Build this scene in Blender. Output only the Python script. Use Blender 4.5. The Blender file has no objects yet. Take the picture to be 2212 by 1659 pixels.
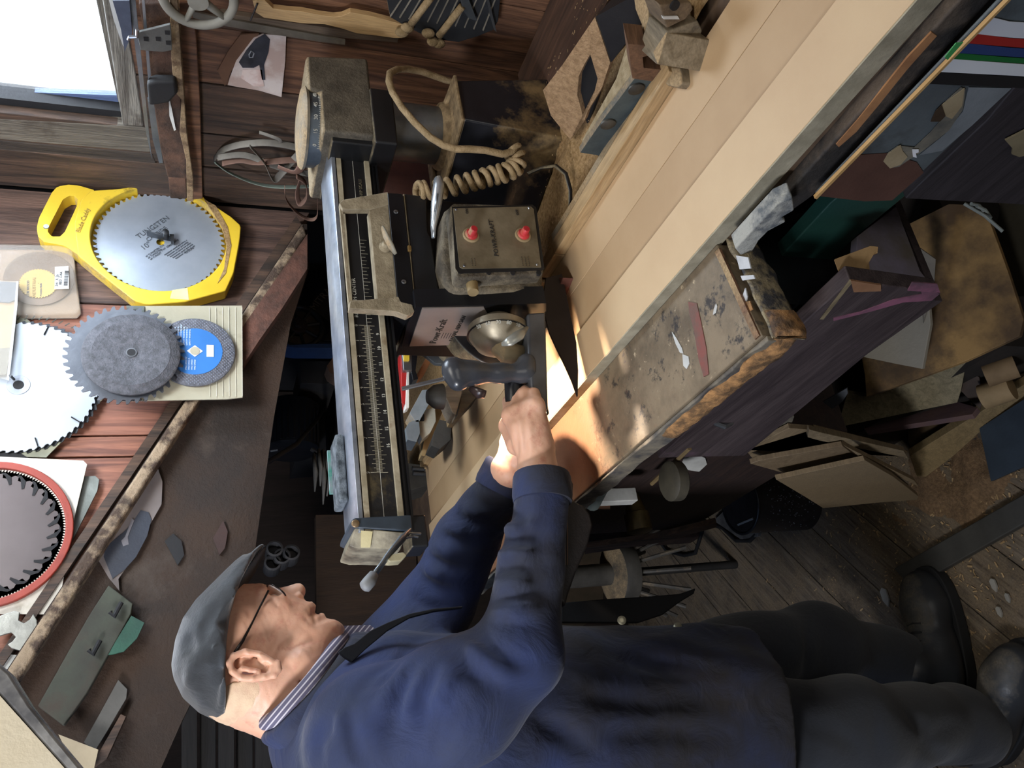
import bpy, bmesh, math, random
import numpy as np
from mathutils.bvhtree import BVHTree
from mathutils import Vector, Matrix
random.seed(7)
PI = math.pi
SC = bpy.context.scene
COL = SC.collection
F = 1838.0            # focal length in pixels of the 2212 px wide frame

# ------------------------------------------------------------------ camera
def _n(v): return v / np.linalg.norm(v)
EY = _n(np.array([-975, 700, -1838.])); EX = np.array([4007, 650, -1838.]); EX = _n(EX - EY * EX.dot(EY)); EZ = np.cross(EX, EY)
M = np.array([EX, EY, EZ]); EYE = np.array([0, 0, 1.5])
cam = bpy.data.cameras.new('camera'); co = bpy.data.objects.new('camera', cam); COL.objects.link(co)
cam.sensor_width = 36; cam.lens = 36 * F / 2212; cam.clip_start = .02; cam.clip_end = 60
right, up, back = M @ np.array([0, -1., 0]), M @ np.array([1., 0, 0]), M @ np.array([0, 0, 1.])
mw = Matrix.Identity(4)
for i in range(3):
    mw[i][0] = right[i]; mw[i][1] = up[i]; mw[i][2] = back[i]; mw[i][3] = EYE[i]
co.matrix_world = mw
SC.camera = co

# ------------------------------------------------------------------ light
SC.view_settings.view_transform = 'Standard'; SC.view_settings.look = 'None'
SC.view_settings.gamma = 1; SC.view_settings.use_curve_mapping = False
SC.view_settings.exposure = 0.0
W = bpy.data.worlds.new('world'); SC.world = W; W.use_nodes = True
bg = W.node_tree.nodes['Background']; bg.inputs[0].default_value = (.80, .90, 1, 1); bg.inputs[1].default_value = 2.2

def area(name, loc, target, size, power, color, sy=None, spread=PI):
    l = bpy.data.lights.new(name, 'AREA'); l.energy = power; l.color = color; l.size = size; l.spread = spread
    if sy: l.shape = 'RECTANGLE'; l.size_y = sy
    o = bpy.data.objects.new(name, l); COL.objects.link(o); o.location = loc
    o.rotation_euler = (Vector(target) - Vector(loc)).to_track_quat('-Z', 'Y').to_euler()
    return o
# daylight: the window in the right wall, a roof light over the bench, an open door behind the viewer, a window on the left
area('window_light', (1.6, 1.15, 2.05), (.2, 1.2, 1.25), .8, 40, (.74, .86, 1), .8)
area('roof_light', (.55, .35, 2.46), (.55, .75, .9), .9, 14.5, (1, .95, .87), .7)
area('blade_wall_fill', (.75, .75, 2.4), (.85, 1.62, 1.75), .4, 6, (.88, .94, 1), .4, math.radians(80))  # added fill aimed at the blade wall, no such window in the room
area('door_light', (.15, -1.5, 1.35), (.5, 1.2, .4), 1.2, 7, (1, .95, .88), 1.0)
area('left_window_light', (-1.25, .45, 2.1), (.10, 1.3, 1.38), .35, 8, (.95, .96, 1), .35, math.radians(75))
area('side_window_light', (-1.3, 1.2, 2.35), (.15, 1.3, 1.2), .5, 8, (.45, .62, 1), .4)

# ------------------------------------------------------------------ pixel rays (2212 x 1659 frame) -> points of the place
def ray(px, py): return M @ np.array([(829.5 - py) / F, -(px - 1106) / F, -1.])
def A(px, py, y):
    r = ray(px, py); return Vector(EYE + (y - EYE[1]) / r[1] * r)
def AX(px, py, x):
    r = ray(px, py); return Vector(EYE + (x - EYE[0]) / r[0] * r)
def AZ(px, py, z):
    r = ray(px, py); return Vector(EYE + (z - EYE[2]) / r[2] * r)
def plane3(a, b, c):
    n = (b - a).cross(c - a).normalized()
    def fn(px, py):
        r = Vector(ray(px, py)); e = Vector(EYE); return e + r * ((a - e).dot(n) / r.dot(n))
    fn.n = n if n.dot(Vector(EYE) - a) > 0 else -n
    return fn

# ------------------------------------------------------------------ materials
def hexc(h):
    h = h.lstrip('#'); v = [int(h[i:i + 2], 16) / 255 for i in (0, 2, 4)]
    return tuple(x / 12.92 if x <= .04045 else ((x + .055) / 1.055) ** 2.4 for x in v) + (1,)
class NT:
    def __init__(s, name):
        s.m = bpy.data.materials.new(name); s.m.use_nodes = True; s.t = s.m.node_tree
        s.b = s.t.nodes['Principled BSDF']; s.tc = s.t.nodes.new('ShaderNodeTexCoord')
        s.oi = s.t.nodes.new('ShaderNodeObjectInfo')
    def add(s, typ, **k):
        n = s.t.nodes.new(typ)
        for a, v in k.items():
            if a.startswith('i_'): n.inputs[a[2:].replace('_', ' ')].default_value = v
            else: setattr(n, a, v)
        return n
    def ln(s, a, b): s.t.links.new(a, b)
    def coords(s, scale=(1, 1, 1), seed=True):
        mp = s.add('ShaderNodeMapping'); mp.inputs['Scale'].default_value = scale
        s.ln(s.tc.outputs['Object'], mp.inputs['Vector'])
        if seed:
            m = s.add('ShaderNodeMath', operation='MULTIPLY'); m.inputs[1].default_value = 37.
            s.ln(s.oi.outputs['Random'], m.inputs[0])
            c = s.add('ShaderNodeCombineXYZ'); s.ln(m.outputs[0], c.inputs[0]); s.ln(m.outputs[0], c.inputs[2])
            s.ln(c.outputs[0], mp.inputs['Location'])
        return mp.outputs[0]
    def noise(s, vec, scale, detail=4, rough=.6, dist=0):
        n = s.add('ShaderNodeTexNoise'); n.inputs['Scale'].default_value = scale; n.inputs['Detail'].default_value = detail
        n.inputs['Roughness'].default_value = rough; n.inputs['Distortion'].default_value = dist
        s.ln(vec, n.inputs['Vector']); return n.outputs['Fac']
    def ramp(s, fac, a, b, ca=(0, 0, 0, 1), cb=(1, 1, 1, 1)):
        r = s.add('ShaderNodeValToRGB'); e = r.color_ramp.elements
        e[0].position = a; e[1].position = b; e[0].color = ca; e[1].color = cb
        s.ln(fac, r.inputs[0]); return r.outputs[0]
    def mix(s, fac, a, b, mode='MIX'):
        m = s.add('ShaderNodeMix', data_type='RGBA', blend_type=mode)
        for sock, v in ((m.inputs[0], fac), (m.inputs[6], a), (m.inputs[7], b)):
            if isinstance(v, (tuple, float, int)): sock.default_value = v
            else: s.ln(v, sock)
        return m.outputs[2]
MC = {}
DUST = hexc('#b49a74')
def mat(name, col, col2=None, rough=.6, metal=0, vs=14, vr=(.35, .65), bump=.15, bs=80, dust=0, dirt=0, dirtcol='#3a3028', grain=None,
        alpha=1, trans=0, emit=0, sheen=0, sss=0, coat=0, dustcol=None, top=.35, fine=0):
    if name in MC: return MC[name]
    s = NT(name); col = hexc(col); c2 = hexc(col2) if col2 else tuple(x * .62 for x in col[:3]) + (1,)
    if grain:
        sc = {'X': (1, 14, 14), 'Y': (14, 1, 14), 'Z': (14, 14, 1)}[grain]
        v = s.coords(sc); nz = s.noise(v, vs * .22, 5, .62, 1.2)
        v2 = s.coords(tuple(4 * q for q in sc)); nf = s.noise(v2, vs * .5, 3, .5)
        fac = s.ramp(nz, vr[0], vr[1]); base = s.mix(fac, c2, col)
        ff = s.ramp(nf, .35, .6, (.72, .72, .72, 1), (1, 1, 1, 1)); base = s.mix(.75, base, ff, 'MULTIPLY')
        bf = nf
    else:
        v = s.coords(); nz = s.noise(v, vs, 6, .6); fac = s.ramp(nz, vr[0], vr[1]); base = s.mix(fac, c2, col)
        bf = s.noise(v, bs, 4, .65)
        if fine:
            ff = s.ramp(bf, .35, .65, (1 - fine, 1 - fine, 1 - fine, 1), (1, 1, 1, 1)); base = s.mix(1., base, ff, 'MULTIPLY')
    rr = rough
    if dirt:
        v = s.coords(); d = s.ramp(s.noise(v, 5, 8, .7), .62 - dirt * .35, .72 - dirt * .2); base = s.mix(d, base, hexc(dirtcol))
    if dust:
        geo = s.add('ShaderNodeNewGeometry'); sx = s.add('ShaderNodeSeparateXYZ'); s.ln(geo.outputs['Normal'], sx.inputs[0])
        v = s.coords(); dn = s.noise(v, 16, 8, .75)
        m1 = s.add('ShaderNodeMapRange'); m1.inputs[1].default_value = top - .45; m1.inputs[2].default_value = top + .3
        m1.inputs[3].default_value = .0; m1.inputs[4].default_value = 1.; s.ln(sx.outputs[2], m1.inputs[0])
        a1 = s.add('ShaderNodeMath', operation='MULTIPLY_ADD'); s.ln(m1.outputs[0], a1.inputs[0]); a1.inputs[1].default_value = .62; a1.inputs[2].default_value = dust - .62
        a2 = s.add('ShaderNodeMath', operation='ADD'); s.ln(a1.outputs[0], a2.inputs[0]); s.ln(dn, a2.inputs[1])
        f = s.ramp(a2.outputs[0], .42, .68)
        dc = hexc(dustcol) if dustcol else DUST
        dn2 = s.noise(v, 260, 3, .6); dcol = s.mix(s.ramp(dn2, .3, .7), tuple(x * .5 for x in dc[:3]) + (1,), dc)
        base = s.mix(f, base, dcol)
        mr = s.add('ShaderNodeMapRange'); mr.inputs[3].default_value = rough; mr.inputs[4].default_value = .95; s.ln(f, mr.inputs[0])
        s.ln(mr.outputs[0], s.b.inputs['Roughness']); rr = None
        if metal:
            mm = s.add('ShaderNodeMapRange'); mm.inputs[3].default_value = metal; mm.inputs[4].default_value = 0; s.ln(f, mm.inputs[0])
            s.ln(mm.outputs[0], s.b.inputs['Metallic'])
    s.ln(base, s.b.inputs['Base Color'])
    if rr is not None:
        s.b.inputs['Roughness'].default_value = rr; s.b.inputs['Metallic'].default_value = metal
    if bump:
        bn = s.add('ShaderNodeBump'); bn.inputs['Strength'].default_value = bump; bn.inputs['Distance'].default_value = .004
        s.ln(bf, bn.inputs['Height']); s.ln(bn.outputs[0], s.b.inputs['Normal'])
    if alpha < 1: s.b.inputs['Alpha'].default_value = alpha
    if trans: s.b.inputs['Transmission Weight'].default_value = trans
    if sheen: s.b.inputs['Sheen Weight'].default_value = sheen; s.b.inputs['Sheen Roughness'].default_value = .6
    if sss: s.b.inputs['Subsurface Weight'].default_value = sss; s.b.inputs['Subsurface Radius'].default_value = (.012, .005, .003)
    if coat: s.b.inputs['Coat Weight'].default_value = coat
    if emit: s.b.inputs['Emission Color'].default_value = col; s.b.inputs['Emission Strength'].default_value = emit
    MC[name] = s.m; return s.m

# ------------------------------------------------------------------ mesh builder
class MB:
    def __init__(s): s.v = []; s.f = []
    def add(s, vs, fs):
        b = len(s.v); s.v += [tuple(p) for p in vs]; s.f += [tuple(b + i for i in q) for q in fs]; return s
    def hexa(s, p):   # 8 points: bottom 4, top 4
        return s.add(p, [(3, 2, 1, 0), (4, 5, 6, 7), (0, 1, 5, 4), (1, 2, 6, 5), (2, 3, 7, 6), (3, 0, 4, 7)])
    def box(s, lo, hi):
        x0, y0, z0 = lo; x1, y1, z1 = hi
        return s.hexa([(x0, y0, z0), (x1, y0, z0), (x1, y1, z0), (x0, y1, z0), (x0, y0, z1), (x1, y0, z1), (x1, y1, z1), (x0, y1, z1)])
    def obox(s, c, size, R):
        h = [q / 2 for q in size]; c = Vector(c)
        return s.hexa([c + R @ Vector((sx * h[0], sy * h[1], sz * h[2])) for sz in (-1, 1) for sx, sy in ((-1, -1), (1, -1), (1, 1), (-1, 1))])
    def prism(s, pts, vec):
        n = len(pts); vec = Vector(vec); a = [Vector(p) for p in pts]; b = [p + vec for p in a]
        nn = Vector((0, 0, 0))
        for i in range(n): nn += a[i].cross(a[(i + 1) % n])
        if nn.dot(vec) > 0: fs = [tuple(reversed(range(n))), tuple(range(n, 2 * n))] + [(i, (i + 1) % n, n + (i + 1) % n, n + i) for i in range(n)]
        else: fs = [tuple(range(n)), tuple(reversed(range(n, 2 * n)))] + [(n + i, n + (i + 1) % n, (i + 1) % n, i) for i in range(n)]
        return s.add(a + b, fs)
    def ringprism(s, outer, inner, vec):   # closed band between two loops of equal length, extruded
        n = len(outer); vec = Vector(vec); o = [Vector(p) for p in outer]; q = [Vector(p) for p in inner]
        vs = o + q + [p + vec for p in o] + [p + vec for p in q]; fs = []
        for i in range(n):
            j = (i + 1) % n
            fs += [(i, j, n + j, n + i), (2 * n + i, 3 * n + i, 3 * n + j, 2 * n + j), (i, 2 * n + i, 2 * n + j, j), (n + i, n + j, 3 * n + j, 3 * n + i)]
        return s.add(vs, fs)
    def tube(s, path, r, seg=10, cap=True, closed=False, flat=None):
        path = [Vector(p) for p in path]; n = len(path); rs = r if isinstance(r, (list, tuple)) else [r] * n
        rings = []; prev = None
        for i, p in enumerate(path):
            a = path[(i - 1) % n] if (closed or i > 0) else p; b = path[(i + 1) % n] if (closed or i < n - 1) else p
            t = (b - a).normalized()
            if prev is None:
                u = t.cross(Vector((0, 0, 1)))
                if u.length < .1: u = t.cross(Vector((1, 0, 0)))
                u.normalize()
            else:
                u = prev - t * prev.dot(t)
                u.normalize()
            prev = u; w = t.cross(u); fl = flat or 1
            rings.append([p + (u * math.cos(2 * PI * k / seg) + w * math.sin(2 * PI * k / seg) * fl) * rs[i] for k in range(seg)])
        vs = [q for R in rings for q in R]; fs = []
        for i in range(n if closed else n - 1):
            for k in range(seg):
                a, b = i * seg, ((i + 1) % n) * seg; k2 = (k + 1) % seg
                fs.append((a + k, a + k2, b + k2, b + k))
        if cap and not closed: fs += [tuple(reversed(range(seg))), tuple(range((n - 1) * seg, n * seg))]
        return s.add(vs, fs)
    def cyl(s, a, b, r0, r1=None, seg=24):
        return s.tube([a, b], [r0, r0 if r1 is None else r1], seg)
    def lathe(s, o, axis, prof, seg=28):   # prof: (height along the axis, radius)
        axis = Vector(axis).normalized(); u = axis.orthogonal().normalized(); w = axis.cross(u); o = Vector(o)
        vs = []; n = len(prof)
        for h, r in prof: vs += [o + axis * h + (u * math.cos(2 * PI * k / seg) + w * math.sin(2 * PI * k / seg)) * max(r, 1e-5) for k in range(seg)]
        fs = [(i * seg + k, i * seg + (k + 1) % seg, (i + 1) * seg + (k + 1) % seg, (i + 1) * seg + k) for i in range(n - 1) for k in range(seg)]
        fs += [tuple(reversed(range(seg))), tuple(range((n - 1) * seg, n * seg))]
        return s.add(vs, fs)
    def ball(s, c, r, seg=16, rings=9):
        rr = r if isinstance(r, (tuple, list)) else (r, r, r); c = Vector(c); vs = []; fs = []
        for i in range(rings + 1):
            t = PI * i / rings
            for k in range(seg):
                p = 2 * PI * k / seg; vs.append(c + Vector((rr[0] * math.sin(t) * math.cos(p), rr[1] * math.sin(t) * math.sin(p), rr[2] * math.cos(t))))
        for i in range(rings):
            for k in range(seg): fs.append((i * seg + k, (i + 1) * seg + k, (i + 1) * seg + (k + 1) % seg, i * seg + (k + 1) % seg))
        return s.add(vs, fs)
    def build(s, name, m, parent=None, smooth=False, bevel=0, sub=0):
        v = np.array(s.v, dtype=np.float64); c = (v.min(0) + v.max(0)) / 2; me = bpy.data.meshes.new(name)
        me.from_pydata([tuple(p) for p in (v - c)], [], s.f); me.update()
        if smooth == 'auto':
            me.shade_auto_smooth() if False else None
            me.polygons.foreach_set('use_smooth', [True] * len(me.polygons)); me.update()
        elif smooth: me.polygons.foreach_set('use_smooth', [True] * len(me.polygons)); me.update()
        o = bpy.data.objects.new(name, me); COL.objects.link(o); me.materials.append(m)
        setp(o, c, parent)
        if bevel:
            b = o.modifiers.new('b', 'BEVEL'); b.width = bevel; b.segments = 2; b.limit_method = 'ANGLE'; b.angle_limit = .7
        if smooth == 'auto' or bevel:
            try:
                me.polygons.foreach_set('use_smooth', [True] * len(me.polygons))
                if bevel: o.modifiers['b'].harden_normals = True
                me.set_sharp_from_angle(angle=.7)
            except Exception: pass
        return o
WL = {}
def setp(o, c, parent):
    c = Vector(c); WL[o.name] = c
    if parent is not None: o.parent = parent; o.location = c - WL[parent.name]
    else: o.location = c
def thing(name, label, cat, loc, group=None):
    o = bpy.data.objects.new(name, None); COL.objects.link(o); o.empty_display_size = .05
    o.location = loc; WL[o.name] = Vector(loc); o['label'] = label; o['category'] = cat
    if group: o['group'] = group
    return o
def tag(o, label, cat, group=None, kind=None):
    o['label'] = label; o['category'] = cat
    if group: o['group'] = group
    if kind: o['kind'] = kind
    return o
def struct(o, label=None):
    o['kind'] = 'structure'
    if label: o['label'] = label
    return o
def rot(ax, deg): return Matrix.Rotation(math.radians(deg), 3, ax)
def text(s, o, rgt, upv, size, m, parent=None, name='lettering', ext=.0004, align='LEFT', sx=1):
    c = bpy.data.curves.new(name, 'FONT'); c.body = s; c.size = size; c.extrude = ext; c.align_x = align; c.resolution_u = 2
    t = bpy.data.objects.new(name, c); COL.objects.link(t); c.materials.append(m)
    r = Vector(rgt).normalized(); n = r.cross(Vector(upv)).normalized(); u = n.cross(r)
    R = Matrix((r * sx, u, n)).transposed()
    bpy.context.view_layer.update()
    me = bpy.data.meshes.new_from_object(t.evaluated_get(bpy.context.evaluated_depsgraph_get()))
    bpy.data.objects.remove(t)
    if not len(me.vertices): return None
    me.transform((R.to_4x4())); me.name = name
    ob = bpy.data.objects.new(name, me); COL.objects.link(ob); setp(ob, o, parent); return ob
def px_slab(name, pts, fn, vec, m, parent=None, bevel=0):   # a slab whose outline lies on a plane of the place
    return MB().prism([fn(*p) for p in pts], vec).build(name, m, parent, bevel=bevel)

# ------------------------------------------------------------------ signed distance modelling (surface nets) for soft shapes
def surfnet(D, lo, h):
    S = D < 0; nx, ny, nz = D.shape
    c = np.zeros((nx - 1, ny - 1, nz - 1), np.int8)
    for i in (0, 1):
        for j in (0, 1):
            for k in (0, 1): c += S[i:nx - 1 + i, j:ny - 1 + j, k:nz - 1 + k]
    act = (c > 0) & (c < 8); idx = -np.ones(c.shape, np.int64); cells = np.argwhere(act); idx[act] = np.arange(len(cells))
    acc = np.zeros((len(cells), 3)); cnt = np.zeros(len(cells)); I = cells
    for ax in range(3):
        o1, o2 = [q for q in range(3) if q != ax]
        for a in (0, 1):
            for b in (0, 1):
                p = I.copy(); p[:, o1] += a; p[:, o2] += b; q = p.copy(); q[:, ax] += 1
                d0 = D[p[:, 0], p[:, 1], p[:, 2]]; d1 = D[q[:, 0], q[:, 1], q[:, 2]]; m = (d0 < 0) != (d1 < 0)
                t = d0[m] / (d0[m] - d1[m]); pt = p[m].astype(float); pt[:, ax] += t; acc[m] += pt; cnt[m] += 1
    V = acc / cnt[:, None] * h + np.array(lo); faces = []
    for ax in range(3):
        o1, o2 = (ax + 1) % 3, (ax + 2) % 3
        sl0 = [slice(None)] * 3; sl1 = [slice(None)] * 3; sl0[ax] = slice(0, -1); sl1[ax] = slice(1, None)
        s0, s1 = S[tuple(sl0)], S[tuple(sl1)]
        for flip, mk in ((0, s0 & ~s1), (1, ~s0 & s1)):
            e = np.argwhere(mk); e = e[(e[:, o1] > 0) & (e[:, o2] > 0) & (e[:, o1] < D.shape[o1] - 1) & (e[:, o2] < D.shape[o2] - 1)]
            if not len(e): continue
            def g(a, b):
                q = e.copy(); q[:, o1] += a; q[:, o2] += b; return idx[q[:, 0], q[:, 1], q[:, 2]]
            qd = np.stack([g(-1, -1), g(0, -1), g(0, 0), g(-1, 0)], 1)
            faces.append(qd[:, ::-1] if flip else qd)
    return V, np.concatenate(faces)
class G:
    """A distance field on a grid; each shape is evaluated only in the window round it."""
    def __init__(s, lo, hi, h):
        s.lo = lo; s.h = h; s.n = [int(math.ceil((b - a) / h)) + 1 for a, b in zip(lo, hi)]
        ax = [np.float32(lo[i]) + np.arange(s.n[i], dtype=np.float32) * np.float32(h) for i in range(3)]
        s.X, s.Y, s.Z = ax[0][:, None, None], ax[1][None, :, None], ax[2][None, None, :]
        s.D = np.full(s.n, 9., np.float32)
    def win(s, lo, hi):
        sl = []
        for i in range(3):
            a = int((lo[i] - s.lo[i]) / s.h) - 1; b = int((hi[i] - s.lo[i]) / s.h) + 3; sl.append(slice(max(0, min(a, s.n[i])), max(0, min(b, s.n[i]))))
        return tuple(sl), s.X[sl[0]], s.Y[:, sl[1]], s.Z[:, :, sl[2]]
    def capd(s, a, b, r1, r2, sy=1., m=.05):
        a = [float(q) for q in a]; b = [float(q) for q in b]; R = max(r1, r2) + m
        sl, X, Y, Z = s.win([min(p, q) - R for p, q in zip(a, b)], [max(p, q) + R for p, q in zip(a, b)])
        ax, ay, az = X - a[0], (Y - a[1]) * sy, Z - a[2]; d = (b[0] - a[0], (b[1] - a[1]) * sy, b[2] - a[2])
        L = sum(q * q for q in d) + 1e-12; t = np.clip((ax * d[0] + ay * d[1] + az * d[2]) / L, 0, 1)
        return sl, np.sqrt((ax - t * d[0]) ** 2 + (ay - t * d[1]) ** 2 + (az - t * d[2]) ** 2) - (r1 + (r2 - r1) * t)
    def elld(s, c, r, R=None, m=.035):
        q = max(r) + m; sl, X, Y, Z = s.win([v - q for v in c], [v + q for v in c]); x, y, z = X - float(c[0]), Y - float(c[1]), Z - float(c[2])
        if R is not None:
            R = R.transposed(); x, y, z = [R[i][0] * x + R[i][1] * y + R[i][2] * z for i in range(3)]
        k0 = np.sqrt((x / r[0]) ** 2 + (y / r[1]) ** 2 + (z / r[2]) ** 2); k1 = np.sqrt((x / r[0] ** 2) ** 2 + (y / r[1] ** 2) ** 2 + (z / r[2] ** 2) ** 2) + 1e-9
        return sl, k0 * (k0 - 1) / k1
    def polyd(s, pts, y0, W, c, p=2.):     # outline in the plane y=y0, swelling sideways to half width W, shrinking towards c
        xs = [q[0] for q in pts]; zs = [q[1] for q in pts]
        sl, X, Y, Z = s.win((min(xs) - .03, y0 - W - .03, min(zs) - .03), (max(xs) + .03, y0 + W + .03, max(zs) + .03))
        t = np.abs(Y - y0) / W; sc = np.clip(1 - t ** p, 1e-3, 1) ** (1 / p)
        x = (X - c[0]) / sc + c[0] + 0 * Z; z = (Z - c[1]) / sc + c[1] + 0 * X; n = len(pts); d = np.full(x.shape, 9., np.float32); sg = np.zeros(x.shape, bool)
        for i in range(n):
            x0, z0 = pts[i]; x1, z1 = pts[(i + 1) % n]; ex, ez = x1 - x0, z1 - z0
            tt = np.clip(((x - x0) * ex + (z - z0) * ez) / (ex * ex + ez * ez + 1e-12), 0, 1)
            d = np.minimum(d, (x - x0 - tt * ex) ** 2 + (z - z0 - tt * ez) ** 2)
            if abs(ez) > 1e-9: sg ^= ((z0 > z) != (z1 > z)) & (x < ex * (z - z0) / ez + x0)
        d = np.sqrt(d) * sc; d = np.where(sg, -d, d); return sl, np.where(t > 1, np.maximum(d, (t - 1) * W + .0005), d)
    def u(s, d, k=.01):
        sl, d = d; D = s.D[sl]; h = np.clip(k - np.abs(D - d), 0, None) / k; s.D[sl] = np.minimum(D, d) - h * h * k * .25; return s
    def sub(s, d, k=.005):
        sl, d = d; d = -d; D = s.D[sl]; h = np.clip(k - np.abs(D - d), 0, None) / k; s.D[sl] = np.maximum(D, d) + h * h * k * .25; return s
    def cap(s, a, b, r1, r2=None, k=.01, sy=1.): return s.u(s.capd(a, b, r1, r1 if r2 is None else r2, sy), k)
    def ell(s, c, r, k=.01, R=None): return s.u(s.elld(c, r, R), k)
    def folds(s, lst):      # creases (depth > 0) and ridges (depth < 0) along lines seen on the surface: (pixels, depth, width)
        V, Fc = surfnet(s.D, s.lo, s.h); bv = BVHTree.FromPolygons(V.tolist(), Fc.tolist())
        for pts, dep, w in lst:
            P = []
            for i in range(len(pts) - 1):
                for k in range(3): P.append([pts[i][j] + (pts[i + 1][j] - pts[i][j]) * k / 3 for j in (0, 1)])
            P.append(pts[-1]); hits = []
            for q in P:
                h_ = bv.ray_cast(Vector(EYE), Vector(ray(q[0], q[1])).normalized())
                if h_[0] is not None: hits.append(h_[0])
            n = len(hits) - 1
            if n < 1: continue
            best = {}
            lo = [min(h[j] for h in hits) - 2.2 * w for j in range(3)]; hi = [max(h[j] for h in hits) + 2.2 * w for j in range(3)]
            sl, X, Y, Z = s.win(lo, hi); E = np.zeros(s.D[sl].shape, np.float32)
            for i in range(n):
                a, b = hits[i], hits[i + 1]
                if (b - a).length > .08: continue
                d = b - a; L = d.length_squared + 1e-12; ax, ay, az = X - a.x, Y - a.y, Z - a.z; t = np.clip((ax * d.x + ay * d.y + az * d.z) / L, 0, 1)
                r2 = (ax - t * d.x) ** 2 + (ay - t * d.y) ** 2 + (az - t * d.z) ** 2; f = (i + t) / n
                E = np.maximum(E, np.exp(-r2 / (w * w)) * np.clip(4 * f * (1 - f) + .15, 0, 1))
            s.D[sl] += np.float32(dep) * E
        return s
    def mb(s, out=None, it=2):
        D = s.D; D[0], D[-1] = 9, 9; D[:, 0] = 9; D[:, -1] = 9; D[:, :, 0] = 9; D[:, :, -1] = 9
        V, Fc = surfnet(D, s.lo, s.h); ed = np.concatenate([Fc[:, [0, 1]], Fc[:, [1, 2]], Fc[:, [2, 3]], Fc[:, [3, 0]]])
        cnt = np.bincount(ed[:, 0], minlength=len(V)) + np.bincount(ed[:, 1], minlength=len(V))
        for _ in range(it):
            acc = np.stack([np.bincount(ed[:, 0], V[ed[:, 1], j], len(V)) + np.bincount(ed[:, 1], V[ed[:, 0], j], len(V)) for j in range(3)], 1); V = .4 * V + .6 * acc / np.maximum(cnt, 1)[:, None]
        out = out or MB(); return out.add(V.tolist(), Fc.tolist())
# ================================================================== room
wood_dark = mat('wood_dark', '#5a4436', '#2c221c', grain='Z', rough=.75, bump=.3, dirt=.3)
wood_brown = mat('wood_brown', '#8a6248', '#4a3226', grain='Z', rough=.65, bump=.3, dust=.12)
wood_red = mat('wood_red', '#a06a54', '#5c382e', grain='Z', rough=.6, bump=.3, vs=9)
floorm = mat('floor_wood', '#857867', '#3d362f', grain='X', rough=.8, bump=.6, dirt=.25, vs=22, dirtcol='#2a2724', dust=.05, dustcol='#8a7860')
black = mat('blackness', '#17171a', '#0d0d10', rough=.8)
mdf = mat('mdf', '#c4a782', '#b99b75', vs=5, rough=.6, bump=.06, bs=400)
mdf2 = mat('mdf_light', '#cfb48e', '#c5a883', vs=5, rough=.6, bump=.06, bs=400)
sawdust = mat('sawdust', '#b3946a', '#84683f', vs=180, rough=.95, bump=.8, bs=300)
pale = mat('pale_wood', '#c3a67c', '#a88a60', grain='Y', rough=.6)
paleX = mat('pale_wood_x', '#bfa27a', '#9c7f58', grain='X', rough=.6)
steel = mat('steel', '#a9adb2', '#7d8187', rough=.32, metal=.9, vs=6, bump=.03)
steeld = mat('steel_dark', '#55585c', '#3a3c40', rough=.45, metal=.8, vs=10, bump=.1)

# floor: boards laid at 38 degrees
fl = struct(MB().box((-1.7, -1.7, -.06), (1.43, 3.6, -.012)).build('floor', black), 'dark worn plank floor with sawdust')
fang = math.radians(38.5); fd = Vector((math.cos(fang), math.sin(fang), 0)); fn_ = Vector((-fd.y, fd.x, 0))
def clipseg(off, w):
    P = []
    o = fn_ * off + Vector((0.2, 1.2, 0)); lo, hi = -9, 9
    for a, (mn, mx) in enumerate(((-1.69, 1.24), (-1.6, 3.5))):
        t0, t1 = (mn - o[a]) / fd[a], (mx - o[a]) / fd[a]; lo = max(lo, min(t0, t1)); hi = min(hi, max(t0, t1))
    return lo, hi
off = -2.0
while off < 2.2:
    w = random.uniform(.105, .15); lo_, hi_ = clipseg(off + w / 2, w)
    if hi_ - lo_ > .3:
        cuts = [lo_, hi_]
        if random.random() < .6: cuts.insert(1, random.uniform(lo_ + .2, hi_ - .1))
        for a, b in zip(cuts[:-1], cuts[1:]):
            c = fn_ * (off + w / 2) + Vector((.2, 1.2, 0)) + fd * (a + b) / 2; z = random.uniform(-.0015, .0)
            mbx = MB().box((-(b - a) / 2 + .001, -w / 2 + .0010, -.011 + z), ((b - a) / 2 - .001, w / 2 - .0010, z - .0005))
            o = mbx.build('floor_board', floorm, fl, bevel=.002); o.location = c + Vector((0, 0, -.006)) - WL[fl.name]; o.rotation_euler.z = fang
    off += w
# shaving litter and sawdust drift on the floor
rs = random.Random(3); lt = MB()
def chip(mb_, p, s, rs):
    R = Matrix.Rotation(rs.uniform(0, 6.3), 3, 'Z') @ Matrix.Rotation(rs.uniform(-.4, .4), 3, 'X')
    mb_.obox(p, (s * rs.uniform(.5, 2.5), s * rs.uniform(.3, .8), s * .2), R)
for i in range(1500):
    x = rs.gauss(.42, .2); y = rs.gauss(1.35, .22); chip(lt, (x, y, .002), rs.uniform(.001, .0055), rs)
for i in range(160):
    chip(lt, (rs.uniform(-.2, 1), rs.uniform(.9, 2.4), .002), rs.uniform(.001, .005), rs)
tag(lt.build('wood_shavings', pale), 'pale wood shavings and chips scattered over the plank floor', 'shavings', kind='stuff')
def heap(name, f, lo, hi, n, m, base):
    xs = np.linspace(lo[0], hi[0], n); ys = np.linspace(lo[1], hi[1], n); vs = [(x, y, base + f(x, y)) for x in xs for y in ys]
    fs = [(i * n + j, (i + 1) * n + j, (i + 1) * n + j + 1, i * n + j + 1) for i in range(n - 1) for j in range(n - 1)]
    return MB().add(vs, fs).build(name, m, smooth=True)
from mathutils import noise as mn
def nz(x, y, s, seed=0): return mn.fractal(Vector((x * s, y * s, seed)), .6, 2, 5)
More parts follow.
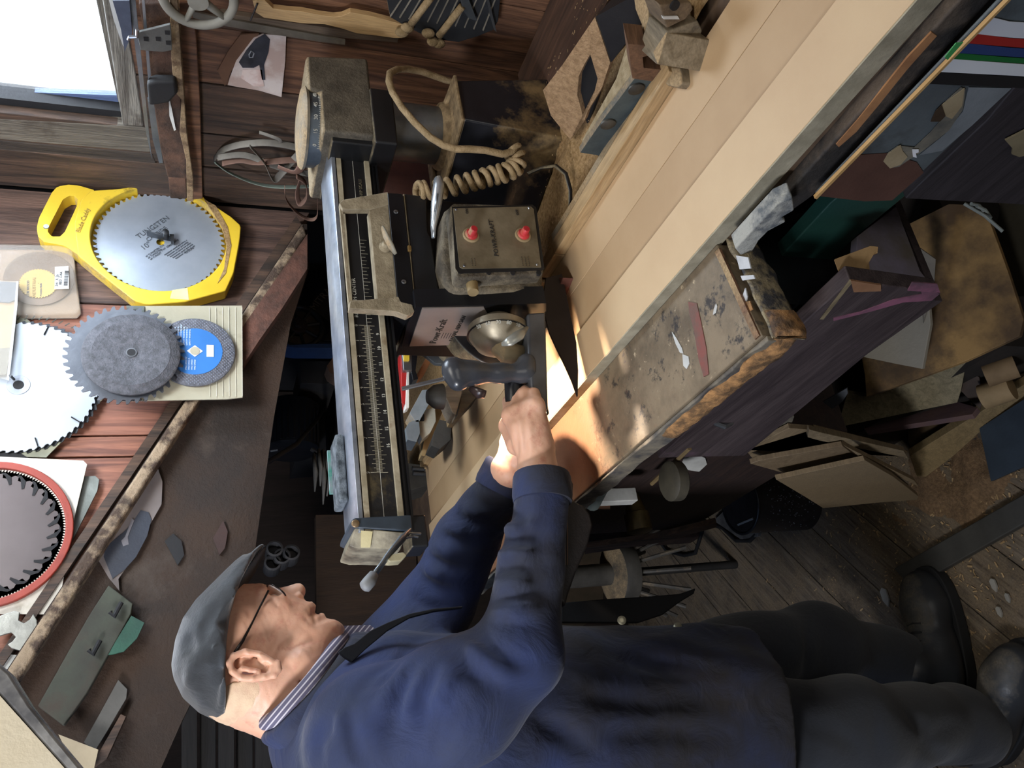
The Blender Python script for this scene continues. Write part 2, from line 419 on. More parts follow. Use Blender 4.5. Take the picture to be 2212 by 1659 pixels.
drift = mat('floor_dust', '#8d7152', '#6a543c', vs=160, rough=.95, bump=.9, bs=300)
o = heap('sawdust_drift', lambda x, y: .010 - .045 * ((x - .46) ** 2 / .06 + (y - 1.28) ** 2 / .10) + .013 * nz(x, y, 9), (.1, .75), (.9, 1.75), 110, drift, -.002)
tag(o, 'thin drift of brown sawdust on the floor below the scrap boards', 'sawdust', kind='stuff')

# right wall: vertical boards, x = 1.25
def wallplane_x(x): return lambda px, py: AX(px, py, x)
WX = 1.252
wr = struct(MB().box((WX + .022, -1.7, 0), (WX + .06, 1.66, .9)).box((WX + .022, -1.7, .9), (WX + .06, .905, 2.5)).box((WX + .022, 1.385, .9), (WX + .06, 1.66, 2.5)).box((WX + .022, .905, .9), (WX + .06, 1.385, 1.618)).build('wall_right', black), 'board wall behind the saw')
edges = [-.1, .15, .34, .54, .70, .86, .98, 1.13, 1.265, 1.40, 1.50, 1.615]
for a, b in zip(edges[:-1], edges[1:]):
    top = 2.48
    if b > .91 and a < 1.36: top = 1.612
    m = wood_brown if b < 1.4 else wood_dark
    MB().box((WX + random.uniform(-.003, .003), a + .0015, .2), (WX + .022, b - .0015, top)).build('wall_board', m, wr, bevel=.002)
# far wall, left wall, ceiling
struct(MB().box((WX + .06, 1.66, 0), (1.42, 1.70, 2.5)).box((1.40, 1.7, 0), (1.42, 3.6, 2.5)).build('trim_1', black), 'dark return of the wall beyond the partition')
struct(MB().box((-1.7, 3.55, 0), (1.43, 3.6, 2.5)).build('wall_far', black), 'dark far wall')
struct(MB().box((-1.75, -1.7, 0), (-1.7, 3.6, 2.5)).build('wall_left', mat('wall_grey', '#4a443e', '#3a3530')), 'dark left wall')
struct(MB().box((-1.75, -1.7, 2.5), (1.43, 3.6, 2.55)).build('ceiling', mat('ceil', '#5a5046', '#40382f')), 'dark board ceiling')
struct(MB().box((-1.75, -1.75, 0), (1.3, -1.7, 2.5)).build('wall_near', mat('wall_grey')  if 0 else MC['wall_grey']), 'wall behind the viewer')

# saw blade wall: boards of the partition y = 1.62, cut off below by the slanting rail
WY = 1.62
def railz(x): return 1.785 - .5415 * (x - .261)
wb = struct(MB().prism([(-1.0, WY + .03, railz(-1.0)), (WX, WY + .03, railz(WX)), (WX, WY + .03, 2.5), (-1.0, WY + .03, 2.5)], (0, .02, 0)).build('wall_back', black), 'partition of reddish brown boards')
bx = [A(0, 1640, WY).x - .1, A(140, 1460, WY).x, A(100, 1230, WY).x, A(220, 1085, WY).x, A(224, 941, WY).x, A(200, 790, WY).x, A(240, 657, WY).x, A(60, 560, WY).x - .0, A(40, 500, WY).x, 1.250]
bx = [-.35, -.16, .02, .20, A(290, 1040, WY).x + .05, A(224, 941, WY).x, A(224, 800, WY).x, A(240, 657, WY).x, 1.250]
bx = sorted(bx)
for i, (a, b) in enumerate(zip(bx[:-1], bx[1:])):
    m = wood_red if b < 1.02 else mat('wood_plum', '#6d5449', '#382a26', grain='Z', rough=.7, bump=.35)
    MB().prism([(a + .0015, WY, railz(a)), (b - .0015, WY, railz(b)), (b - .0015, WY, 2.48), (a + .0015, WY, 2.48)], (0, .03, 0)).build('wall_board', m, wb, bevel=.002)
# slanting rail and the dark panel under it
PY = 1.575
rl = thing('slanted_panel', 'dark brown slanting panel with a dusty rail on top, below the blade wall', 'panel', (.7, PY, 1.5))
fp = lambda px, py: A(px, py, PY)
pts = [(651, 484), (-40, 1530), (-40, 1700), (330, 1700), (392, 1560), (470, 1400), (545, 1230), (592, 900), (628, 700), (668, 575), (663, 484)]
panelm = mat('panel_brown', '#33200f', '#1c120b', vs=4, rough=.8, dirt=.2, dust=0, bump=.4, bs=140)
px_slab('panel_face', pts, fp, (0, .02, 0), panelm, rl)
fr = lambda px, py: A(px, py, PY - .03)
railm = mat('rail_dusty', '#8c7a64', '#42342a', vs=28, vr=(.42, .56), rough=.9, bump=.9, bs=120, dirt=.15)
mbx = MB(); ra, rb = fr(655, 478), fr(-60, 1560); rc, rd_ = fr(-30, 1576), fr(662, 506)
mbx.prism([ra, rb, rc, rd_], (0, .03, 0)).build('rail', railm, rl, bevel=.006)
ra, rb, rc, rd_ = [A(*p, PY + .02) for p in ((640, 466), (-60, 1500), (-60, 1535), (652, 486))]
MB().prism([ra, rb, rc, rd_], (0, .02, 0)).build('back_moulding', wood_dark, rl)
MB().prism([fr(664, 505), fr(524, 706), fr(524, 790), fr(560, 735), fr(610, 665), fr(664, 580)], (0, .028, 0)).build('edge_board', mat('edge_red', '#5e3d31', '#3c281f', vs=30, rough=.8, bump=.5, dust=.1), rl)
# paper and boards fixed on the panel
fq = lambda px, py: A(px, py, PY - .004)
def onpanel(name, label, cat, pts, m, th=.004, dy=0, group=None):
    f = lambda px, py: A(px, py, PY - .001 - dy)
    o = px_slab(name, pts, f, (0, -th, 0), m); tag(o, label, cat, group); return o
pic = thing('picture', 'curling print of a dark leaf shape on grey paper, pinned to the slanting panel', 'picture', fq(280, 1130))
px_slab('sheet', [(335, 995), (351, 1041), (349, 1090), (314, 1152), (285, 1210), (256, 1251), (258, 1277), (236, 1250), (208, 1203), (262, 1112), (316, 1025)], fq, (0, -.002, 0), mat('paper_grey', '#6c6462', '#5e5654', rough=.7, bump=.02), pic)
px_slab('painted_highlight', [(285, 1120), (290, 1124), (276, 1160), (278, 1176), (266, 1180), (262, 1168), (270, 1160)], lambda a, b: A(a, b, PY - .0078), (0, -.0004, 0), mat('highlight_pale', '#77757a', '#5c5a60', rough=.6), pic)  # pale slab painting a highlight onto the leaf shape
px_slab('printed_shape', [(321, 1107), (304, 1102), (285, 1130), (267, 1150), (252, 1162), (228, 1182), (224, 1203), (234, 1228), (243, 1250), (270, 1230), (294, 1203), (318, 1158), (327, 1122)], lambda a, b: A(a, b, PY - .007), (0, -.0006, 0), mat('ink', '#20242e', '#2c313c', vs=9, rough=.5), pic)
hb = thing('hanging_board', 'grey green weathered board with dark hooks, leaning along the slanting panel', 'board', fq(200, 1400))
px_slab('board', [(236, 1268), (288, 1308), (284, 1330), (232, 1424), (190, 1500), (140, 1570), (84, 1528), (150, 1410), (196, 1330)], fq, (0, -.014, 0), mat('grey_green', '#3f4438', '#2e2e27', vs=9, rough=.8, dirt=.2), hb, bevel=.002)
for q in ((252, 1318), (206, 1400)):
    MB().tube([A(q[0] + 10, q[1] - 16, PY - .025), A(q[0] - 6, q[1] + 14, PY - .03), A(q[0] - 14, q[1] + 4, PY - .03)], .004, 8).build('hook', black, hb)
onpanel('green_card', 'green card tucked behind the grey green board', 'card', [(284, 1331), (312, 1346), (296, 1380), (268, 1408), (246, 1414), (232, 1416)], mat('green', '#22503f', '#1a3c32', rough=.6), .004, .012)
onpanel('paper_strip', 'crumpled grey paper strip standing below the green card', 'paper', [(256, 1470), (275, 1490), (273, 1510), (258, 1535), (232, 1580), (205, 1624), (182, 1604), (215, 1545), (244, 1492)], mat('grey_paper2', '#565450', '#484642', rough=.8), .006, .004)
onpanel('cardboard_piece', 'tan torn card corner at the low end of the slanting panel', 'card', [(127, 1587), (213, 1620), (202, 1670), (168, 1670)], mat('tan_card', '#a89a80', '#978a72'), .006, .03)
onpanel('wooden_lath', 'dark narrow wooden lath lying on the slanting panel beside the paper strip', 'lath', [(262, 1545), (273, 1550), (232, 1640), (200, 1665), (214, 1630)], wood_dark, .014, .006)
onpanel('wooden_lath', 'thin brown lath along the dusty rail beside the pinned print', 'lath', [(312, 1022), (318, 1026), (180, 1240), (172, 1236)], wood_red, .01, .004)
for i, (q, l) in enumerate(((((450, 1125), (478, 1155), (494, 1200), (478, 1225), (458, 1190)), 'upper'), (((470, 1115), (488, 1128), (490, 1170), (476, 1205), (462, 1170)), 'lower'))[:1]):
    onpanel('dark_patch', 'small dark diamond of slate hung low on the slanting panel', 'slate', [(374, 1154), (392, 1170), (398, 1200), (384, 1222), (372, 1200), (356, 1170)], black, .004)
onpanel('slate_chip', 'small reddish dark diamond plate further down the slanting panel', 'slate', [(482, 1126), (492, 1150), (486, 1185), (474, 1200), (460, 1164)], mat('plum', '#3a241f', '#2c1b18'), .004)

# window 1 in the right wall
wn = struct(MB().box((WX + .03, .90, 1.612), (WX + .05, .92, 2.4)).build('window_1', wood_dark), 'old window, bright outside')
weath = mat('weathered', '#8f8b82', '#55504a', grain='Y', rough=.8, bump=.6, dirt=.25)
weathz = mat('weathered_z', '#7d766a', '#4a443d', grain='Z', rough=.8, bump=.6, dirt=.2)
# stool (sill) from (217,0)-(265,271) down to (305,275), casing post beyond
s1 = lambda px, py: AX(px, py, WX)
MB().prism([s1(219, -12), s1(265, 272), s1(312, 275), s1(292, 150), s1(262, -12)], (.06, 0, 0)).build('window_sill', weath, wn, bevel=.004)
MB().prism([s1(-20, 256), s1(-20, 300), s1(326, 330), s1(320, 277), s1(265, 272)], (.03, 0, 0)).build('window_frame', weathz, wn, bevel=.003)
MB().prism([s1(-20, 302), s1(-20, 344), s1(345, 372), s1(330, 332)], (.02, 0, 0)).build('window_casing', mat('casing_dark', '#4a4038', '#2a2420', grain='Z', rough=.8, bump=.5), wn, bevel=.003)
s2 = lambda px, py: AX(px, py, WX + .045)
MB().prism([s2(-20, 228), s2(-20, 260), s2(268, 275), s2(262, 250)], (.02, 0, 0)).build('window_stile', mat('stile_blue', '#7c8ca8', '#5a667e', grain='Z', rough=.7, bump=.5), wn)
MB().prism([s2(-20, 196), s2(-20, 226), s2(262, 248), s2(252, 206)], (.012, 0, 0)).build('outer_casing', mat('outer_blue', '#6476a0', '#46547a', grain='Z', rough=.7, bump=.5), wn)
MB().prism([s2(205, -14), s2(252, 206), s2(264, 250), s2(222, -14)], (.012, 0, 0)).build('sash_rail', weath, wn)
MB().prism([s2(-30, 235), s2(262, 252), s2(212, -14), s2(-30, -14)], (.003, 0, 0)).build('pane', mat('glass', '#ffffff', '#ffffff', rough=.05, trans=1, bump=0, alpha=.25), wn)
# outside: bright sky-lit snow field beyond the glass
o = MB().box((2.4, -1.5, -.2), (2.45, 4.5, 4.2)).build('outside_sky', mat('sky_white', '#f6faff', '#f6faff', emit=1.15, bump=0)); struct(o, 'overexposed daylight outside the window')

# ------------------------------------------------------------------ saw bench
benchbrown = mat('bench_brown', '#3c2d29', '#281f20', grain='Y', rough=.6, bump=.2, dirt=.15, dirtcol='#1d1b20')
TZ = .92
bench = thing('saw_bench', 'long dark brown saw bench with knobs, drawers and a worn paint-stained front strip', 'workbench', (.8, 1.4, 0))
MB().box((.462, 1.10, .42), (1.09, 1.66, .868)).build('cabinet', benchbrown, bench, bevel=.004)
MB().box((1.10, -.1, .0), (1.125, 2.35, .868)).build('back_panel', mat('back_dark', '#231d1a', '#171311', rough=.9), bench)
for lx, ly in ((1.0, 1.59), (1.0, .2), (.60, 2.26), (1.0, 2.26)): MB().box((lx, ly, 0), (lx + .07, ly + .07, .42 if ly == 1.59 else .868)).build('leg', benchbrown, bench, bevel=.003)
MB().box((.54, .66, .87), (1.215, 2.4, .915)).box((.535, -.1, .87), (1.03, .66, .915)).build('core_board', mat('core', '#6b5642', '#4c3b2e', vs=20, rough=.8), bench)
worn = NT('worn_top')
if 1:
    v = worn.coords((1, 1, 1), False)
    b = worn.mix(worn.ramp(worn.noise(v, 9, 8, .7), .38, .6), hexc('#645848'), hexc('#897a64'))
    b = worn.mix(worn.ramp(worn.noise(v, 26, 8, .75), .55, .62), b, hexc('#3b3735'))
    b = worn.mix(worn.ramp(worn.noise(v, 60, 5, .7), .63, .68), b, hexc('#b7a68a'))
    sp = worn.add('ShaderNodeSeparateXYZ'); worn.ln(v, sp.inputs[0])
    mp = worn.add('ShaderNodeMapRange'); mp.inputs[1].default_value = -.33; mp.inputs[2].default_value = -.22; mp.inputs[3].default_value = 0; mp.inputs[4].default_value = .85
    nn = worn.add('ShaderNodeMath', operation='MULTIPLY_ADD'); worn.ln(worn.noise(v, 9, 6, .7), nn.inputs[0]); nn.inputs[1].default_value = .25; worn.ln(sp.outputs[1], nn.inputs[2])
    worn.ln(nn.outputs[0], mp.inputs[0])
    b = worn.mix(mp.outputs[0], b, hexc('#8c6247'))      # bare brown hardboard towards the operator's end
    worn.ln(b, worn.b.inputs['Base Color']); worn.b.inputs['Roughness'].default_value = .45
    bn = worn.add('ShaderNodeBump'); bn.inputs['Strength'].default_value = .35; bn.inputs['Distance'].default_value = .002; worn.ln(worn.noise(v, 70, 6, .7), bn.inputs['Height']); worn.ln(bn.outputs[0], worn.b.inputs['Normal'])
worn = worn.m
MB().prism([(.392, .662, .905), (.392, 2.3, .905), (.5325, 2.3, .905), (.5325, .69, .905)], (0, 0, .018)).build('front_strip', worn, bench, bevel=.002)
rsx = random.Random(5)
def ragged(p0, p1, n, outv, amp, th, m, name, seed):
    r = random.Random(seed); p0, p1, outv = Vector(p0), Vector(p1), Vector(outv); a = [p0.lerp(p1, i / n) for i in range(n + 1)]
    b = [q + outv * (1 + r.uniform(-amp, amp)) for q in a]; return MB().prism(a + b[::-1], th).build(name, m, bench, bevel=.0015)
chipm = mat('chipped_edge', '#b98a58', '#6b5238', vs=45, vr=(.4, .6), rough=.95, bump=1., bs=90, dirt=.25, dirtcol='#26262e')
ragged((.392, .66, .885), (.392, 2.3, .885), 90, (-.005, 0, 0), .4, (0, 0, .034), mat('edge_dark', '#4c4a4a', '#8b8270', vs=30, rough=.8, dirt=.3), 'edge_band', 2)
def lumpy(p0, p1, w, h, m, name, seed, n=60):
    r = random.Random(seed); p0, p1 = Vector(p0), Vector(p1); d = (p1 - p0).normalized(); o_ = Vector((d.y, -d.x, 0)); vs = []
    for i in range(n + 1):
        q = p0.lerp(p1, i / n); e = min(1, i / 3, (n - i) / 3) * .6 + .4
        for k in range(7):
            a = PI * k / 6; vs.append(q + (-o_ if o_.dot(Vector((-1, -1, 0))) < 0 else o_) * w * math.sin(a) * e * (1 + .45 * mn.noise(q * 60 + Vector((k, seed, 0)))) + Vector((0, 0, h / 2 * math.cos(a) * (1 + .25 * mn.noise(q * 45 + Vector((seed, k, 0)))))))
    fs = [(i * 7 + k, i * 7 + k + 1, (i + 1) * 7 + k + 1, (i + 1) * 7 + k) for i in range(n) for k in range(6)] + [(i * 7, (i + 1) * 7, (i + 1) * 7 + 6, i * 7 + 6) for i in range(n)]
    return MB().add(vs, fs).build(name, m, bench, smooth=True)
lumpy((.391, .655, .896), (.391, .93, .897), .010, .036, chipm, 'chipped_edge', 4, 90)
lumpy((.386, .656, .893), (.530, .676, .897), .0045, .044, mat('chipped_dark', '#94876c', '#3c3c40', vs=38, vr=(.42, .55), rough=.9, bump=1., bs=80), 'chipped_end', 9)
lumpy((.384, .650, .895), (.420, .655, .896), .009, .040, chipm, 'chipped_corner', 6, 24)
for k, q in enumerate(([(1592, 552), (1618, 556), (1624, 580), (1600, 582)], [(1602, 596), (1630, 594), (1633, 602), (1606, 606)], [(1606, 640), (1612, 622), (1616, 640), (1612, 660)])): MB().prism([AZ(*p, .920) for p in q], (0, 0, .0015)).build('white_paint_chip', mat('white_chip', '#c9cbcf', '#a6a8aa', rough=.6), bench)
MB().prism([AZ(*p, .9205) for p in [(1600, 655), (1622, 650), (1628, 668), (1612, 680)]], (0, 0, .0015)).build('bare_chip', chipm, bench)
MB().prism([(.394, .664, .922), (.524, .686, .922), (.524, .695, .922), (.394, .673, .922)], (0, 0, .003)).build('end_lath', wood_brown, bench)
redp = mat('red_paint', '#7f4a42', '#6b5148', vs=40, vr=(.42, .6), rough=.7)
whitep = mat('white_paint', '#cfd0cc', '#a9a9a6', rough=.6)
def patch(pts, m, nm, z=.9234, th=.0008): return px_slab(nm, pts, lambda a, b: AZ(a, b, z), (0, 0, th), m, bench)
patch([(1488, 652), (1506, 655), (1516, 700), (1526, 750), (1532, 808), (1521, 814), (1510, 775), (1500, 715), (1490, 676)], redp, 'red_paint_streak')
patch([(1452, 716), (1462, 730), (1474, 752), (1477, 764), (1470, 762), (1460, 742)], whitep, 'white_paint_drip')
patch([(1475, 765), (1488, 770), (1490, 785), (1484, 797), (1477, 790)], whitep, 'white_paint_drip')
patch([(1543, 668), (1548, 655), (1550, 662), (1547, 676), (1541, 680)], whitep, 'white_paint_drip')
# knob, pulley, catch and other fittings on the cabinet front (x = .42)
def fx(px, py, x=.46): return AX(px, py, x)
p = fx(1365, 1068); MB().lathe(p + Vector((-.075, 0, 0)), (1, 0, 0), [(0, .020), (.002, .024), (.036, .024), (.038, .02), (.075, .012)], 24).build('ring_knob', mat('brass_old', '#8a7a4e', '#4d4433', rough=.4, metal=.8), bench, smooth='auto')
MB().tube([fx(1480, 930) + Vector((-.03, 0, 0)), fx(1400, 1010) + Vector((-.03, 0, 0))], .004, 8).build('cord', mat('cord_tan', '#7b6848'), bench)
p = fx(1440, 965); MB().lathe(p + Vector((-.06, 0, -.01)), (0, 0, 1), [(0, .030), (.003, .033), (.02, .033), (.024, .028)], 24).build('round_latch', mat('olive', '#5a5444', '#3c382f'), bench, smooth='auto')
p = fx(1552, 876); MB().tube([p + Vector((0, .0, .012)), p + Vector((-.03, 0, .012)), p + Vector((-.034, 0, -.0)), p + Vector((-.03, 0, -.012)), p + Vector((0, 0, -.012))], .005, 8).build('pull', steel, bench)
px_slab('white_paint_blot', [(1478, 985), (1500, 980), (1523, 988), (1527, 1002), (1510, 1018), (1484, 1014), (1472, 1002)], lambda a, b: fx(a, b, .4595), (-.001, 0, 0), whitep, bench)
px_slab('trim_strip', [(1262, 1172), (1420, 1150), (1545, 1118), (1545, 1128), (1420, 1162), (1262, 1186)], lambda a, b: fx(a, b, .455), (-.012, 0, 0), wood_dark, bench)
# a pale T-shaped clamp standing at the bench front
cl = thing('t_clamp', 'white wooden clamp with a grey rounded head hanging at the front of the brown bench', 'clamp', fx(1300, 1110, .40))
MB().box(tuple(fx(1285, 1075, .41) + Vector((-.012, -.012, -.075))), tuple(fx(1285, 1075, .41) + Vector((.012, .012, 0)))).build('post', whitep, cl, bevel=.002)
MB().tube([fx(1280, 1088, .40), fx(1296, 1056, .40)], .013, 12).build('head', mat('greyblue', '#7f8a88'), cl, smooth='auto')
MB().prism([fx(1318, 1066, .42), fx(1318, 1100, .42), fx(1290, 1100, .42), fx(1290, 1066, .42)], (.02, 0, 0)).build('block', wood_brown, cl)

MB().box((1.031, -.1, .87), (1.215, 1.1, .921)).build('rear_board', mat('rear_board', '#5d4335', '#3a2a22', grain='Y', rough=.7, dust=.0), bench)
# wide boards on the table: two flat strips and the workpiece in front of them
o = MB().box((.687, .30, .9155), (.7595, 2.02, .932)).build('table_board', mdf, bevel=.0008); tag(o, 'flat tan fibreboard strip lying against the fence, full length of the saw table', 'board')
o = MB().box((.612, .30, .9155), (.6862, 2.02, .932)).build('table_board', mat('mdf_mid', '#bb9e79', '#b0926d', vs=5, rough=.6, bump=.06, bs=400), bevel=.0008); tag(o, 'flat tan fibreboard strip between the fence-side strip and the raised pale board', 'board')
wp = MB().box((.5345, .30, .9155), (.6115, 2.02, .939)).build('workpiece', mdf2, bevel=.0008)
MB().box((.5325, .30, .9160), (.5344, 2.02, .9384)).build('raw_edge', mat('edge_raw', '#aaa28c', '#8f8873', vs=30, rough=.85, bump=.3), wp); tag(wp, 'paler tan board lying highest and nearest the operator on the saw table', 'board')
px = AZ(1746, 322, .9392)
# fence
fen = thing('fence', 'pale wooden fence strip along the back of the fibreboards, with a saw cut', 'fence', (.77, .8, .916))
fa = MB().prism([(.7605, .650, .916), (.7605, 1.045, .916), (.785, 1.045, .916), (.785, .650, .916)], (0, 0, .034)).build('fence_rail', pale, fen, bevel=.0015)
MB().box((.7605, 1.047, .916), (.785, 1.115, .949)).build('fence_end', pale, fen, bevel=.0015)
MB().box((.7605, 1.13, .916), (.785, 2.02, .945)).build('fence_rail', pale, fen, bevel=.0015)
MB().prism([(.787, .645, .916), (.787, 1.05, .916), (.803, 1.05, .916), (.803, .645, .916)], (0, 0, .03)).build('backing_strip', mat('grey_strip', '#a5987f', '#857a66', grain='Y', rough=.8, dust=.1), fen, bevel=.001)
o = MB().prism([AZ(1190, 598, .95), AZ(1216, 600, .95), AZ(1202, 636, .95), AZ(1172, 640, .95)], (0, 0, -.034)).build('fence_offcut', mat('redwood', '#7c4c40', '#5a352d', grain='Y', rough=.6), bevel=.001)
tag(o, 'small reddish wood offcut wedged at the end of the fence beside the saw', 'block')
# sawdust heaped on the bench behind the fence
o = heap('bench_sawdust', lambda x, y: .005 + .010 * nz(x, y, 7, 3) - .12 * max(0, (x - .97)) , (.804, .12), (1.03, 1.05), 90, sawdust, .916)
tag(o, 'sawdust lying thick on the bench between the fence and the right wall', 'sawdust', kind='stuff')
o = heap('bench_sawdust', lambda x, y: .003 + .004 * nz(x, y, 7, 8), (.79, 1.05), (1.10, 2.3), 60, sawdust, .915)
tag(o, 'thinner sawdust layer on the bench beyond the saw', 'sawdust', kind='stuff')
lt = MB(); rs = random.Random(11)
for i in range(700): chip(lt, (rs.uniform(.81, 1.1), rs.uniform(.4, 1.1), .925 + rs.uniform(0, .012)), rs.uniform(.0008, .003), rs)
tag(lt.build('wood_chips', pale), 'fine pale chips lying on the sawdust behind the fence', 'shavings', kind='stuff')

# dusty box with a diamond opening, in front of the right wall
tr = thing('dust_chute', 'black sheet metal chute with sawdust-caked rim and dark opening, behind the saw column', 'chute', AZ(1260, 150, .93))
f = plane3(A(1175, 180, 1.0) * 1, AZ(1300, 40, .97), AZ(1235, 300, .94))
th = -f.n * .004
def ring_px(outer, inner, f, vec): return MB().ringprism([f(*p) for p in outer], [f(*p) for p in inner], vec)
f = plane3(AZ(1175, 190, 1.0), AZ(1285, 37, 1.0), AZ(1235, 305, .935))
ring_px([(1285, 37), (1318, 135), (1300, 190), (1232, 302), (1190, 250), (1173, 195), (1215, 140)],
        [(1275, 117), (1291, 170), (1285, 195), (1262, 262), (1247, 205), (1250, 165), (1262, 140)], f, f.n * -.012).build('dusty_rim', mat('rim_dust', '#b0906c', '#8d7050', vs=120, rough=.95, bump=1, bs=200), tr)
MB().prism([f(*p) - f.n * .010 for p in [(1276, 100), (1299, 170), (1262, 280), (1240, 205), (1250, 140)]], f.n * -.01).build('inner_shell', black, tr)
MB().prism([f(1287, 36), f(1320, 135), f(1400, 30), f(1370, -10)], f.n * -.05).build('chute_side', mat('chute_black', '#1b1b1e', '#111114', rough=.5), tr)

# blue-grey wooden plate with two screws lying behind the fence, wooden blocks
def blk(name, label, cat, pts, z, th, m, bevel=.0015, parent=None, group=None):
    o = px_slab(name, pts, lambda a, b: AZ(a, b, z), (0, 0, -th), m, parent, bevel)
    if parent is None: tag(o, label, cat, group)
    return o
plt_ = thing('wooden_jig', 'blue-grey painted wooden jig with two large screws, dusty top, lying along the fence', 'jig', AZ(1330, 220, .93))
blueg = mat('blue_grey', '#4b5556', '#363f42', vs=20, rough=.7, dust=.05)
blk('dusty_top', '', '', [(1354, 95), (1362, 96), (1372, 145), (1370, 168), (1300, 262), (1262, 318), (1254, 316), (1258, 300), (1330, 170)], .975, .004, mat('dust_top', '#a59678', '#8a7a5c', vs=90, rough=.95, bump=.8), parent=plt_)
f = plane3(AZ(1372, 168, .976), AZ(1262, 320, .976), AZ(1435, 170, .935))
MB().prism([f(*p) for p in [(1372, 168), (1434, 178), (1415, 192), (1400, 215), (1372, 275), (1335, 290), (1300, 340), (1290, 336), (1253, 330), (1300, 262)]], -f.n * .01).build('painted_face', blueg, plt_, bevel=.001)
for q in ((1374, 190), (1313, 266)):
    MB().lathe(f(*q), f.n, [(0, .011), (.003, .011), (.005, .007), (.006, .001)], 20).build('screw', mat('screw_old', '#5d5b55', '#45433f', rough=.5, metal=.6), plt_, smooth='auto')
MB().prism([f(*p) + f.n * .001 for p in [(1356, 93), (1395, 97), (1404, 118), (1388, 122), (1390, 145), (1436, 150), (1432, 178), (1366, 168)]], -f.n * .03).build('end_block', mat('end_brown', '#7d5c45', '#5a4232', grain='X', rough=.6), plt_)
bl = thing('clamp_block', 'grey dusty wooden clamp block with a brown end, nearest the top of the fence', 'block', AZ(1440, 80, .92))
gd = mat('grey_dust_wood', '#9b8d74', '#786a53', grain='X', rough=.85, dust=.2)
blk('body', '', '', [(1400, 40), (1440, 70), (1420, 140), (1372, 20), (1368, -10), (1400, -10)], .99, .06, gd, parent=bl)
f = plane3(AZ(1440, 70, .99), AZ(1420, 140, .985), AZ(1500, 120, .935))
MB().prism([f(*p) for p in [(1441, 68), (1508, 45), (1518, 66), (1494, 128), (1487, 141), (1418, 140)]], -f.n * .04).build('end_grain', mat('endgrain', '#8b7f69', '#62594a', grain='X', rough=.9), bl, bevel=.002)
MB().prism([f(*p) for p in [(1424, 10), (1493, 5), (1498, 20), (1482, 42), (1441, 62)]], -f.n * .04).build('front_block', mat('fb', '#77654e', '#55483a', grain='X', rough=.8), bl, bevel=.002)
MB().prism([f(*p) + f.n * .002 for p in [(1430, 34), (1462, 33), (1466, 40), (1432, 40)]], -f.n * .004).build('white_spacer', whitep, bl)
MB().lathe(f(1456, 10), f.n, [(0, .006), (.003, .006)], 14).build('bolt', black, bl)
blk('wooden_peg', 'short dusty round peg lying between the clamp block and the fence', 'peg', [(1440, 142), (1468, 144), (1472, 180), (1462, 190), (1436, 184), (1434, 150)], .945, .025, gd, .006)
# ================================================================== radial arm saw
blk_paint = mat('saw_black', '#1c1d20', '#141517', rough=.42, bump=.05, dust=.06, dustcol='#8d8064')
blk_clean = mat('saw_black_clean', '#141519', '#0f1013', rough=.35, bump=.03)
cream = mat('cream', '#b9b09a', '#8f866f', vs=30, rough=.5, dirt=.1, dirtcol='#6b5030')
alu = mat('alu', '#b8c0cc', '#8e98a8', vs=30, rough=.38, metal=.75, bump=.05, dirt=.04, dirtcol='#8c7a5a')
grey_cast = mat('grey_cast', '#5a5c60', '#47494d', rough=.38, metal=.35, bump=.05)
dusty_cast = mat('dusty_cast', '#6e6658', '#4a443a', vs=30, rough=.7, dust=.34, bump=.5, bs=200, dustcol='#a8977a', fine=.3)
ink_w = mat('print_white', '#c4c4bc', '#b4b4ac', rough=.6, bump=0)
ink_d = mat('print_dark', '#2c2a28', '#2c2a28', rough=.6, bump=0)
saw = thing('radial_arm_saw', 'black and cream radial arm saw with ruled arm and two red push buttons', 'saw', (1.03, 1.1, .93))
AF, AB = 1.07, 1.16       # arm faces
x0, x1 = .318, .95
# arm: core, top cap, rails, scale plate
MB().box((x0, AF + .006, 1.224), (x1, AB, 1.290)).build('arm', blk_paint, saw, bevel=.001)
MB().prism([(x0, AF - .002, 1.290), (x0, AF - .002, 1.2965), (x0, AF + .012, 1.301), (x0, AB - .01, 1.301), (x0, AB, 1.296), (x0, AB, 1.290)], (x1 - x0, 0, 0)).build('arm_top', alu, saw, bevel=.0008)
MB().box((x0, AF - .001, 1.2805), (x1, AF + .008, 1.2885)).build('upper_rail', cream, saw, bevel=.0008)
MB().box((x0, AF - .001, 1.2350), (x1, AF + .008, 1.2435)).build('lower_rail', cream, saw, bevel=.0008)
MB().box((x0, AF - .0, 1.2225), (x1, AF + .004, 1.2255)).box((x0, AF + .002, 1.229), (x1, AF + .007, 1.232)).build('lower_lip', blk_clean, saw)
MB().box((x0, AF + .003, 1.2435), (x1, AF + .007, 1.2805)).build('scale_plate', mat('scale_black', '#1a1a1e', '#121214', rough=.5, dust=.0, dirt=.12, dirtcol='#5e5236'), saw)
tk = MB(); gy = AF + .0026
mbl = MB().box((x0, gy - .0002, 1.2612), (x1, gy + .0006, 1.2618)); mbl.build('scale_line', ink_w, saw)
def sx(inch): return .6305 - inch * .0254 - .0005
for i in range(-96, 145):
    inch = i / 16.; xx = sx(inch); L = .0042
    if i < 0 and inch < -6: continue
    if i % 16 == 0: L = .0125
    elif i % 8 == 0: L = .0095
    elif i % 4 == 0: L = .0075
    w = .00022
    if i >= 0: tk.box((xx - w, gy - .0002, 1.2618), (xx + w, gy + .0004, 1.2618 + L))
    if i % 4 == 0 or i >= 0:
        tk.box((xx - w - .0006, gy - .0002, 1.2612 - L * .85), (xx + w - .0006, gy + .0004, 1.2612))
tk.build('scale_ticks', mat('tick', '#b4b0a0', '#8c846c', rough=.6, bump=0), saw)
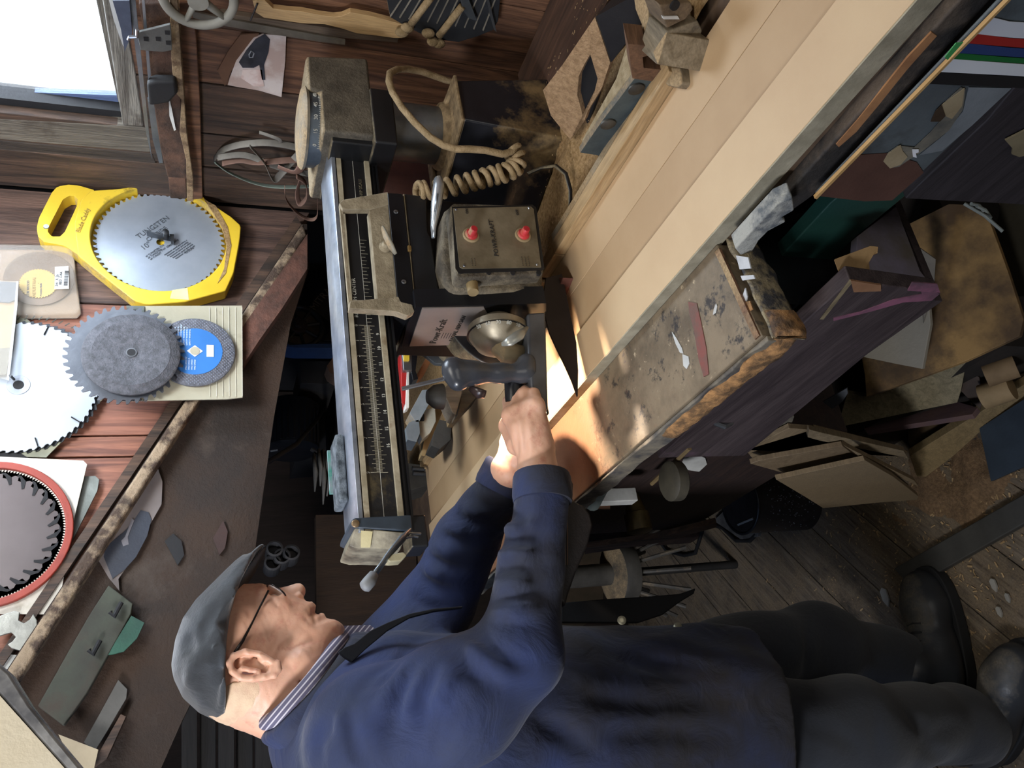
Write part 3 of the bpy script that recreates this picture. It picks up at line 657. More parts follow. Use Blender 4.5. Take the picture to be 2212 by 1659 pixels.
for i in range(0, 10): text(str(i), (sx(i) - .002 + (.0), gy, 1.2755), (1, 0, 0), (0, 0, 1), .0066, ink_w, saw, 'scale_number')
for i in range(9, 17): text(str(i), (sx(i - 8.5) - .003, gy, 1.2447), (1, 0, 0), (0, 0, 1), .0066, ink_w, saw, 'scale_number')
text('RIP FROM CENTER', (.643, gy, 1.2735), (1, 0, 0), (0, 0, 1), .0082, ink_w, saw, 'lettering', sx=1.0)
text('IN-RIP SCALE', (.86, gy, 1.2500), (1, 0, 0), (0, 0, 1), .007, mat('faint', '#6a6452', '#5a5444', bump=0), saw, 'lettering')
# small strip magnet / sponge on the arm top
sp = thing('sandpaper_block', 'grey and green scouring block resting on top of the saw arm', 'scouring pad', (.44, 1.12, 1.302))
MB().prism([A(733, 918, 1.15), A(731, 1000, 1.15), A(738, 1090, 1.15), A(755, 1094, 1.12), A(756, 1000, 1.1), A(746, 922, 1.1)], (0, .004, .0)).build('backing', mat('pad_grey', '#8d949b', '#6d747b', vs=60, rough=.95, bump=.6), sp)
MB().box((.372, 1.10, 1.3015), (.470, 1.150, 1.314)).build('pad', mat('pad_dark', '#3b4248', '#7c858c', vs=70, rough=1, bump=1, bs=300), sp, bevel=.003)
MB().box((.40, 1.148, 1.302), (.465, 1.1535, 1.318)).build('green_layer', mat('pad_green', '#3f8f80', '#8a939a', vs=60, rough=1), sp)
# end cap, crank with pad
MB().prism([A(768, 1118, AF - .004), A(889, 1112, AF - .004), A(892, 1147, AF - .004), A(766, 1140, AF - .004), A(757, 1136, AF - .004), A(760, 1122, AF - .004)], (0, .095, 0)).build('end_cap', mat('cap_blue', '#3e4a56', '#2d3640', rough=.45, bump=.05), saw, bevel=.002)
MB().prism([A(766, 1140, AF - .002), A(880, 1150, AF - .002), A(865, 1188, AF + .012), A(775, 1184, AF + .012), A(753, 1180, AF + .02)], (0, .08, 0)).build('end_housing', mat('cap_cream', '#a29a84', '#5d564a', vs=30, rough=.5, metal=.2), saw, bevel=.002)
MB().prism([A(780, 1146, AF - .003), A(805, 1148, AF - .003), A(800, 1182, AF + .006), A(780, 1182, AF + .006)], (0, .003, 0)).build('end_recess', mat('recess', '#d8cda2', '#b8ac80'), saw)
MB().ball(A(768, 1131, AF - .006), (.0055, .002, .0055)).build('rivet', mat('rivet', '#9a8468', '#7a6448', rough=.4, metal=.5), saw, smooth=True)
MB().tube([A(886, 1146, 1.06), A(866, 1166, 1.05), A(838, 1200, 1.035), A(820, 1226, 1.025), A(806, 1244, 1.02)], [.0045, .0075, .006, .0055, .006], 12, flat=.55).build('crank_lever', mat('lever', '#8f979f', '#6a7076', rough=.4, metal=.7), saw, smooth=True)
MB().tube([A(808, 1240, 1.02), A(798, 1256, 1.018), A(788, 1268, 1.016), A(784, 1272, 1.016)], [.0062, .0082, .0078, .004], 12).build('crank_knob', mat('lever_end', '#8b8d8f', '#6b6d70', rough=.6), saw, smooth=True)
MB().tube([A(909, 1153, 1.06), A(885, 1152, 1.055), A(866, 1156, 1.05)], .0016, 8).tube([A(903, 1160, 1.06), A(893, 1158, 1.058), A(876, 1162, 1.052)], .0016, 8).build('cotter_pin', steel, saw)
MB().prism([A(850, 1196, 1.03), A(872, 1192, 1.03), A(880, 1198, 1.03), A(866, 1212, 1.03), A(842, 1214, 1.03), A(836, 1208, 1.03)], (0, .02, 0)).build('wing_nut', mat('wing', '#b3ab8c', '#8c8468', rough=.5), saw, bevel=.002)
# arm latch below cap
MB().box((.30, 1.09, 1.20), (.345, 1.14, 1.224)).build('arm_stop', blk_paint, saw, bevel=.003)

# rear housing over the column, round index cap with degree scale
hy = 1.02
hs = [A(668, 138, hy), A(803, 119, hy), A(806, 271, hy), A(717, 289, hy), A(701, 232, hy)]
z0h, z1h = 1.222, 1.337
MB().prism([(.945, hy, 1.232), (1.115, hy, 1.232), (1.10, hy, 1.334), (1.03, hy, 1.334), (1.025, hy, 1.316), (.945, hy, 1.316)], (0, .17, 0)).build('housing', dusty_cast, saw, bevel=.006)
MB().box((.930, hy - .004, 1.198), (1.045, 1.19, 1.236)).build('housing_foot', blk_paint, saw, bevel=.004)
MB().box((.936, hy + .012, 1.222), (.952, 1.18, 1.30)).build('housing_front', blk_paint, saw, bevel=.003)
dc = Vector((1.005, 1.085, 1.326))
MB().lathe(dc, (0, 0, 1), [(-.016, .061), (.004, .062), (.006, .062)], 48).build('degree_ring', mat('ring_grey', '#6d7780', '#4e565e', rough=.45, metal=.5), saw, smooth='auto')
MB().lathe(dc + Vector((0, 0, .010)), (0, 0, 1), [(-.004, .065), (.0, .066), (.004, .062), (.008, .04), (.009, .0)], 48).build('index_cap', mat('cap_dust', '#8b8475', '#6a6458', vs=40, rough=.7, dust=.08), saw, smooth='auto')
for k, s_ in enumerate(('0', '15', '30', '45', '60', '75')):
    a = math.radians(205 + 20 * k); rr = .0625; pos = dc + Vector((math.cos(a) * rr, math.sin(a) * rr, -.006))
    text(s_, pos, (-math.sin(a), math.cos(a), 0), (0, 0, 1), .0085, ink_w, saw, 'degree_number', ext=.0008, align='CENTER')
tk = MB()
for k in range(0, 80, 2):
    a = math.radians(200 + k * 1.6); R = Matrix.Rotation(a, 3, 'Z'); tk.obox(dc + Vector((math.cos(a) * .062, math.sin(a) * .062, -.011)), (.0016, .0004, .005 if k % 10 else .007), R)
tk.build('degree_ticks', ink_w, saw)
# column tube and its base box
MB().lathe((1.045, 1.11, 1.05), (0, 0, 1), [(0, .050), (.002, .050), (.05, .050), (.0505, .0492), (.052, .050), (.16, .050)], 40).build('column', mat('col_steel', '#8b8d8f', '#5f6468', vs=10, rough=.3, metal=.45, dirt=.1, dirtcol='#6f5f44'), saw, smooth='auto')
bb = [(.962, 1.0), (1.105, 1.0), (1.105, 1.22), (.962, 1.22)]
MB().hexa([(.955, .985, .918), (1.10, .995, .918), (1.10, 1.2, .918), (.90, 1.2, .918), (.985, 1.0, 1.088), (1.075, 1.005, 1.088), (1.075, 1.18, 1.092), (.93, 1.18, 1.092)]).build('column_base', mat('base_gloss', '#23242a', '#191a1f', rough=.28, dust=.12, dirt=.22, dirtcol='#8a7452', bump=.1), saw, bevel=.004)
MB().ringprism([(.980, .996, 1.088), (1.08, .998, 1.088), (1.08, 1.185, 1.092), (.925, 1.185, 1.092)], [(1.0, 1.03, 1.088), (1.07, 1.03, 1.088), (1.07, 1.16, 1.092), (.96, 1.16, 1.092)], (0, 0, .006)).build('base_flange', mat('flange_dust', '#a48e6c', '#6b5a42', vs=60, rough=.9), saw, bevel=.002)
MB().lathe((1.045, 1.11, 1.085), (0, 0, 1), [(0, .062), (.012, .058), (.016, .052)], 36).build('base_collar', mat('flange_dust'  , '#a48e6c'), saw, smooth='auto')

# carriage on the arm
CY = 1.035
def cpr(name, pts, y, dy, m, bev=.0015): return px_slab(name, pts, lambda a, b: A(a, b, y), (0, dy, 0), m, saw, bev)
fdust = mat('frame_dust', '#a2967e', '#7c715c', vs=50, rough=.85, bump=.4, bs=200)
wd = lambda pts, y: [A(a, b, y) for a, b in pts]
MB().ringprism(wd([(733, 438), (812, 424), (820, 448), (838, 664), (806, 670), (754, 666)], CY), wd([(741, 452), (793, 450), (797, 452), (815, 640), (812, 647), (759, 648)], CY), (0, .008, 0)).build('window_frame_bar', fdust, saw, bevel=.001)
cpr('top_wing', [(733, 438), (741, 431), (838, 414), (848, 440), (800, 452), (740, 452)], CY - .006, .012, fdust)
cpr('lower_wing', [(754, 666), (756, 650), (862, 640), (868, 652), (890, 656), (896, 672), (880, 682), (855, 673)], CY - .008, .014, fdust)
cpr('dusty_face', [(797, 452), (836, 416), (842, 460), (862, 642), (858, 655), (815, 645)], CY - .004, .02, fdust)
cpr('carriage_side', [(837, 416), (868, 418), (872, 424), (896, 655), (893, 661), (862, 652), (858, 640)], CY - .008, .12, blk_clean)
for q in ((855, 458), (872, 609)):
    MB().lathe(A(q[0], q[1], CY - .009), (0, -1, 0), [(0, .0036), (.001, .0036), (.0018, .002), (.002, 0)], 18).build('screw', steel, saw, smooth='auto')
    c_ = A(q[0], q[1], CY - .0112); MB().box(tuple(c_ - Vector((.002, 0, .0004))), tuple(c_ + Vector((.002, .0004, .0004)))).box(tuple(c_ - Vector((.0004, 0, .002))), tuple(c_ + Vector((.0004, .0004, .002)))).build('screw_slot', black, saw)
MB().lathe(A(832, 534, CY - .004), (0, -1, 0), [(0, .0095), (.003, .0095), (.005, .006), (.012, .005)], 20).build('knob_base', fdust, saw, smooth='auto')
MB().tube([A(826, 491, CY - .014), A(833, 508, CY - .018), A(845, 532, CY - .02), A(855, 549, CY - .016)], [.0035, .0068, .0068, .0035], 12, flat=.6).build('wing_knob', mat('knob_grey', '#a09c8e', '#7c786a', rough=.55, dust=.1), saw, smooth=True)
cpr('brass_stop', [(881, 528), (889, 530), (890, 541), (882, 541)], CY - .012, .006, mat('brass', '#8a6d3c', '#5f4a28', metal=.5))
# yoke body
YY = 1.03
cpr('yoke', [(873, 417), (922, 424), (925, 500), (931, 512), (950, 632), (1172, 638), (1180, 644), (1182, 674), (1160, 677), (897, 663)], YY, .15, blk_paint, .003)
cpr('yoke_seam', [(871, 418), (874, 418), (899, 660), (896, 660)], YY - .002, .03, mat('seam', '#8c8068', '#6c6048'))
cpr('yoke_back', [(905, 428), (1155, 452), (1170, 600), (940, 600)], YY + .02, .13, blk_clean, .002)
# motor end with control box
BY = .985
boxd = mat('box_dust', '#8a7f6a', '#4e473c', vs=22, vr=(.38, .62), rough=.9, bump=.8, bs=220, fine=.35)
cpr('motor_housing', [(962, 452), (970, 444), (1158, 450), (1176, 576), (1172, 634), (1150, 634), (985, 626), (966, 612), (952, 560)], BY + .012, .16, boxd, .008)
cpr('control_box', [(972, 444), (980, 438), (1152, 443), (1158, 452), (1176, 578), (1174, 592), (1000, 602), (986, 596)], BY - .012, .04, boxd, .004)
cpr('black_bezel', [(976, 447), (1150, 442), (1158, 448), (1176, 580), (1172, 583), (990, 590), (984, 580)], BY - .0135, .002, blk_paint, 0)
plate = mat('plate', '#8f8672', '#6a614e', vs=16, rough=.45, metal=.35, bump=.15)
cpr('control_plate', [(979, 450), (1147, 446), (1153, 452), (1169, 577), (1000, 580), (993, 576)], BY - .015, .0015, plate, 0)
red = mat('button_red', '#c23438', '#a32a30', rough=.45, dust=.02)
for q in ((1017, 505), (1129, 505)):
    c_ = A(q[0] - 0, q[1] + 4, BY - .015)
    MB().lathe(c_, (0, -1, 0), [(0, .0125), (.002, .0125), (.003, .0115)], 24).build('button_collar', mat('collar_dust', '#a59372', '#857354', rough=.9), saw, smooth='auto')
    MB().lathe(c_, (0, -1, 0), [(.003, .0095), (.0045, .0095), (.006, .0085), (.007, .0062), (.017, .0056), (.018, .005)], 24).build('push_button', red, saw, smooth='auto')
    MB().lathe(c_, (0, -1, 0), [(.0182, .0046), (.0186, .0044)], 20).build('button_tip', mat('red_dark', '#a8242c', '#a8242c', rough=.5, bump=0), saw)
for q in ((985, 452), (1143, 449), (1003, 574), (1160, 571)):
    MB().lathe(A(q[0], q[1], BY - .0152), (0, -1, 0), [(0, .0022), (.0008, .0018)], 12).build('plate_screw', steel, saw)
pr = Vector((1, 0, 0)); pu = Vector((0, 0, 1))
text('ON', A(1012, 462, BY - .0156), pr, pu, .006, ink_d, saw); text('OFF', A(1121, 465, BY - .0156), pr, pu, .006, ink_d, saw)
text('POWR-KRAFT', A(1078, 554, BY - .0156), pr, pu, .0105, ink_d, saw, sx=1.0)
for k in range(3): text('- - - - -', A(1132 + k * 7, 574, BY - .0156), pr, pu, .006, ink_d, saw, 'fine_print')
for k in range(2): text('- - - -', A(1023 + k * 6, 574, BY - .0156), pr, pu, .006, ink_d, saw, 'fine_print')
for q in ((993, 590), (1054, 592), (1106, 592), (1162, 592)):
    MB().lathe(A(q[0], q[1], BY - .0085), (0, -1, 0), [(0, .0042), (.0045, .004)], 14).build('vent_hole', black, saw)
MB().tube([A(1018, 604, BY + .004), A(1022, 632, BY - .002)], [.009, .008], 16).build('oil_spout', mat('spout', '#a08c64', '#7c6a48', rough=.7), saw, smooth='auto')
MB().lathe(A(1018, 604, BY + .0), (0, -.9, .4), [(0, .0075), (.006, .007)], 16).build('spout_plug', black, saw)
# chrome clamp lever in front
MB().tube([A(936, 514, .99), A(936, 490, .985), A(943, 440, .975), A(947, 405, .97), A(946, 388, .97), A(945, 383, .97)], [.004, .0065, .0125, .0128, .010, .004], 14, flat=.65).build('clamp_lever', mat('chrome', '#c2c8cc', '#9aa0a6', rough=.22, metal=.7, bump=.02), saw, smooth=True)
MB().tube([A(940, 455, .968), A(944, 420, .963)], [.0035, .0035], 10, flat=.4).build('lever_recess', mat('recess_grey', '#8d9296', '#7c8186', rough=.3, metal=.6), saw, smooth=True)
# front stainless name plate, faces the operator (-x)
XP = .632
xf = lambda a, b: AX(a, b, XP)
stain = mat('stainless', '#a8a09a', '#8f8680', vs=6, rough=.32, metal=.35, bump=.03)
MB().prism([xf(912, 664) - Vector((.002, 0, 0)), xf(1045, 662) - Vector((.002, 0, 0)), xf(1060, 690) - Vector((.002, 0, 0)), xf(1015, 742) - Vector((.002, 0, 0)), xf(884, 746) - Vector((.002, 0, 0))], (.0019, 0, 0)).build('name_plate', stain, saw)
MB().prism([xf(898, 663), xf(1180, 655), xf(1180, 672), xf(1090, 735), xf(868, 752), xf(880, 700)], (.03, 0, 0)).build('yoke_front', blk_clean, saw)
q0 = AX(945, 728, XP - .001); dirp = (AX(940, 700, XP - .001) - q0); text('Powr-Kraft', AX(941, 742, XP - .0026) + Vector((0, 0, .0)), (0, -1, 0), (0, 0, 1), .016, ink_d, saw, sx=1)
text('RADIAL ARM SAW', AX(978, 737, XP - .0026), (0, -1, 0), (0, 0, 1), .0095, ink_d, saw)
for k in range(4): MB().tube([AX(952 + 0 * k, 732 + 0, XP - .0024) + Vector((0, -.002 + -.004 * 0, -.006 * 0 - .004 * k)), AX(952, 732, XP - .0024) + Vector((0, -.018, -.004 * k))], .0005, 6).build('engraving', ink_d, saw)
# bevel index dial: cone facing the operator, with scale
ax = Vector((-1, 0, .10)).normalized(); dcn = Vector((.600, 1.035, 1.092))
dcn = A(1075, 705, 1.04); dcn.x = .612
dcast = mat('dial_cast', '#9d937e', '#6e675a', vs=18, rough=.42, metal=.45, bump=.1, dirt=.1, dirtcol='#8c7650')
MB().lathe(dcn, ax, [(-.02, .020), (0, .046), (.010, .047), (.012, .045), (.030, .034), (.036, .022), (.040, .012), (.042, .0)], 44).build('bevel_dial', dcast, saw, smooth='auto')
MB().lathe(dcn, ax, [(.0118, .0475), (.0122, .0478)], 44).build('dial_seam', blk_clean, saw)
u_ = Vector((0, -1, 0)); w_ = ax.cross(u_)
sl = Vector((ax * .018 + u_ * 0)); 
for k, s_ in enumerate(('50', '60', '70', '80', '90')):
    a = math.radians(-58 + 20 * k) ; rd = (u_ * math.cos(a) - w_ * math.sin(a)); tg = (-u_ * math.sin(a) - w_ * math.cos(a))
    pos = dcn + ax * .0165 + rd * .0435; text(s_, pos, tg, rd * .6 - ax * .4 if False else (ax * -.82 + rd * .5), .0075, ink_w, saw, 'degree_number', align='CENTER', ext=.0006)
MB().tube([A(1084, 744, .995), A(1100, 738, .985), A(1122, 724, .982), A(1140, 706, .99)], [.003, .0078, .0078, .002], 12, flat=.45).build('dial_wing', mat('wing_bright', '#b9b9b2', '#98988f', rough=.35, metal=.5), saw, smooth=True)
A1, A2 = dcn + ax * .043 + Vector((0, .004, -.014)), dcn + ax * .052 + Vector((0, -.028, -.002))
# horizontal handle bar reaching to the operator and the pistol grip
MB().prism([A(1139, 675, 1.0), A(1180, 672, 1.0), A(1186, 880, 1.0), A(1178, 892, 1.0), A(1160, 886, 1.0), A(1149, 860, 1.0), A(1141, 760, 1.0)], (0, .032, 0)).build('handle_bar', grey_cast, saw, bevel=.005)
MB().tube([A(1130, 770, 1.03), A(1100, 765, 1.03), A(1085, 745, 1.035)], [.016, .018, .02], 14).build('bar_boss', mat('boss', '#94866a', '#6e6450', rough=.7, metal=.2, dust=.1), saw, smooth=True)
grip = G((.42, .95, 1.03), (.58, 1.09, 1.20), .0022)
g1, g2, g3, g4 = A(1135, 805, 1.012), A(1080, 806, 1.012), A(1020, 806, 1.012), A(985, 803, 1.012)
grip.cap(g1, g2, .0135, .0135, .01, 1.1); grip.cap(g2, g3, .0135, .0155, .01, 1.1); grip.cap(g3, g4, .0165, .019, .012, 1.05)
grip.cap(A(975, 790, 1.012), A(990, 826, 1.012), .010, .0125, .012); grip.cap(g1, A(1138, 785, 1.012), .015, .015, .012)
grip.mb().build('pistol_grip', mat('grip', '#44464b', '#35373c', rough=.26, bump=.06), saw, smooth=True)
MB().box(tuple(A(1125, 779, .99)), tuple(A(1000, 783, .99) + Vector((.004, .03, 0)))) if 0 else None
MB().tube([A(1015, 838, 1.02), A(1035, 850, 1.015), A(1048, 852, 1.015)], [.005, .009, .007], 12, flat=.5).build('trigger', mat('trig', '#3a2d2a', '#2a2120', rough=.3), saw, smooth=True)
MB().tube([A(868, 840, 1.05), A(985, 812, 1.03)], .0042, 10, flat=.5).build('guard_rod', steel, saw)
MB().tube([A(1110, 822, 1.03), A(1112, 870, 1.035)], .014, 16).build('hand_knob', blk_clean, saw, smooth='auto')
# blade guard underneath with a dark curved lip standing in for the shade below the motor, arbor, blade
gd_ = MB(); bc = Vector((.70, 1.115, 1.045))
prof = []
for k in range(0, 33):
    a = PI * (-.08 + 1.16 * k / 32); prof.append((bc.x + .125 * math.cos(a), 1.095, bc.z + .095 * math.sin(a)))
gd_.prism(prof, (0, .04, 0)).build('blade_guard', blk_paint, saw, bevel=.003)
MB().prism([A(*p, 1.045) for p in [(1172, 650), (1180, 690), (1187, 717), (1203, 752), (1220, 786), (1236, 822), (1248, 856), (1249, 800), (1245, 740), (1232, 680), (1222, 630), (1214, 592), (1180, 600)]], (0, .004, 0)).build('painted_shade_lip', mat('painted_shade', '#2a1f1c', '#1e1715', rough=.7), saw)
tb = MB(); r1, r2 = .100, .093
vs = []; N = 40
for k in range(N * 2):
    a = PI * k / N; r = r1 if k % 2 else r2; vs.append((bc.x + r * math.cos(a), 1.112, bc.z + r * math.sin(a)))
tb.prism(vs, (0, .002, 0)).build('saw_blade', steel, saw)
MB().prism([A(1178, 640, 1.03), A(1196, 660, 1.04), A(1240, 760, 1.05), A(1268, 830, 1.06), A(1282, 870, 1.06), A(1270, 800, 1.075), A(1248, 700, 1.075), A(1220, 610, 1.075), A(1190, 590, 1.075)], (0, .002, 0)) if 0 else None
# coiled cord
cordm = mat('cord_dusty', '#a6906e', '#84704f', vs=60, rough=.95, bump=.7, bs=250)
MB().tube([A(1010, 186, 1.05), A(960, 172, 1.04), A(912, 155, 1.02), A(880, 149, 1.0), A(858, 150, .985), A(842, 158, .975), A(840, 175, .97), A(848, 200, .968), A(868, 232, .966), A(896, 265, .964), A(930, 297, .962), A(958, 314, .96), A(985, 322, .958), A(1015, 322, .956), A(1050, 325, .955), A(1085, 333, .955), A(1105, 328, .955), A(1116, 318, .955)], .0056, 10).build('power_cord', cordm, saw, smooth=True)
cl_c = [A(1105, 322, .962), A(1118, 345, .965), A(1112, 362, .97), A(1095, 372, .975), A(1070, 378, .985), A(1045, 385, .99), A(1020, 392, 1.0), A(990, 400, 1.01), A(955, 408, 1.02), A(915, 412, 1.03), A(900, 413, 1.03)]
path = []; seg_n = 22; tot = len(cl_c) - 1; turns = 15
for k in range(turns * seg_n):
    t = k / (turns * seg_n - 1) * tot; i = min(int(t), tot - 1); p = cl_c[i].lerp(cl_c[i + 1], t - i); d = (cl_c[i + 1] - cl_c[i]).normalized()
    a_ = d.cross(Vector((0, 1, 0))).normalized(); b_ = d.cross(a_); an = 2 * PI * k / seg_n; path.append(p + (a_ * math.cos(an) + b_ * math.sin(an)) * .0125)
MB().tube(path, .0046, 8).build('coiled_cord', cordm, saw, smooth=True)
# work lamp under the guard, throwing the hot patch on the boards
light_stop = MB().box((.47, 1.034, 1.016), (.635, 1.078, 1.020)).build('light_stop_plate', blk_clean, saw)  # added plate hidden behind the handle bar, stops the work light spilling forward
MB().lathe((.540, 1.125, 1.168), (0, 0, -1), [(0, .010), (.01, .018), (.024, .020)], 20).build('work_lamp', mat('lamp_shell', '#3c3a36', '#2c2a26'), saw, smooth='auto')
sl = bpy.data.lights.new('work_light', 'SPOT'); sl.energy = 13; sl.color = (1, .80, .60); sl.spot_size = math.radians(100); sl.spot_blend = .25; sl.shadow_soft_size = .012
so = bpy.data.objects.new('work_light', sl); COL.objects.link(so); so.location = (.540, 1.125, 1.135)
so.rotation_euler = (Vector((.52, 1.13, .92)) - so.location).to_track_quat('-Z', 'Y').to_euler()
# black flex from the base
fx_ = thing('flex', 'flat black cable curving from the column base down into the sawdust', 'cable', AZ(1210, 400, .93))
MB().tube([A(1140, 375, 1.0), AZ(1170, 362, .97), AZ(1200, 358, .96), AZ(1222, 375, .95), AZ(1232, 410, .935), AZ(1232, 450, .93), AZ(1225, 480, .928)], .004, 10, flat=.6).build('cable', blk_paint, fx_, smooth=True)
# brown board leaning behind the saw with torn papers
bk = thing('leaning_board', 'reddish brown board standing behind the saw motor, against the right wall', 'board', (1.1, 1.35, .93))
f = plane3(A(1180, 400, 1.16), A(870, 330, 1.3), A(1200, 640, 1.4))
MB().prism([(1.12, 1.19, .925), (.80, 1.46, .925), (.80, 1.46, 1.19), (1.12, 1.19, 1.205)], (.005, .012, 0)).build('panel', mat('red_board', '#7c5140', '#5c3a2f', vs=6, rough=.6, bump=.1), bk, bevel=.001)
MB().prism([A(1160, 440, 1.15), A(1190, 420, 1.15), A(1192, 560, 1.25), A(1160, 560, 1.25)], (0, .01, 0)) if 0 else None
# ================================================================== things on the saw blade wall
def wy(d=0.): return lambda px, py: A(px, py, WY - d)
yellow = mat('yellow_plastic', '#e6c63e', '#d9b42c', vs=5, rough=.45, bump=.08, dust=.06, dirt=.04, dirtcol='#6b5526')
blade_m = mat('blade_steel', '#b9c2ce', '#9aa4b2', vs=4, rough=.33, metal=.5, bump=.02, dirt=.03, dirtcol='#7a7f86')
def blade(mbx, c, R, hole, N, depth, th, slots=0, ph=0, hook=.35):
    # toothed disc in the x-z plane, thickness along y
    out = []; inn = []
    for k in range(N):
        a0 = 2 * PI * k / N + ph
        for da, r in ((0, R - depth), (.30, R - depth * .95), (.36, R), (.60, R * .996), (.80, R - depth * .55)):
            a = a0 + da * 2 * PI / N; out.append((c[0] + r * math.cos(a), c[1], c[2] + r * math.sin(a))); inn.append((c[0] + hole * math.cos(a), c[1], c[2] + hole * math.sin(a)))
    mbx.ringprism(out, inn, (0, th, 0)); return mbx
cd = thing('blade_caddy', 'yellow plastic blade caddy with oblong handle and a saw blade in it', 'blade caddy', A(345, 515, WY))
CF = WY - .034
f = lambda a, b: A(a, b, CF)
outer = [(148, 398), (170, 400), (196, 411), (250, 408), (372, 391), (430, 415), (446, 432), (500, 468), (521, 487), (518, 520), (505, 590), (488, 628), (400, 652), (318, 658), (290, 650), (240, 610), (168, 552), (140, 530), (95, 522), (82, 510), (79, 492), (84, 470), (112, 415), (124, 402)]
bc_ = f(346, 512); RI = .1315
import bisect
def resample(P, n):
    P = [Vector(p) for p in P]; L = [0]
    for i in range(len(P)): L.append(L[-1] + (P[(i + 1) % len(P)] - P[i]).length)
    out = []
    for k in range(n):
        t = L[-1] * k / n; i = min(bisect.bisect_right(L, t) - 1, len(P) - 1); out.append(P[i].lerp(P[(i + 1) % len(P)], (t - L[i]) / (L[i + 1] - L[i])))
    return out
O = resample([f(*p) for p in outer], 120)
mbx = MB()
inn = []
for p in O:
    d = p - bc_; d.y = 0; a = math.atan2(d.z, d.x); inn.append(Vector((bc_.x + RI * math.cos(a), CF, bc_.z + RI * math.sin(a))))
# body: outline minus the round well; monotone angular order holds for this shape except at the neck, so cut the neck as its own part
body_px = [(196, 411), (250, 408), (372, 391), (430, 415), (446, 432), (500, 468), (521, 487), (518, 520), (505, 590), (488, 628), (400, 652), (318, 658), (290, 650), (240, 610), (168, 552), (160, 480), (175, 430)]
O = resample([f(*p) for p in body_px], 120); inn = []
for p in O:
    a = math.atan2(p.z - bc_.z, p.x - bc_.x); inn.append(Vector((bc_.x + RI * math.cos(a), CF, bc_.z + RI * math.sin(a))))
MB().ringprism(O, inn, (0, .033, 0)).build('caddy_rim', yellow, cd, bevel=.004)
hand_o = resample([f(*p) for p in [(148, 398), (170, 400), (204, 410), (204, 440), (192, 500), (186, 562), (140, 530), (95, 522), (82, 510), (79, 492), (84, 470), (112, 415), (124, 402)]], 60)
hc = sum(hand_o, Vector()) / 60
hi = [f(*p) for p in [(150, 422), (160, 422), (168, 430), (166, 444), (140, 500), (130, 510), (112, 510), (103, 500), (106, 488), (136, 430)]]
hin = resample(hi, 60)
# align loops by angle
def align(Oo, In):
    c = sum(In, Vector()) / len(In); n = len(Oo); best = min(range(n), key=lambda s: sum((Oo[(i + s) % n] - In[i]).length for i in range(0, n, 4)))
    return [Oo[(i + best) % n] for i in range(n)]
hand_o = [p + Vector((0, .0008, 0)) for p in hand_o]; hin = [p + Vector((0, .0008, 0)) for p in hin]
MB().ringprism(align(hand_o, hin), hin, (0, .032, 0)).build('caddy_handle', yellow, cd, bevel=.004)
MB().lathe((bc_.x, WY - .006, bc_.z), (0, 1, 0), [(0, RI + .004), (.004, RI + .004)], 48).build('caddy_back', yellow, cd)
MB().prism([A(440, 430, CF - .001), A(466, 444, CF - .001), A(492, 490, CF - .001), A(500, 530, CF - .001), A(488, 590, CF - .001), A(470, 612, CF - .001), A(484, 580, CF - .001), A(490, 530, CF - .001), A(480, 490, CF - .001), A(456, 452, CF - .001)], (0, .004, 0)).build('caked_dust', sawdust, cd)
MB().prism([f(367, 645), f(372, 627), f(405, 622), f(408, 648)], (0, -.0005, 0)).build('notch', mat('yellow_pale', '#e3d6a0', '#c9b878', rough=.7), cd)
sb = blade(MB(), (bc_.x, WY - .016, bc_.z), .1285, .008, 60, .0075, .002)
sbo = sb.build('saw_blade', blade_m, cd)
cc = A(340, 510, WY - .022)
MB().tube([A(318, 506, WY - .02), A(345, 512, WY - .02), A(372, 518, WY - .02)], [.011, .013, .008], 14, flat=.25).build('hub_clip', mat('clip', '#3e444c', '#2f343a', rough=.5, metal=.4), cd, smooth=True)
MB().lathe(A(358, 513, WY - .022), (0, -1, 0), [(0, .007), (.02, .007), (.022, .003)], 16).build('hub_bolt', steeld, cd, smooth='auto')
MB().prism([A(366, 505, WY - .03), A(376, 506, WY - .03), A(376, 522, WY - .03), A(370, 520, WY - .03)], (0, .012, 0)).build('clip_tab', steeld, cd)
bl_ink = mat('blade_ink', '#4a5058', '#4a5058', rough=.6, bump=0)
tr_, tu_ = Vector((.9, 0, .43)), Vector((-.43, 0, .9))
def wt(s, px, py, size, m, par, d=.0168, ang=0, **k):
    a = math.radians(ang); return text(s, A(px, py, WY - d), (math.cos(a), 0, math.sin(a)), (-math.sin(a), 0, math.cos(a)), size, m, par, **k)
wt('TUNGSTEN', 300, 516, .016, bl_ink, cd, ang=-46); wt('CARBIDE', 320, 522, .013, bl_ink, cd, ang=-46)
wt('10"', 310, 541, .017, bl_ink, cd, ang=-46)
for k in range(3): wt('60 TUNGSTEN CARBIDE TEETH'[:15 - k * 3], 316 + k * 5, 556 + k * 3, .0055, bl_ink, cd, ang=-46, name='fine_print')
wt('For clean cuts', 350, 543, .008, bl_ink, cd, ang=-46, name='fine_print')
for k in range(5): wt('maximum speed and safety notes'[:26 - k], 356 + k * 6, 552 + k * 2, .0052, bl_ink, cd, ang=-46, name='fine_print')
wt('U.S.A.', 402, 548, .009, bl_ink, cd, ang=-46)
wt('Blade Caddy', 172, 503, .0125, mat('emboss', '#b59a4a', '#8c7a3c', rough=.6, bump=0), cd, d=.0352, ang=-14)
MB().tube([A(104, 490, WY), A(100, 490, WY - .05)], .0022, 8).build('nail', steeld, cd); MB().lathe(A(100, 490, WY - .05), (0, -1, 0), [(0, .0055), (.002, .005)], 14).build('nail_head', steel, cd)

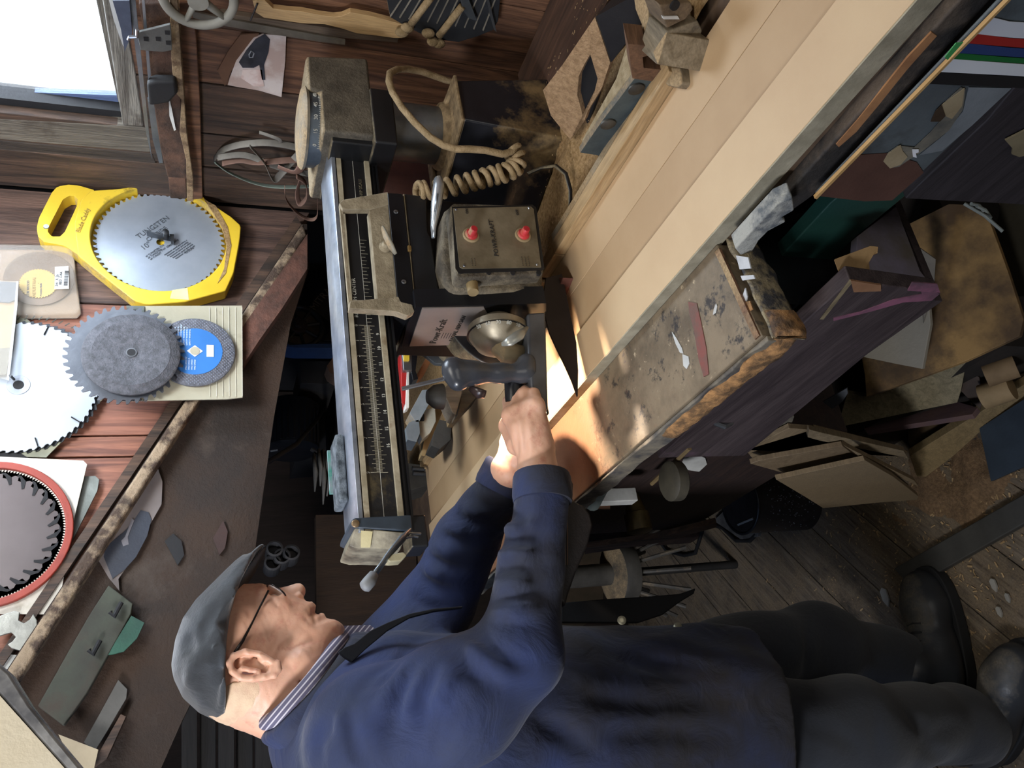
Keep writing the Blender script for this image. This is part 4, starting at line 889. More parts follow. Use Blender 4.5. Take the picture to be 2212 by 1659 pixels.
clearp = mat('clear_plastic', '#d8d2c8', '#c8c0b4', rough=.12, bump=.05, alpha=.16, vs=4)
kraft = mat('kraft', '#8c6f50', '#745a40', vs=8, rough=.8)
pk = thing('blade_package', 'clear blade package with yellow toothed emblem and white bar code sticker', 'package', A(90, 610, WY))
MB().prism([A(*p, WY - .004) for p in [(-20, 541), (150, 543), (158, 550), (174, 678), (166, 688), (-20, 690)]], (0, -.003, 0)).build('backing_card', kraft, pk)
MB().prism([A(*p, WY - .009) for p in [(-20, 538), (152, 541), (160, 550), (176, 680), (168, 690), (-20, 692)]], (0, -.02, 0)).build('plastic_shell', clearp, pk, bevel=.004)
pc_ = A(-8, 620, WY - .012); MB().lathe(A(85, 602, WY - .010), (0, -1, 0), [(0, .062), (.002, .062)], 40).build('disc', mat('disc_brown', '#6e5844', '#5c4938', rough=.5), pk)
ec = A(83, 612, WY - .014); blade(MB(), (ec.x, ec.y, ec.z), .034, .0008, 40, .002, .001).build('emblem', mat('gold', '#b89a4a', '#a88a3e', rough=.5), pk)
for k, s_ in enumerate(('FREUD', 'IRON AGE', 'Premium', 'SAW BLADE')): pass
wt('FOR WOOD', 63, 640, .0065, bl_ink, pk, d=.0145, ang=4); wt('INDUSTRIAL', 77, 642, .0085, mat('gold_ink', '#8e7630', '#8e7630', bump=0), pk, d=.0145, ang=4)
wt('Premium blade', 90, 640, .005, bl_ink, pk, d=.0145, ang=4)
st = [A(*p, WY - .0305) for p in [(119, 577), (148, 575), (149, 624), (118, 625)]]
MB().prism(st, (0, -.0008, 0)).build('price_sticker', mat('sticker', '#dfe3e6', '#d5dadd', rough=.5, bump=0), pk)
wt('3/4  X 26', 125, 619, .0075, ink_d, pk, d=.0318, ang=1); wt('RED OAK', 133, 615, .0072, ink_d, pk, d=.0318, ang=1)
bcb = MB(); bp = A(146, 617, WY - .0316); xx = 0
for k in range(24):
    w = random.choice((.0004, .0008, .0012)); bcb.box((bp.x + xx, bp.y - .0002, bp.z), (bp.x + xx + w, bp.y + .0003, bp.z + .0072)); xx += w + random.choice((.0005, .0009))
bcb.build('bar_code', ink_d, pk)
pb = thing('blade_package', 'clear bag holding tan card and a dark label, above the bright blade', 'package', A(15, 710, WY))
MB().prism([A(*p, WY - .03) for p in [(-30, 640), (34, 655), (30, 720), (24, 752), (-30, 756)]], (0, -.003, 0)).build('card', mat('tan_card2', '#a98c66', '#957954'), pb)
MB().prism([A(*p, WY - .03) for p in [(-30, 756), (24, 752), (14, 810), (-30, 812)]], (0, -.003, 0)).build('grey_card', mat('grey_card', '#6c6a60', '#5c5a52'), pb)
MB().prism([A(*p, WY - .034) for p in [(-30, 608), (37, 612), (36, 648), (20, 655), (-30, 652)]], (0, -.003, 0)).build('dark_label', mat('label_blue', '#4b5666', '#3c4656'), pb)
MB().prism([A(*p, WY - .038) for p in [(-30, 607), (39, 609), (38, 660), (26, 770), (18, 822), (-30, 810)]], (0, -.003, 0)).build('bag', clearp, pb)
MB().prism([A(*p, WY - .042) for p in [(36, 609), (40, 609), (38, 660), (26, 770), (20, 822), (15, 820), (30, 680)]], (0, -.002, 0)).build('bag_seam', mat('plastic_white', '#c6cacc', '#a4a8aa', rough=.3), pb)

# big bright blade and its sheets
gs = onw = None
def onwall(name, label, cat, pts, m, d, th=.003, parent=None):
    o = MB().prism([A(*p, WY - d) for p in pts], (0, th, 0)).build(name, m, parent)
    if parent is None: tag(o, label, cat)
    return o
gp = thing('blade_sleeve', 'greenish grey card sleeve printed with a toothed edge, hanging behind the bright blade', 'card sleeve', A(120, 900, WY))
onwall('sheet', '', '', [(-20, 668), (60, 690), (112, 740), (232, 850), (222, 862), (100, 988), (-20, 985)], mat('sleeve', '#8d8d78', '#77786a', rough=.7), .012, parent=gp)
lb = A(50, 850, WY - .013); lbm = MB()
for k in range(26):
    a = -1.45 + k * .075; p = lb + Vector((math.cos(a), 0, math.sin(a))) * .162; R = Matrix.Rotation(-a, 3, 'Y'); lbm.obox(p, (.010, .0006, .0018), R @ Matrix.Rotation(.5, 3, 'Y'))
lbm.build('printed_teeth', mat('sleeve_ink', '#3c4038', '#3c4038', bump=0), gp)
for k in range(4): wt('notice before use this blade'[:24 - 3 * k], 58 + k * 7, 972 - k * 3, .0065, MC['sleeve_ink'], gp, d=.013, ang=38, name='fine_print')
onwall('black_edge', '', '', [(-20, 955), (0, 952), (66, 992), (-20, 992)], black, .014, parent=gp)
wbk = thing('circular_saw_disc', 'large bright silver saw blade with dark expansion slots, hanging on a nail', 'saw blade', A(45, 832, WY - .02))
bcn = A(40, 832, WY - .02); blade(MB(), bcn, .1335, .008, 60, .004, .0022).build('disc', mat('blade_bright', '#d3dae2', '#bcc6d2', vs=4, rough=.3, metal=.55, bump=.02), wbk)
blade(MB(), (bcn.x + .003, bcn.y + .006, bcn.z - .004), .137, .02, 60, .004, .002).build('rear_disc', steeld, wbk)
for k in range(10):
    a = 2 * PI * k / 10 + .32; u_ = Vector((math.cos(a), 0, math.sin(a))); MB().tube([bcn + u_ * .112 + Vector((0, -.0012, 0)), bcn + u_ * .131 + Vector((0, -.0012, 0))], [.0028, .0022], 8, flat=.4).build('slot', black, wbk)
MB().lathe(bcn + Vector((0, -.0005, 0)), (0, -1, 0), [(0, .0195), (.0005, .019)], 30).build('hub_ring', mat('hub_ring', '#aab0ba', '#9aa0aa', rough=.4, metal=.6), wbk); MB().lathe(bcn + Vector((0, -.0009, 0)), (0, -1, 0), [(0, .009), (.0008, .009)], 24).build('arbor_hole', black, wbk)
MB().tube([A(22, 811, WY - .045), A(36, 826, WY)], .0025, 8).build('nail', steeld, wbk)
# abrasive discs on card
ac = thing('disc_card', 'cream ruled card with an orange and navy print, pinned up behind the abrasive discs', 'card', A(420, 760, WY))
crd = mat('card_cream', '#a9a490', '#989380', vs=6, rough=.8, dirt=.08, dirtcol='#77735f')
onwall('sheet', '', '', [(312, 661), (523, 660), (524, 858), (490, 862), (258, 866), (270, 800)], crd, .086, parent=ac)
for k in range(6): onwall('ruled_line', '', '', [(452 + 14 * k, 664), (453.2 + 14 * k, 664), (454.2 + 14 * k, 856), (453 + 14 * k, 856)], mat('line', '#c8c5b4', '#c8c5b4', bump=0), .0872, .0004, ac)
onwall('navy_print', '', '', [(262, 845), (303, 843), (303, 865), (260, 866)], mat('navy', '#2c3550', '#2c3550', bump=0), .0872, .0006, ac)
onwall('orange_emblem', '', '', [(281, 850), (300, 845), (302, 856), (292, 861), (283, 858)], mat('orange', '#b8522c', '#b8522c', bump=0), .0880, .0006, ac)
wt('Professional', 318, 862, .0095, mat('grey_ink', '#55555a', '#55555a', bump=0), ac, d=.0872, ang=90)
ac2 = thing('metal_clip_tag', 'small green-grey metal tag with a slot above the dark disc', 'tag', A(295, 668, WY))
onwall('tag', '', '', [(273, 660), (312, 661), (312, 684), (274, 680)], mat('tag_green', '#6d7470', '#5c625e', metal=.4), .088, .004, ac2)
onwall('slot_hole', '', '', [(288, 669), (294, 669), (294, 677), (289, 677)], black, .0895, .001, ac2)
abr = mat('abrasive', '#6d6f78', '#54565e', vs=90, rough=.9, bump=.7, bs=260, fine=.25)
ad = thing('abrasive_disc', 'grey cutting disc with a blue label and a diamond hole, on the cream card', 'disc', A(420, 758, WY - .094))
adc = A(421, 759, WY - .094); RA = (A(508, 759, WY - .094) - adc).length
MB().lathe(adc + Vector((0, .004, 0)), (0, -1, 0), [(0, RA), (.003, RA), (.0042, RA - .002)], 56).build('disc', abr, ad, smooth='auto')
gl = MB()
for k in range(-18, 19):
    h = math.sqrt(max(0, RA * RA * .93 - (k * .0044) ** 2)); d1, d2 = Vector((.766, 0, .643)), Vector((-.643, 0, .766))
    n_ = 26
    for i in range(int(-h / .0052), int(h / .0052) + 1): gl.obox(adc + Vector((0, -.0003, 0)) + d2 * k * .0044 + d1 * i * .0052, (.0026, .0004, .0007), Matrix.Rotation(-.698, 3, 'Y'))
o = gl.build('weave', mat('weave', '#9097a4', '#8087a0', rough=.6, bump=0), ad); o['kind'] = 'stuff'
MB().lathe(adc + Vector((0, -.0004, 0)), (0, -1, 0), [(0, .050), (.0006, .050)], 48).build('blue_label', mat('label_bl', '#2f6fb4', '#2a66a8', rough=.5, bump=0), ad)
q = .0125; MB().prism([adc + Vector(v) for v in ((-q, -.0011, 0), (0, -.0011, -q * 1.15), (q, -.0011, 0), (0, -.0011, q * 1.15))], (0, -.0006, 0)).build('diamond', mat('label_white', '#c9ccd0', '#c0c3c7', bump=0), ad)
MB().lathe(adc + Vector((0, -.0019, 0)), (0, -1, 0), [(0, .0085), (.0006, .0085)], 24).build('bore', crd, ad)
lw = mat('label_print', '#b8cbe0', '#b8cbe0', bump=0)
for k in range(6): text('SAFETY WARNING ALWAYS WEAR'[:18 - abs(k - 2)], adc + Vector((.012, -.0012, .034 - k * .0052)), (1, 0, 0), (0, 0, 1), .0042, lw, ad, 'fine_print')
for k in range(4): text('MAX SPEED RPM'[:12 - k], adc + Vector((-.04, -.0012, .014 - k * .0052)), (1, 0, 0), (0, 0, 1), .0042, lw, ad, 'fine_print')
MB().box((adc.x + -.012, adc.y - .0018, adc.z - .034), (adc.x + .014, adc.y - .001, adc.z - .021)).build('white_sticker', MC['label_white'], ad)
gd2 = thing('grinding_disc', 'dark grey grinding disc with a round bore, hanging in front of a toothed blade', 'disc', A(285, 762, WY - .112))
gc = A(284, 763, WY - .112); RG = (A(390, 763, WY - .112) - gc).length
MB().lathe(gc + Vector((0, .008, 0)), (0, -1, 0), [(0, RG * .985), (.003, RG), (.006, RG), (.009, RG * .96), (.010, RG * .80), (.0108, RG * .79), (.0108, .022), (.0098, .018), (.0098, .009)], 64).build('disc', mat('abr_dark', '#5e5f66', '#46474c', vs=90, rough=.9, bump=.6, bs=300, fine=.25), gd2, smooth='auto')
MB().lathe(gc + Vector((0, -.0019, 0)), (0, -1, 0), [(0, .0095), (.0015, .0095), (.0016, .0075)], 24).build('bore_ring', steel, gd2); MB().lathe(gc + Vector((0, -.0030, 0)), (0, -1, 0), [(0, .0072), (.0006, .0072)], 24).build('bore', black, gd2)
tb2 = thing('toothed_disc', 'grey saw blade whose teeth show around the dark grinding disc', 'saw blade', A(260, 763, WY - .098))
tcn = A(270, 764, WY - .098); blade(MB(), tcn, .1035, .01, 40, .009, .002).build('disc', mat('blade_grey', '#70747c', '#5c6068', rough=.4, metal=.6), tb2)

# white board with the red-rimmed circular blade
rbl = thing('framed_saw_disc', 'big hook-toothed blade framed by a red ring on a white square board', 'saw blade', A(20, 1150, WY - .03))
onwall('white_board', '', '', [(-30, 985), (180, 995), (188, 1003), (160, 1120), (125, 1318), (118, 1327), (-30, 1326)], mat('white_board', '#cfcac2', '#b9b2a6', vs=3, rough=.45, dirt=.05, dirtcol='#9a8f7c'), .022, .004, rbl)
ecn = A(-25, 1150, WY - .030); RR = (A(158, 1150, WY - .030) - ecn).length
def ring(c, r0, r1, th, n=64): return MB().ringprism([(c.x + r1 * math.cos(2 * PI * k / n), c.y, c.z + r1 * math.sin(2 * PI * k / n)) for k in range(n)], [(c.x + r0 * math.cos(2 * PI * k / n), c.y, c.z + r0 * math.sin(2 * PI * k / n)) for k in range(n)], (0, th, 0))
ring(ecn, RR * .90, RR, .010).build('red_ring', mat('ring_red', '#93382a', '#7c2e22', rough=.5), rbl, bevel=.002)
blade(MB(), (ecn.x, ecn.y + .004, ecn.z), RR * .83, .01, 26, .008, .002, ph=.05).build('disc', mat('blade_rose', '#8d8485', '#77706f', vs=3, rough=.25, metal=.7, bump=.02), rbl)
for k in range(26):
    a = 2 * PI * k / 26; P_ = []
    for r_, da in ((.845, .10), (.80, .0), (.70, -.055), (.68, -.02), (.72, .02), (.80, .09), (.845, .17)): P_.append((ecn.x + RR * r_ * math.cos(a + da), ecn.y + .0035, ecn.z + RR * r_ * math.sin(a + da)))
    MB().prism(P_, (0, -.0006, 0)).build('gullet', black, rbl)
blade(MB(), (ecn.x, ecn.y + .008, ecn.z), RR * .90, .01, 150, .004, .002).build('fine_disc', steeld, rbl)
MB().lathe((ecn.x, ecn.y + .012, ecn.z), (0, 1, 0), [(0, RR * .93), (.001, RR * .93)], 48).build('dark_back', black, rbl)
onwall('mirror_plate', 'scratched grey metal plate peeping out behind the white board', 'plate', [(170, 1030), (206, 1028), (214, 1036), (210, 1060), (150, 1180), (150, 1110)], mat('scratched', '#7f8480', '#666a66', vs=25, rough=.5, metal=.5), .012, .004)
cp = thing('cutter_plate', 'scratched silver disc with two notches, a spare cutter plate below the white board', 'plate', A(35, 1362, WY - .03))
MB().prism([A(*p, WY - .03) for p in [(-20, 1338), (10, 1326), (30, 1320), (42, 1322), (40, 1340), (52, 1346), (64, 1338), (72, 1326), (80, 1340), (80, 1362), (74, 1378), (60, 1398), (44, 1406), (24, 1400), (16, 1392), (26, 1386), (34, 1376), (24, 1366), (10, 1370), (-20, 1380)]], (0, .006, 0)).build('plate', mat('cutter', '#a3a39c', '#8a8a84', vs=22, rough=.4, metal=.6, dirt=.1, dirtcol='#c8c8c0'), cp, bevel=.001)
MB().prism([A(*p, WY - .02) for p in [(76, 1370), (80, 1372), (76, 1396), (58, 1412), (40, 1410), (60, 1400)]], (0, .004, 0)).build('rear_plate', steel, cp)
onwall('white_packet', 'torn whitish packet under the notched disc', 'packet', [(-20, 1412), (40, 1415), (44, 1425), (20, 1446), (-20, 1440)], whitep, .02, .004)

# lit board in the top corner, close to the viewer: light wood wrapped in grey plastic
lam = thing('wrapped_board', 'brightly lit pale board wrapped in shiny grey plastic, jutting in at the upper corner', 'board', A(60, 1560, .80))
f = lambda a, b: A(a, b, .80)
MB().prism([f(-900, 560), f(0, 1503), f(60, 1570), (f(142, 1662)), f(260, 1800), f(-100, 2300), f(-900, 2300)], (0, .012, 0)).build('board', mat('lit_board', '#efe6cf', '#e2d5b8', vs=4, rough=.5), lam)
MB().prism([f(-900, 500), f(0, 1434), f(22, 1452), f(64, 1520), f(120, 1590), f(180, 1662), f(280, 1790), f(250, 1810), f(142, 1662), f(60, 1570), f(0, 1503), f(-900, 565)], (0, .03, 0)).build('plastic_edge', mat('plastic_grey', '#a9a9a8', '#6b6c70', vs=24, rough=.22, metal=.2, bump=.5, bs=14), lam, bevel=.003)

# ================================================================== right wall things
def ow(name, label, cat, pts, m, d=.0, th=.006, parent=None, bevel=0):
    o = MB().prism([AX(*p, WX - d) for p in pts], (-th, 0, 0)).build(name, m, parent, bevel=bevel)
    if parent is None: tag(o, label, cat)
    return o
ph = thing('photograph', 'curled colour print of crumpled cloth and a dark camera-like shape, pinned on the brown wall', 'picture', AX(560, 140, WX - .01))
ow('sheet', '', '', [(567, 72), (618, 76), (616, 130), (608, 208), (560, 194), (512, 186), (492, 182), (496, 168), (510, 130), (548, 80)], mat('print_base', '#b9a39a', '#d5cbc6', vs=18, vr=(.4, .6), rough=.35, bump=.1, bs=18), .004, .002, ph)
ow('dark_shape', '', '', [(572, 73), (583, 85), (580, 112), (570, 140), (573, 172), (566, 172), (560, 140), (548, 146), (524, 146), (516, 134), (532, 108), (552, 84)], mat('print_dark2', '#23262e', '#3a3d46', vs=40, rough=.4), .0065, .0006, ph)
ow('pink_shape', '', '', [(548, 150), (566, 150), (570, 186), (548, 186), (520, 168), (524, 150)], mat('print_pink', '#c4a097', '#e0d0ca', vs=30, vr=(.4, .6), rough=.4), .0065, .0006, ph)
MB().tube([AX(538, 118, WX - .008), AX(543, 110, WX - .008), AX(549, 115, WX - .008), AX(546, 124, WX - .008), AX(539, 124, WX - .008)], .0012, 6, closed=True).build('ring_mark', mat('ring_w', '#8b9096', '#8b9096'), ph)
ow('brown_paper', 'faded brown paper with a torn corner, beside the colour print', 'paper', [(520, 72), (560, 70), (500, 150), (486, 184), (470, 150), (492, 110)], mat('faded', '#6d4f3c', '#5c4232', vs=10, rough=.9), .002, .003)
# racked ledge: rusty plank with torn edge, steel rules, bracket
rp = thing('rusty_plank', 'rough brown plank with a torn dusty edge hanging under the window sill', 'plank', AX(390, 260, WX - .05))
rust = mat('rusty', '#5e4436', '#33261f', vs=14, vr=(.4, .6), rough=.9, bump=.7, dirt=.2)
ow('plank_body', '', '', [(300, -10), (374, -10), (382, 100), (396, 250), (410, 330), (412, 372), (362, 366), (346, 300), (330, 190), (322, 110)], rust, .03, .02, rp, .003)
ow('torn_edge', '', '', [(366, -10), (384, -8), (390, 90), (398, 200), (404, 280), (418, 380), (418, 430), (404, 428), (402, 340), (388, 280), (392, 210), (376, 190), (370, 120)], mat('torn', '#8b765a', '#5b4836', vs=45, vr=(.4, .6), rough=.95, bump=1), .052, .008, rp, .002)
ow('bright_chip', '', '', [(364, 200), (372, 240), (380, 280), (376, 282), (366, 250)], whitep, .0525, .0008, rp)
ow('end_block', '', '', [(364, 368), (402, 366), (404, 414), (368, 412)], rust, .03, .02, rp, .002)
ow('black_cloth', 'black cloth bundle hooked over the rusty plank', 'cloth', [(318, 164), (336, 158), (380, 158), (384, 186), (366, 206), (338, 210), (322, 212)], black, .055, .02, None, .006)
ow('wooden_batten', 'brown wooden batten fixed upright below the window', 'batten', [(386, -10), (412, -10), (424, 60), (432, 200), (438, 415), (416, 418), (410, 330), (400, 220)], wood_brown, .0, .018, None, .002)
ow('steel_rule', 'narrow steel rule with rivets standing in front of the window post', 'rule', [(278, -10), (292, -10), (328, 340), (314, 276), (296, 130)], mat('rule_steel', '#8d9298', '#6b7076', rough=.3, metal=.8), .03, .004)
ow('steel_rule', 'bright long steel strip beside the riveted rule', 'rule', [(306, -10), (312, -10), (326, 160), (320, 170)], steel, .06, .004)
ow('steel_strip', 'wider grey steel strip reaching lowest under the sill', 'strip', [(318, 210), (334, 210), (352, 350), (344, 350), (330, 300)], mat('strip_grey', '#747a80', '#5a6066', rough=.4, metal=.7), .045, .003)
ow('white_card', 'sliver of white card between window post and rules', 'card', [(234, -10), (244, -10), (262, 46), (272, 98), (266, 96), (246, 40)], whitep, .03, .004)
ow('blue_packet', 'blue-grey packet tucked at the window post', 'packet', [(244, -10), (280, -10), (286, 60), (270, 100), (262, 52)], mat('bluegrey2', '#4c5468', '#3a4152'), .034, .012)
br = thing('steel_bracket', 'grey perforated steel bracket hooked on the rules by the window', 'bracket', AX(335, 85, WX - .08))
ow('plate', '', '', [(296, 66), (368, 48), (370, 62), (372, 104), (352, 108), (304, 104)], mat('bracket', '#6f6f6c', '#575754', rough=.5, metal=.5), .075, .005, br, .001)
for q in ((316, 84), (342, 84), (362, 70), (364, 92)): ow('bracket_hole', '', '', [(q[0] - 6, q[1] - 4), (q[0] + 5, q[1] - 4), (q[0] + 5, q[1] + 5), (q[0] - 5, q[1] + 4)], black, .0805, .0006, br)
MB().tube([AX(278, 86, WX - .085), AX(280, 80, WX - .085), AX(296, 79, WX - .085), AX(297, 64, WX - .085)], .003, 8).build('hook', steel, br)
# spoked pulley wheel at the top
pw = thing('spoked_wheel', 'light grey cast spoked wheel hanging by the window at the top of the wall', 'wheel', AX(425, 10, WX - .06))
wc = AX(428, -6, WX - .065); Rw = (AX(428, 53, WX - .065) - wc).length; gcast = mat('cast_light', '#8f8d84', '#77756c', rough=.6, bump=.1)
MB().tube([wc + Vector((0, math.cos(2 * PI * k / 48), math.sin(2 * PI * k / 48))) * Rw for k in range(48)], .0075, 10, closed=True).build('rim', gcast, pw, smooth=True)
for k in range(5):
    a = 2 * PI * k / 5 + .35; u_ = Vector((0, math.cos(a), math.sin(a))); MB().tube([wc + u_ * .008, wc + u_ * Rw], [.010, .006], 10, flat=.6).build('spoke', gcast, pw, smooth=True)
MB().lathe(wc + Vector((.01, 0, 0)), (-1, 0, 0), [(0, .016), (.022, .016)], 20).build('hub', gcast, pw, smooth='auto')
# rails and curved pattern board
o = ow('long_lath', 'long dark lath crossing the wall top, behind the metal strip', 'lath', [(470, 22), (480, 18), (700, 48), (860, 72), (858, 82), (690, 68), (470, 36)], mat('lath_dust', '#7b6a58', '#5f5144', grain='Z', rough=.9, dust=.15), .0, .012, None, .001)
o = ow('metal_strip', 'grey flat metal strip with screw holes, along the top of the brown wall', 'strip', [(385, 14), (480, 36), (560, 50), (684, 72), (746, 84), (745, 94), (684, 86), (560, 66), (470, 50), (385, 26)], mat('strip_metal', '#7d776c', '#615b50', rough=.6, metal=.4, dirt=.1), .013, .004, None, .0005)
cbm = thing('pattern_board', 'pale wavy-edged pattern board hanging at the top of the wall', 'board', AX(720, 40, WX - .03))
ow('board', '', '', [(545, -10), (572, -10), (590, 8), (620, 12), (650, 14), (690, 22), (720, 26), (738, 24), (756, 16), (800, 24), (868, 42), (868, 72), (850, 72), (820, 68), (770, 62), (740, 52), (700, 42), (650, 40), (600, 32), (570, 28), (552, 16)], mat('pattern', '#c8a878', '#b8966a', grain='Z', rough=.6, vr=(.2, .8)), .02, .012, cbm, .001)
MB().tube([AX(556, 8, WX - .036), AX(541, 44, WX - .03)], .0016, 6).build('nail', steeld, cbm)
# black sanding frame with dusty rods
fr_ = thing('slatted_frame', 'black ribbed frame with two dust-covered rods, high on the wall above the column', 'frame', AX(960, 40, WX - .05))
ribm = mat('rib_black', '#303236', '#222427', rough=.5, dust=.06)
ow('back_plate', '', '', [(834, -10), (1080, -10), (1075, 40), (1064, 60), (1030, 74), (990, 86), (935, 80), (912, 70), (880, 54), (842, 32)], ribm, .03, .006, fr_, .001)
for k in range(11):
    x_ = 862 + k * 20; ow('rib', '', '', [(x_ - 20, 34 + k * 3), (x_ - 18, 36 + k * 3), (x_ + 12, -10), (x_ + 9, -10)], mat('rib_edge', '#8a8478', '#6c675c'), .0365, .0015, fr_)
for q in (((888, 52), (930, -4)), ((948, 78), (998, 14))):
    MB().tube([AX(*q[0], WX - .05), AX(*q[1], WX - .05)], .0065, 10).build('dusty_rod', cordm, fr_, smooth=True)
for q in ((868, 70), (880, 60), (925, 72), (936, 90), (948, 94)):
    MB().ball(AX(q[0], q[1], WX - .045), (.008, .009, .012)).build('dust_clump', cordm, fr_, smooth=True)
ow('steel_arm', '', '', [(992, -10), (1010, -10), (1030, 42), (1012, 36), (1000, 20)], mat('arm_grey', '#5f6468', '#4c5054', metal=.5, rough=.4), .045, .004, fr_)
ow('curved_edge', '', '', [(1050, -10), (1054, -10), (1066, 40), (1072, 66), (1066, 60), (1056, 24)], steel, .045, .004, fr_)

# belts hanging on the wall left of the column
bh = thing('sanding_belts', 'tangle of old grey and brown sanding belts hanging on the wall behind the arm', 'sanding belts', AX(570, 350, WX - .05))
def strap(pts, m, w=.012, nm='belt'):
    P = [AX(a, b, WX - .01 - c) for a, b, c in pts]; n = len(P); Q = []
    for i in range(n - 1):
        for k in range(5):
            t = k / 5; p0 = P[max(i - 1, 0)]; p1 = P[i]; p2 = P[i + 1]; p3 = P[min(i + 2, n - 1)]
            Q.append(.5 * ((2 * p1) + (p2 - p0) * t + (2 * p0 - 5 * p1 + 4 * p2 - p3) * t * t + (3 * p1 - p0 - 3 * p2 + p3) * t ** 3))
    Q.append(P[-1]); MB().tube(Q, w, 8, flat=.14).build(nm, m, bh, smooth=True)
bg1, bg2, bg3 = mat('belt_grey', '#7e7a72', '#605c56', rough=.8), mat('belt_brown', '#755a4e', '#5b453b', rough=.8), mat('belt_green', '#7d8a80', '#66726a', rough=.8)
strap([(462, 345, .0), (480, 325, .01), (520, 312, .02), (580, 308, .03), (640, 318, .03), (700, 340, .03)], bg1, .008)
strap([(464, 350, .02), (500, 375, .03), (560, 398, .03), (620, 404, .03), (700, 400, .02)], bg3, .009)
strap([(470, 340, .03), (530, 335, .04), (600, 360, .05), (690, 380, .04)], bg1, .007)
strap([(540, 316, .05), (570, 350, .06), (590, 388, .06), (610, 372, .05), (650, 330, .05), (690, 320, .04)], bg1, .008)
strap([(480, 352, .04), (520, 345, .04), (560, 350, .05), (640, 345, .05), (700, 352, .04)], bg2, .009)
strap([(615, 400, .06), (618, 430, .06), (640, 458, .06), (668, 474, .06), (684, 468, .06), (686, 440, .06), (684, 400, .06)], bg2, .005)
strap([(640, 380, .07), (660, 395, .07), (662, 425, .07), (648, 440, .07), (642, 415, .06), (650, 385, .06)], bg2, .008)
strap([(560, 286, .02), (590, 296, .03), (606, 304, .03), (602, 316, .03)], bg1, .004)
strap([(600, 360, .06), (640, 372, .07), (660, 345, .07), (680, 325, .07)], mat('belt_rose', '#86685c', '#6b5148'), .011)
o = ow('torn_paper', 'torn pinkish paper sheets behind the column below the belts', 'paper', [(872, 322), (900, 330), (980, 345), (975, 362), (905, 352), (880, 366), (874, 352)], mat('torn_pink', '#8b6a60', '#725248', rough=.9), .0, .004)
o = ow('paper_wad', 'small curled strip of light paper behind the saw housing', 'paper', [(818, 368), (836, 364), (880, 372), (876, 384), (850, 380)], bg1, .0, .004)
# ================================================================== bench clutter seen under the arm, dark background
cg = mat('clutter_grey', '#8d9498', '#70777b', rough=.6, dust=.08); cw = mat('clutter_wood', '#b39a70', '#967e58', rough=.7)
def up(name, label, cat, pts, y, dy, m, parent=None, bevel=.001, group=None):
    o = MB().prism([A(*p, y) for p in pts], (0, dy, 0)).build(name, m, parent, bevel=bevel)
    if parent is None: tag(o, label, cat, group)
    return o
lv = thing('spirit_level', 'red and white spirit level with a yellow vial block, lying under the saw arm', 'level', A(873, 820, 1.42))
up('red_body', '', '', [(866, 758), (880, 800), (878, 872), (868, 872), (866, 800)], 1.42, .03, mat('lev_red', '#b02a28', '#8c2020', rough=.4), lv)
up('white_edge', '', '', [(876, 872), (879, 800), (884, 800), (884, 880), (876, 884)], 1.418, .02, whitep, lv)
up('vial_frame', '', '', [(868, 752), (888, 752), (890, 800), (872, 800)], 1.41, .03, steel, lv)
up('vial', '', '', [(872, 757), (885, 757), (885, 778), (872, 778)], 1.405, .006, mat('vial_yellow', '#c2a93a', '#a8902c', rough=.3), lv)
up('folding_case', 'black and yellow folding case beside the spirit level', 'case', [(888, 756), (903, 758), (898, 800), (904, 818), (892, 822), (886, 790)], 1.5, .04, blk_clean)
up('wooden_stick', 'orange-brown slat with a yellow end, standing beyond the spirit level', 'slat', [(922, 770), (934, 775), (915, 812), (902, 826), (893, 820), (905, 800)], 1.55, .02, mat('oslat', '#8c5a34', '#6f4528'))
up('steel_square', 'large grey steel square blade lying beyond the saw name plate', 'square', [(896, 749), (930, 752), (1000, 775), (990, 790), (940, 785)], 1.5, .01, mat('sq_steel', '#5f6368', '#4a4e52', metal=.5, rough=.4))
up('black_clamp', 'black iron clamp end behind the round dial of the saw', 'clamp', [(960, 746), (1030, 744), (1048, 770), (1034, 785), (990, 778)], 1.45, .05, blk_paint)
ga = thing('grey_clamp', 'grey painted clamp jaw standing among the wood pieces on the bench', 'clamp', A(910, 900, 1.6))
up('jaw', '', '', [(912, 842), (938, 840), (934, 860), (905, 912), (898, 912), (885, 892)], 1.6, .05, cg, ga)
up('foot', '', '', [(884, 912), (905, 905), (908, 935), (900, 955), (880, 950), (876, 925)], 1.6, .05, mat('cg2', '#7f878c', '#666d72', rough=.6), ga)
wc_ = thing('wooden_clamp', 'pale wooden clamp with a white jaw beside the grey clamp', 'clamp', A(930, 940, 1.62))
up('stick', '', '', [(950, 842), (958, 850), (960, 880), (935, 940), (918, 985), (910, 984), (918, 940), (940, 880)], 1.64, .03, cw, wc_)
up('white_jaw', '', '', [(914, 885), (940, 880), (942, 910), (930, 935), (912, 950), (905, 935), (906, 900)], 1.61, .03, mat('jaw_white', '#b9b5a6', '#9c988a'), wc_)
up('black_pad', '', '', [(904, 894), (917, 894), (917, 908), (904, 908)], 1.605, .01, black, wc_)
up('wood_wedge', 'grey brown wedge with a split, nearest the tan board behind the trigger', 'block', [(955, 842), (970, 828), (1000, 832), (998, 850), (985, 895), (978, 892)], 1.5, .05, mat('wedge', '#75695a', '#5c5246', grain='Z'), None, .002)
up('split_block', 'grey brown split block leaning past the wedge', 'block', [(1000, 835), (1030, 838), (1048, 840), (1000, 890), (988, 896)], 1.55, .05, mat('wedge2', '#6f6353', '#554b3f', grain='Z'), None, .002)
up('dark_block', 'dark grey box behind the wooden clamp', 'box', [(944, 905), (976, 912), (974, 950), (950, 970), (932, 962)], 1.75, .06, mat('dgrey', '#4d4a46', '#3c3a36'))
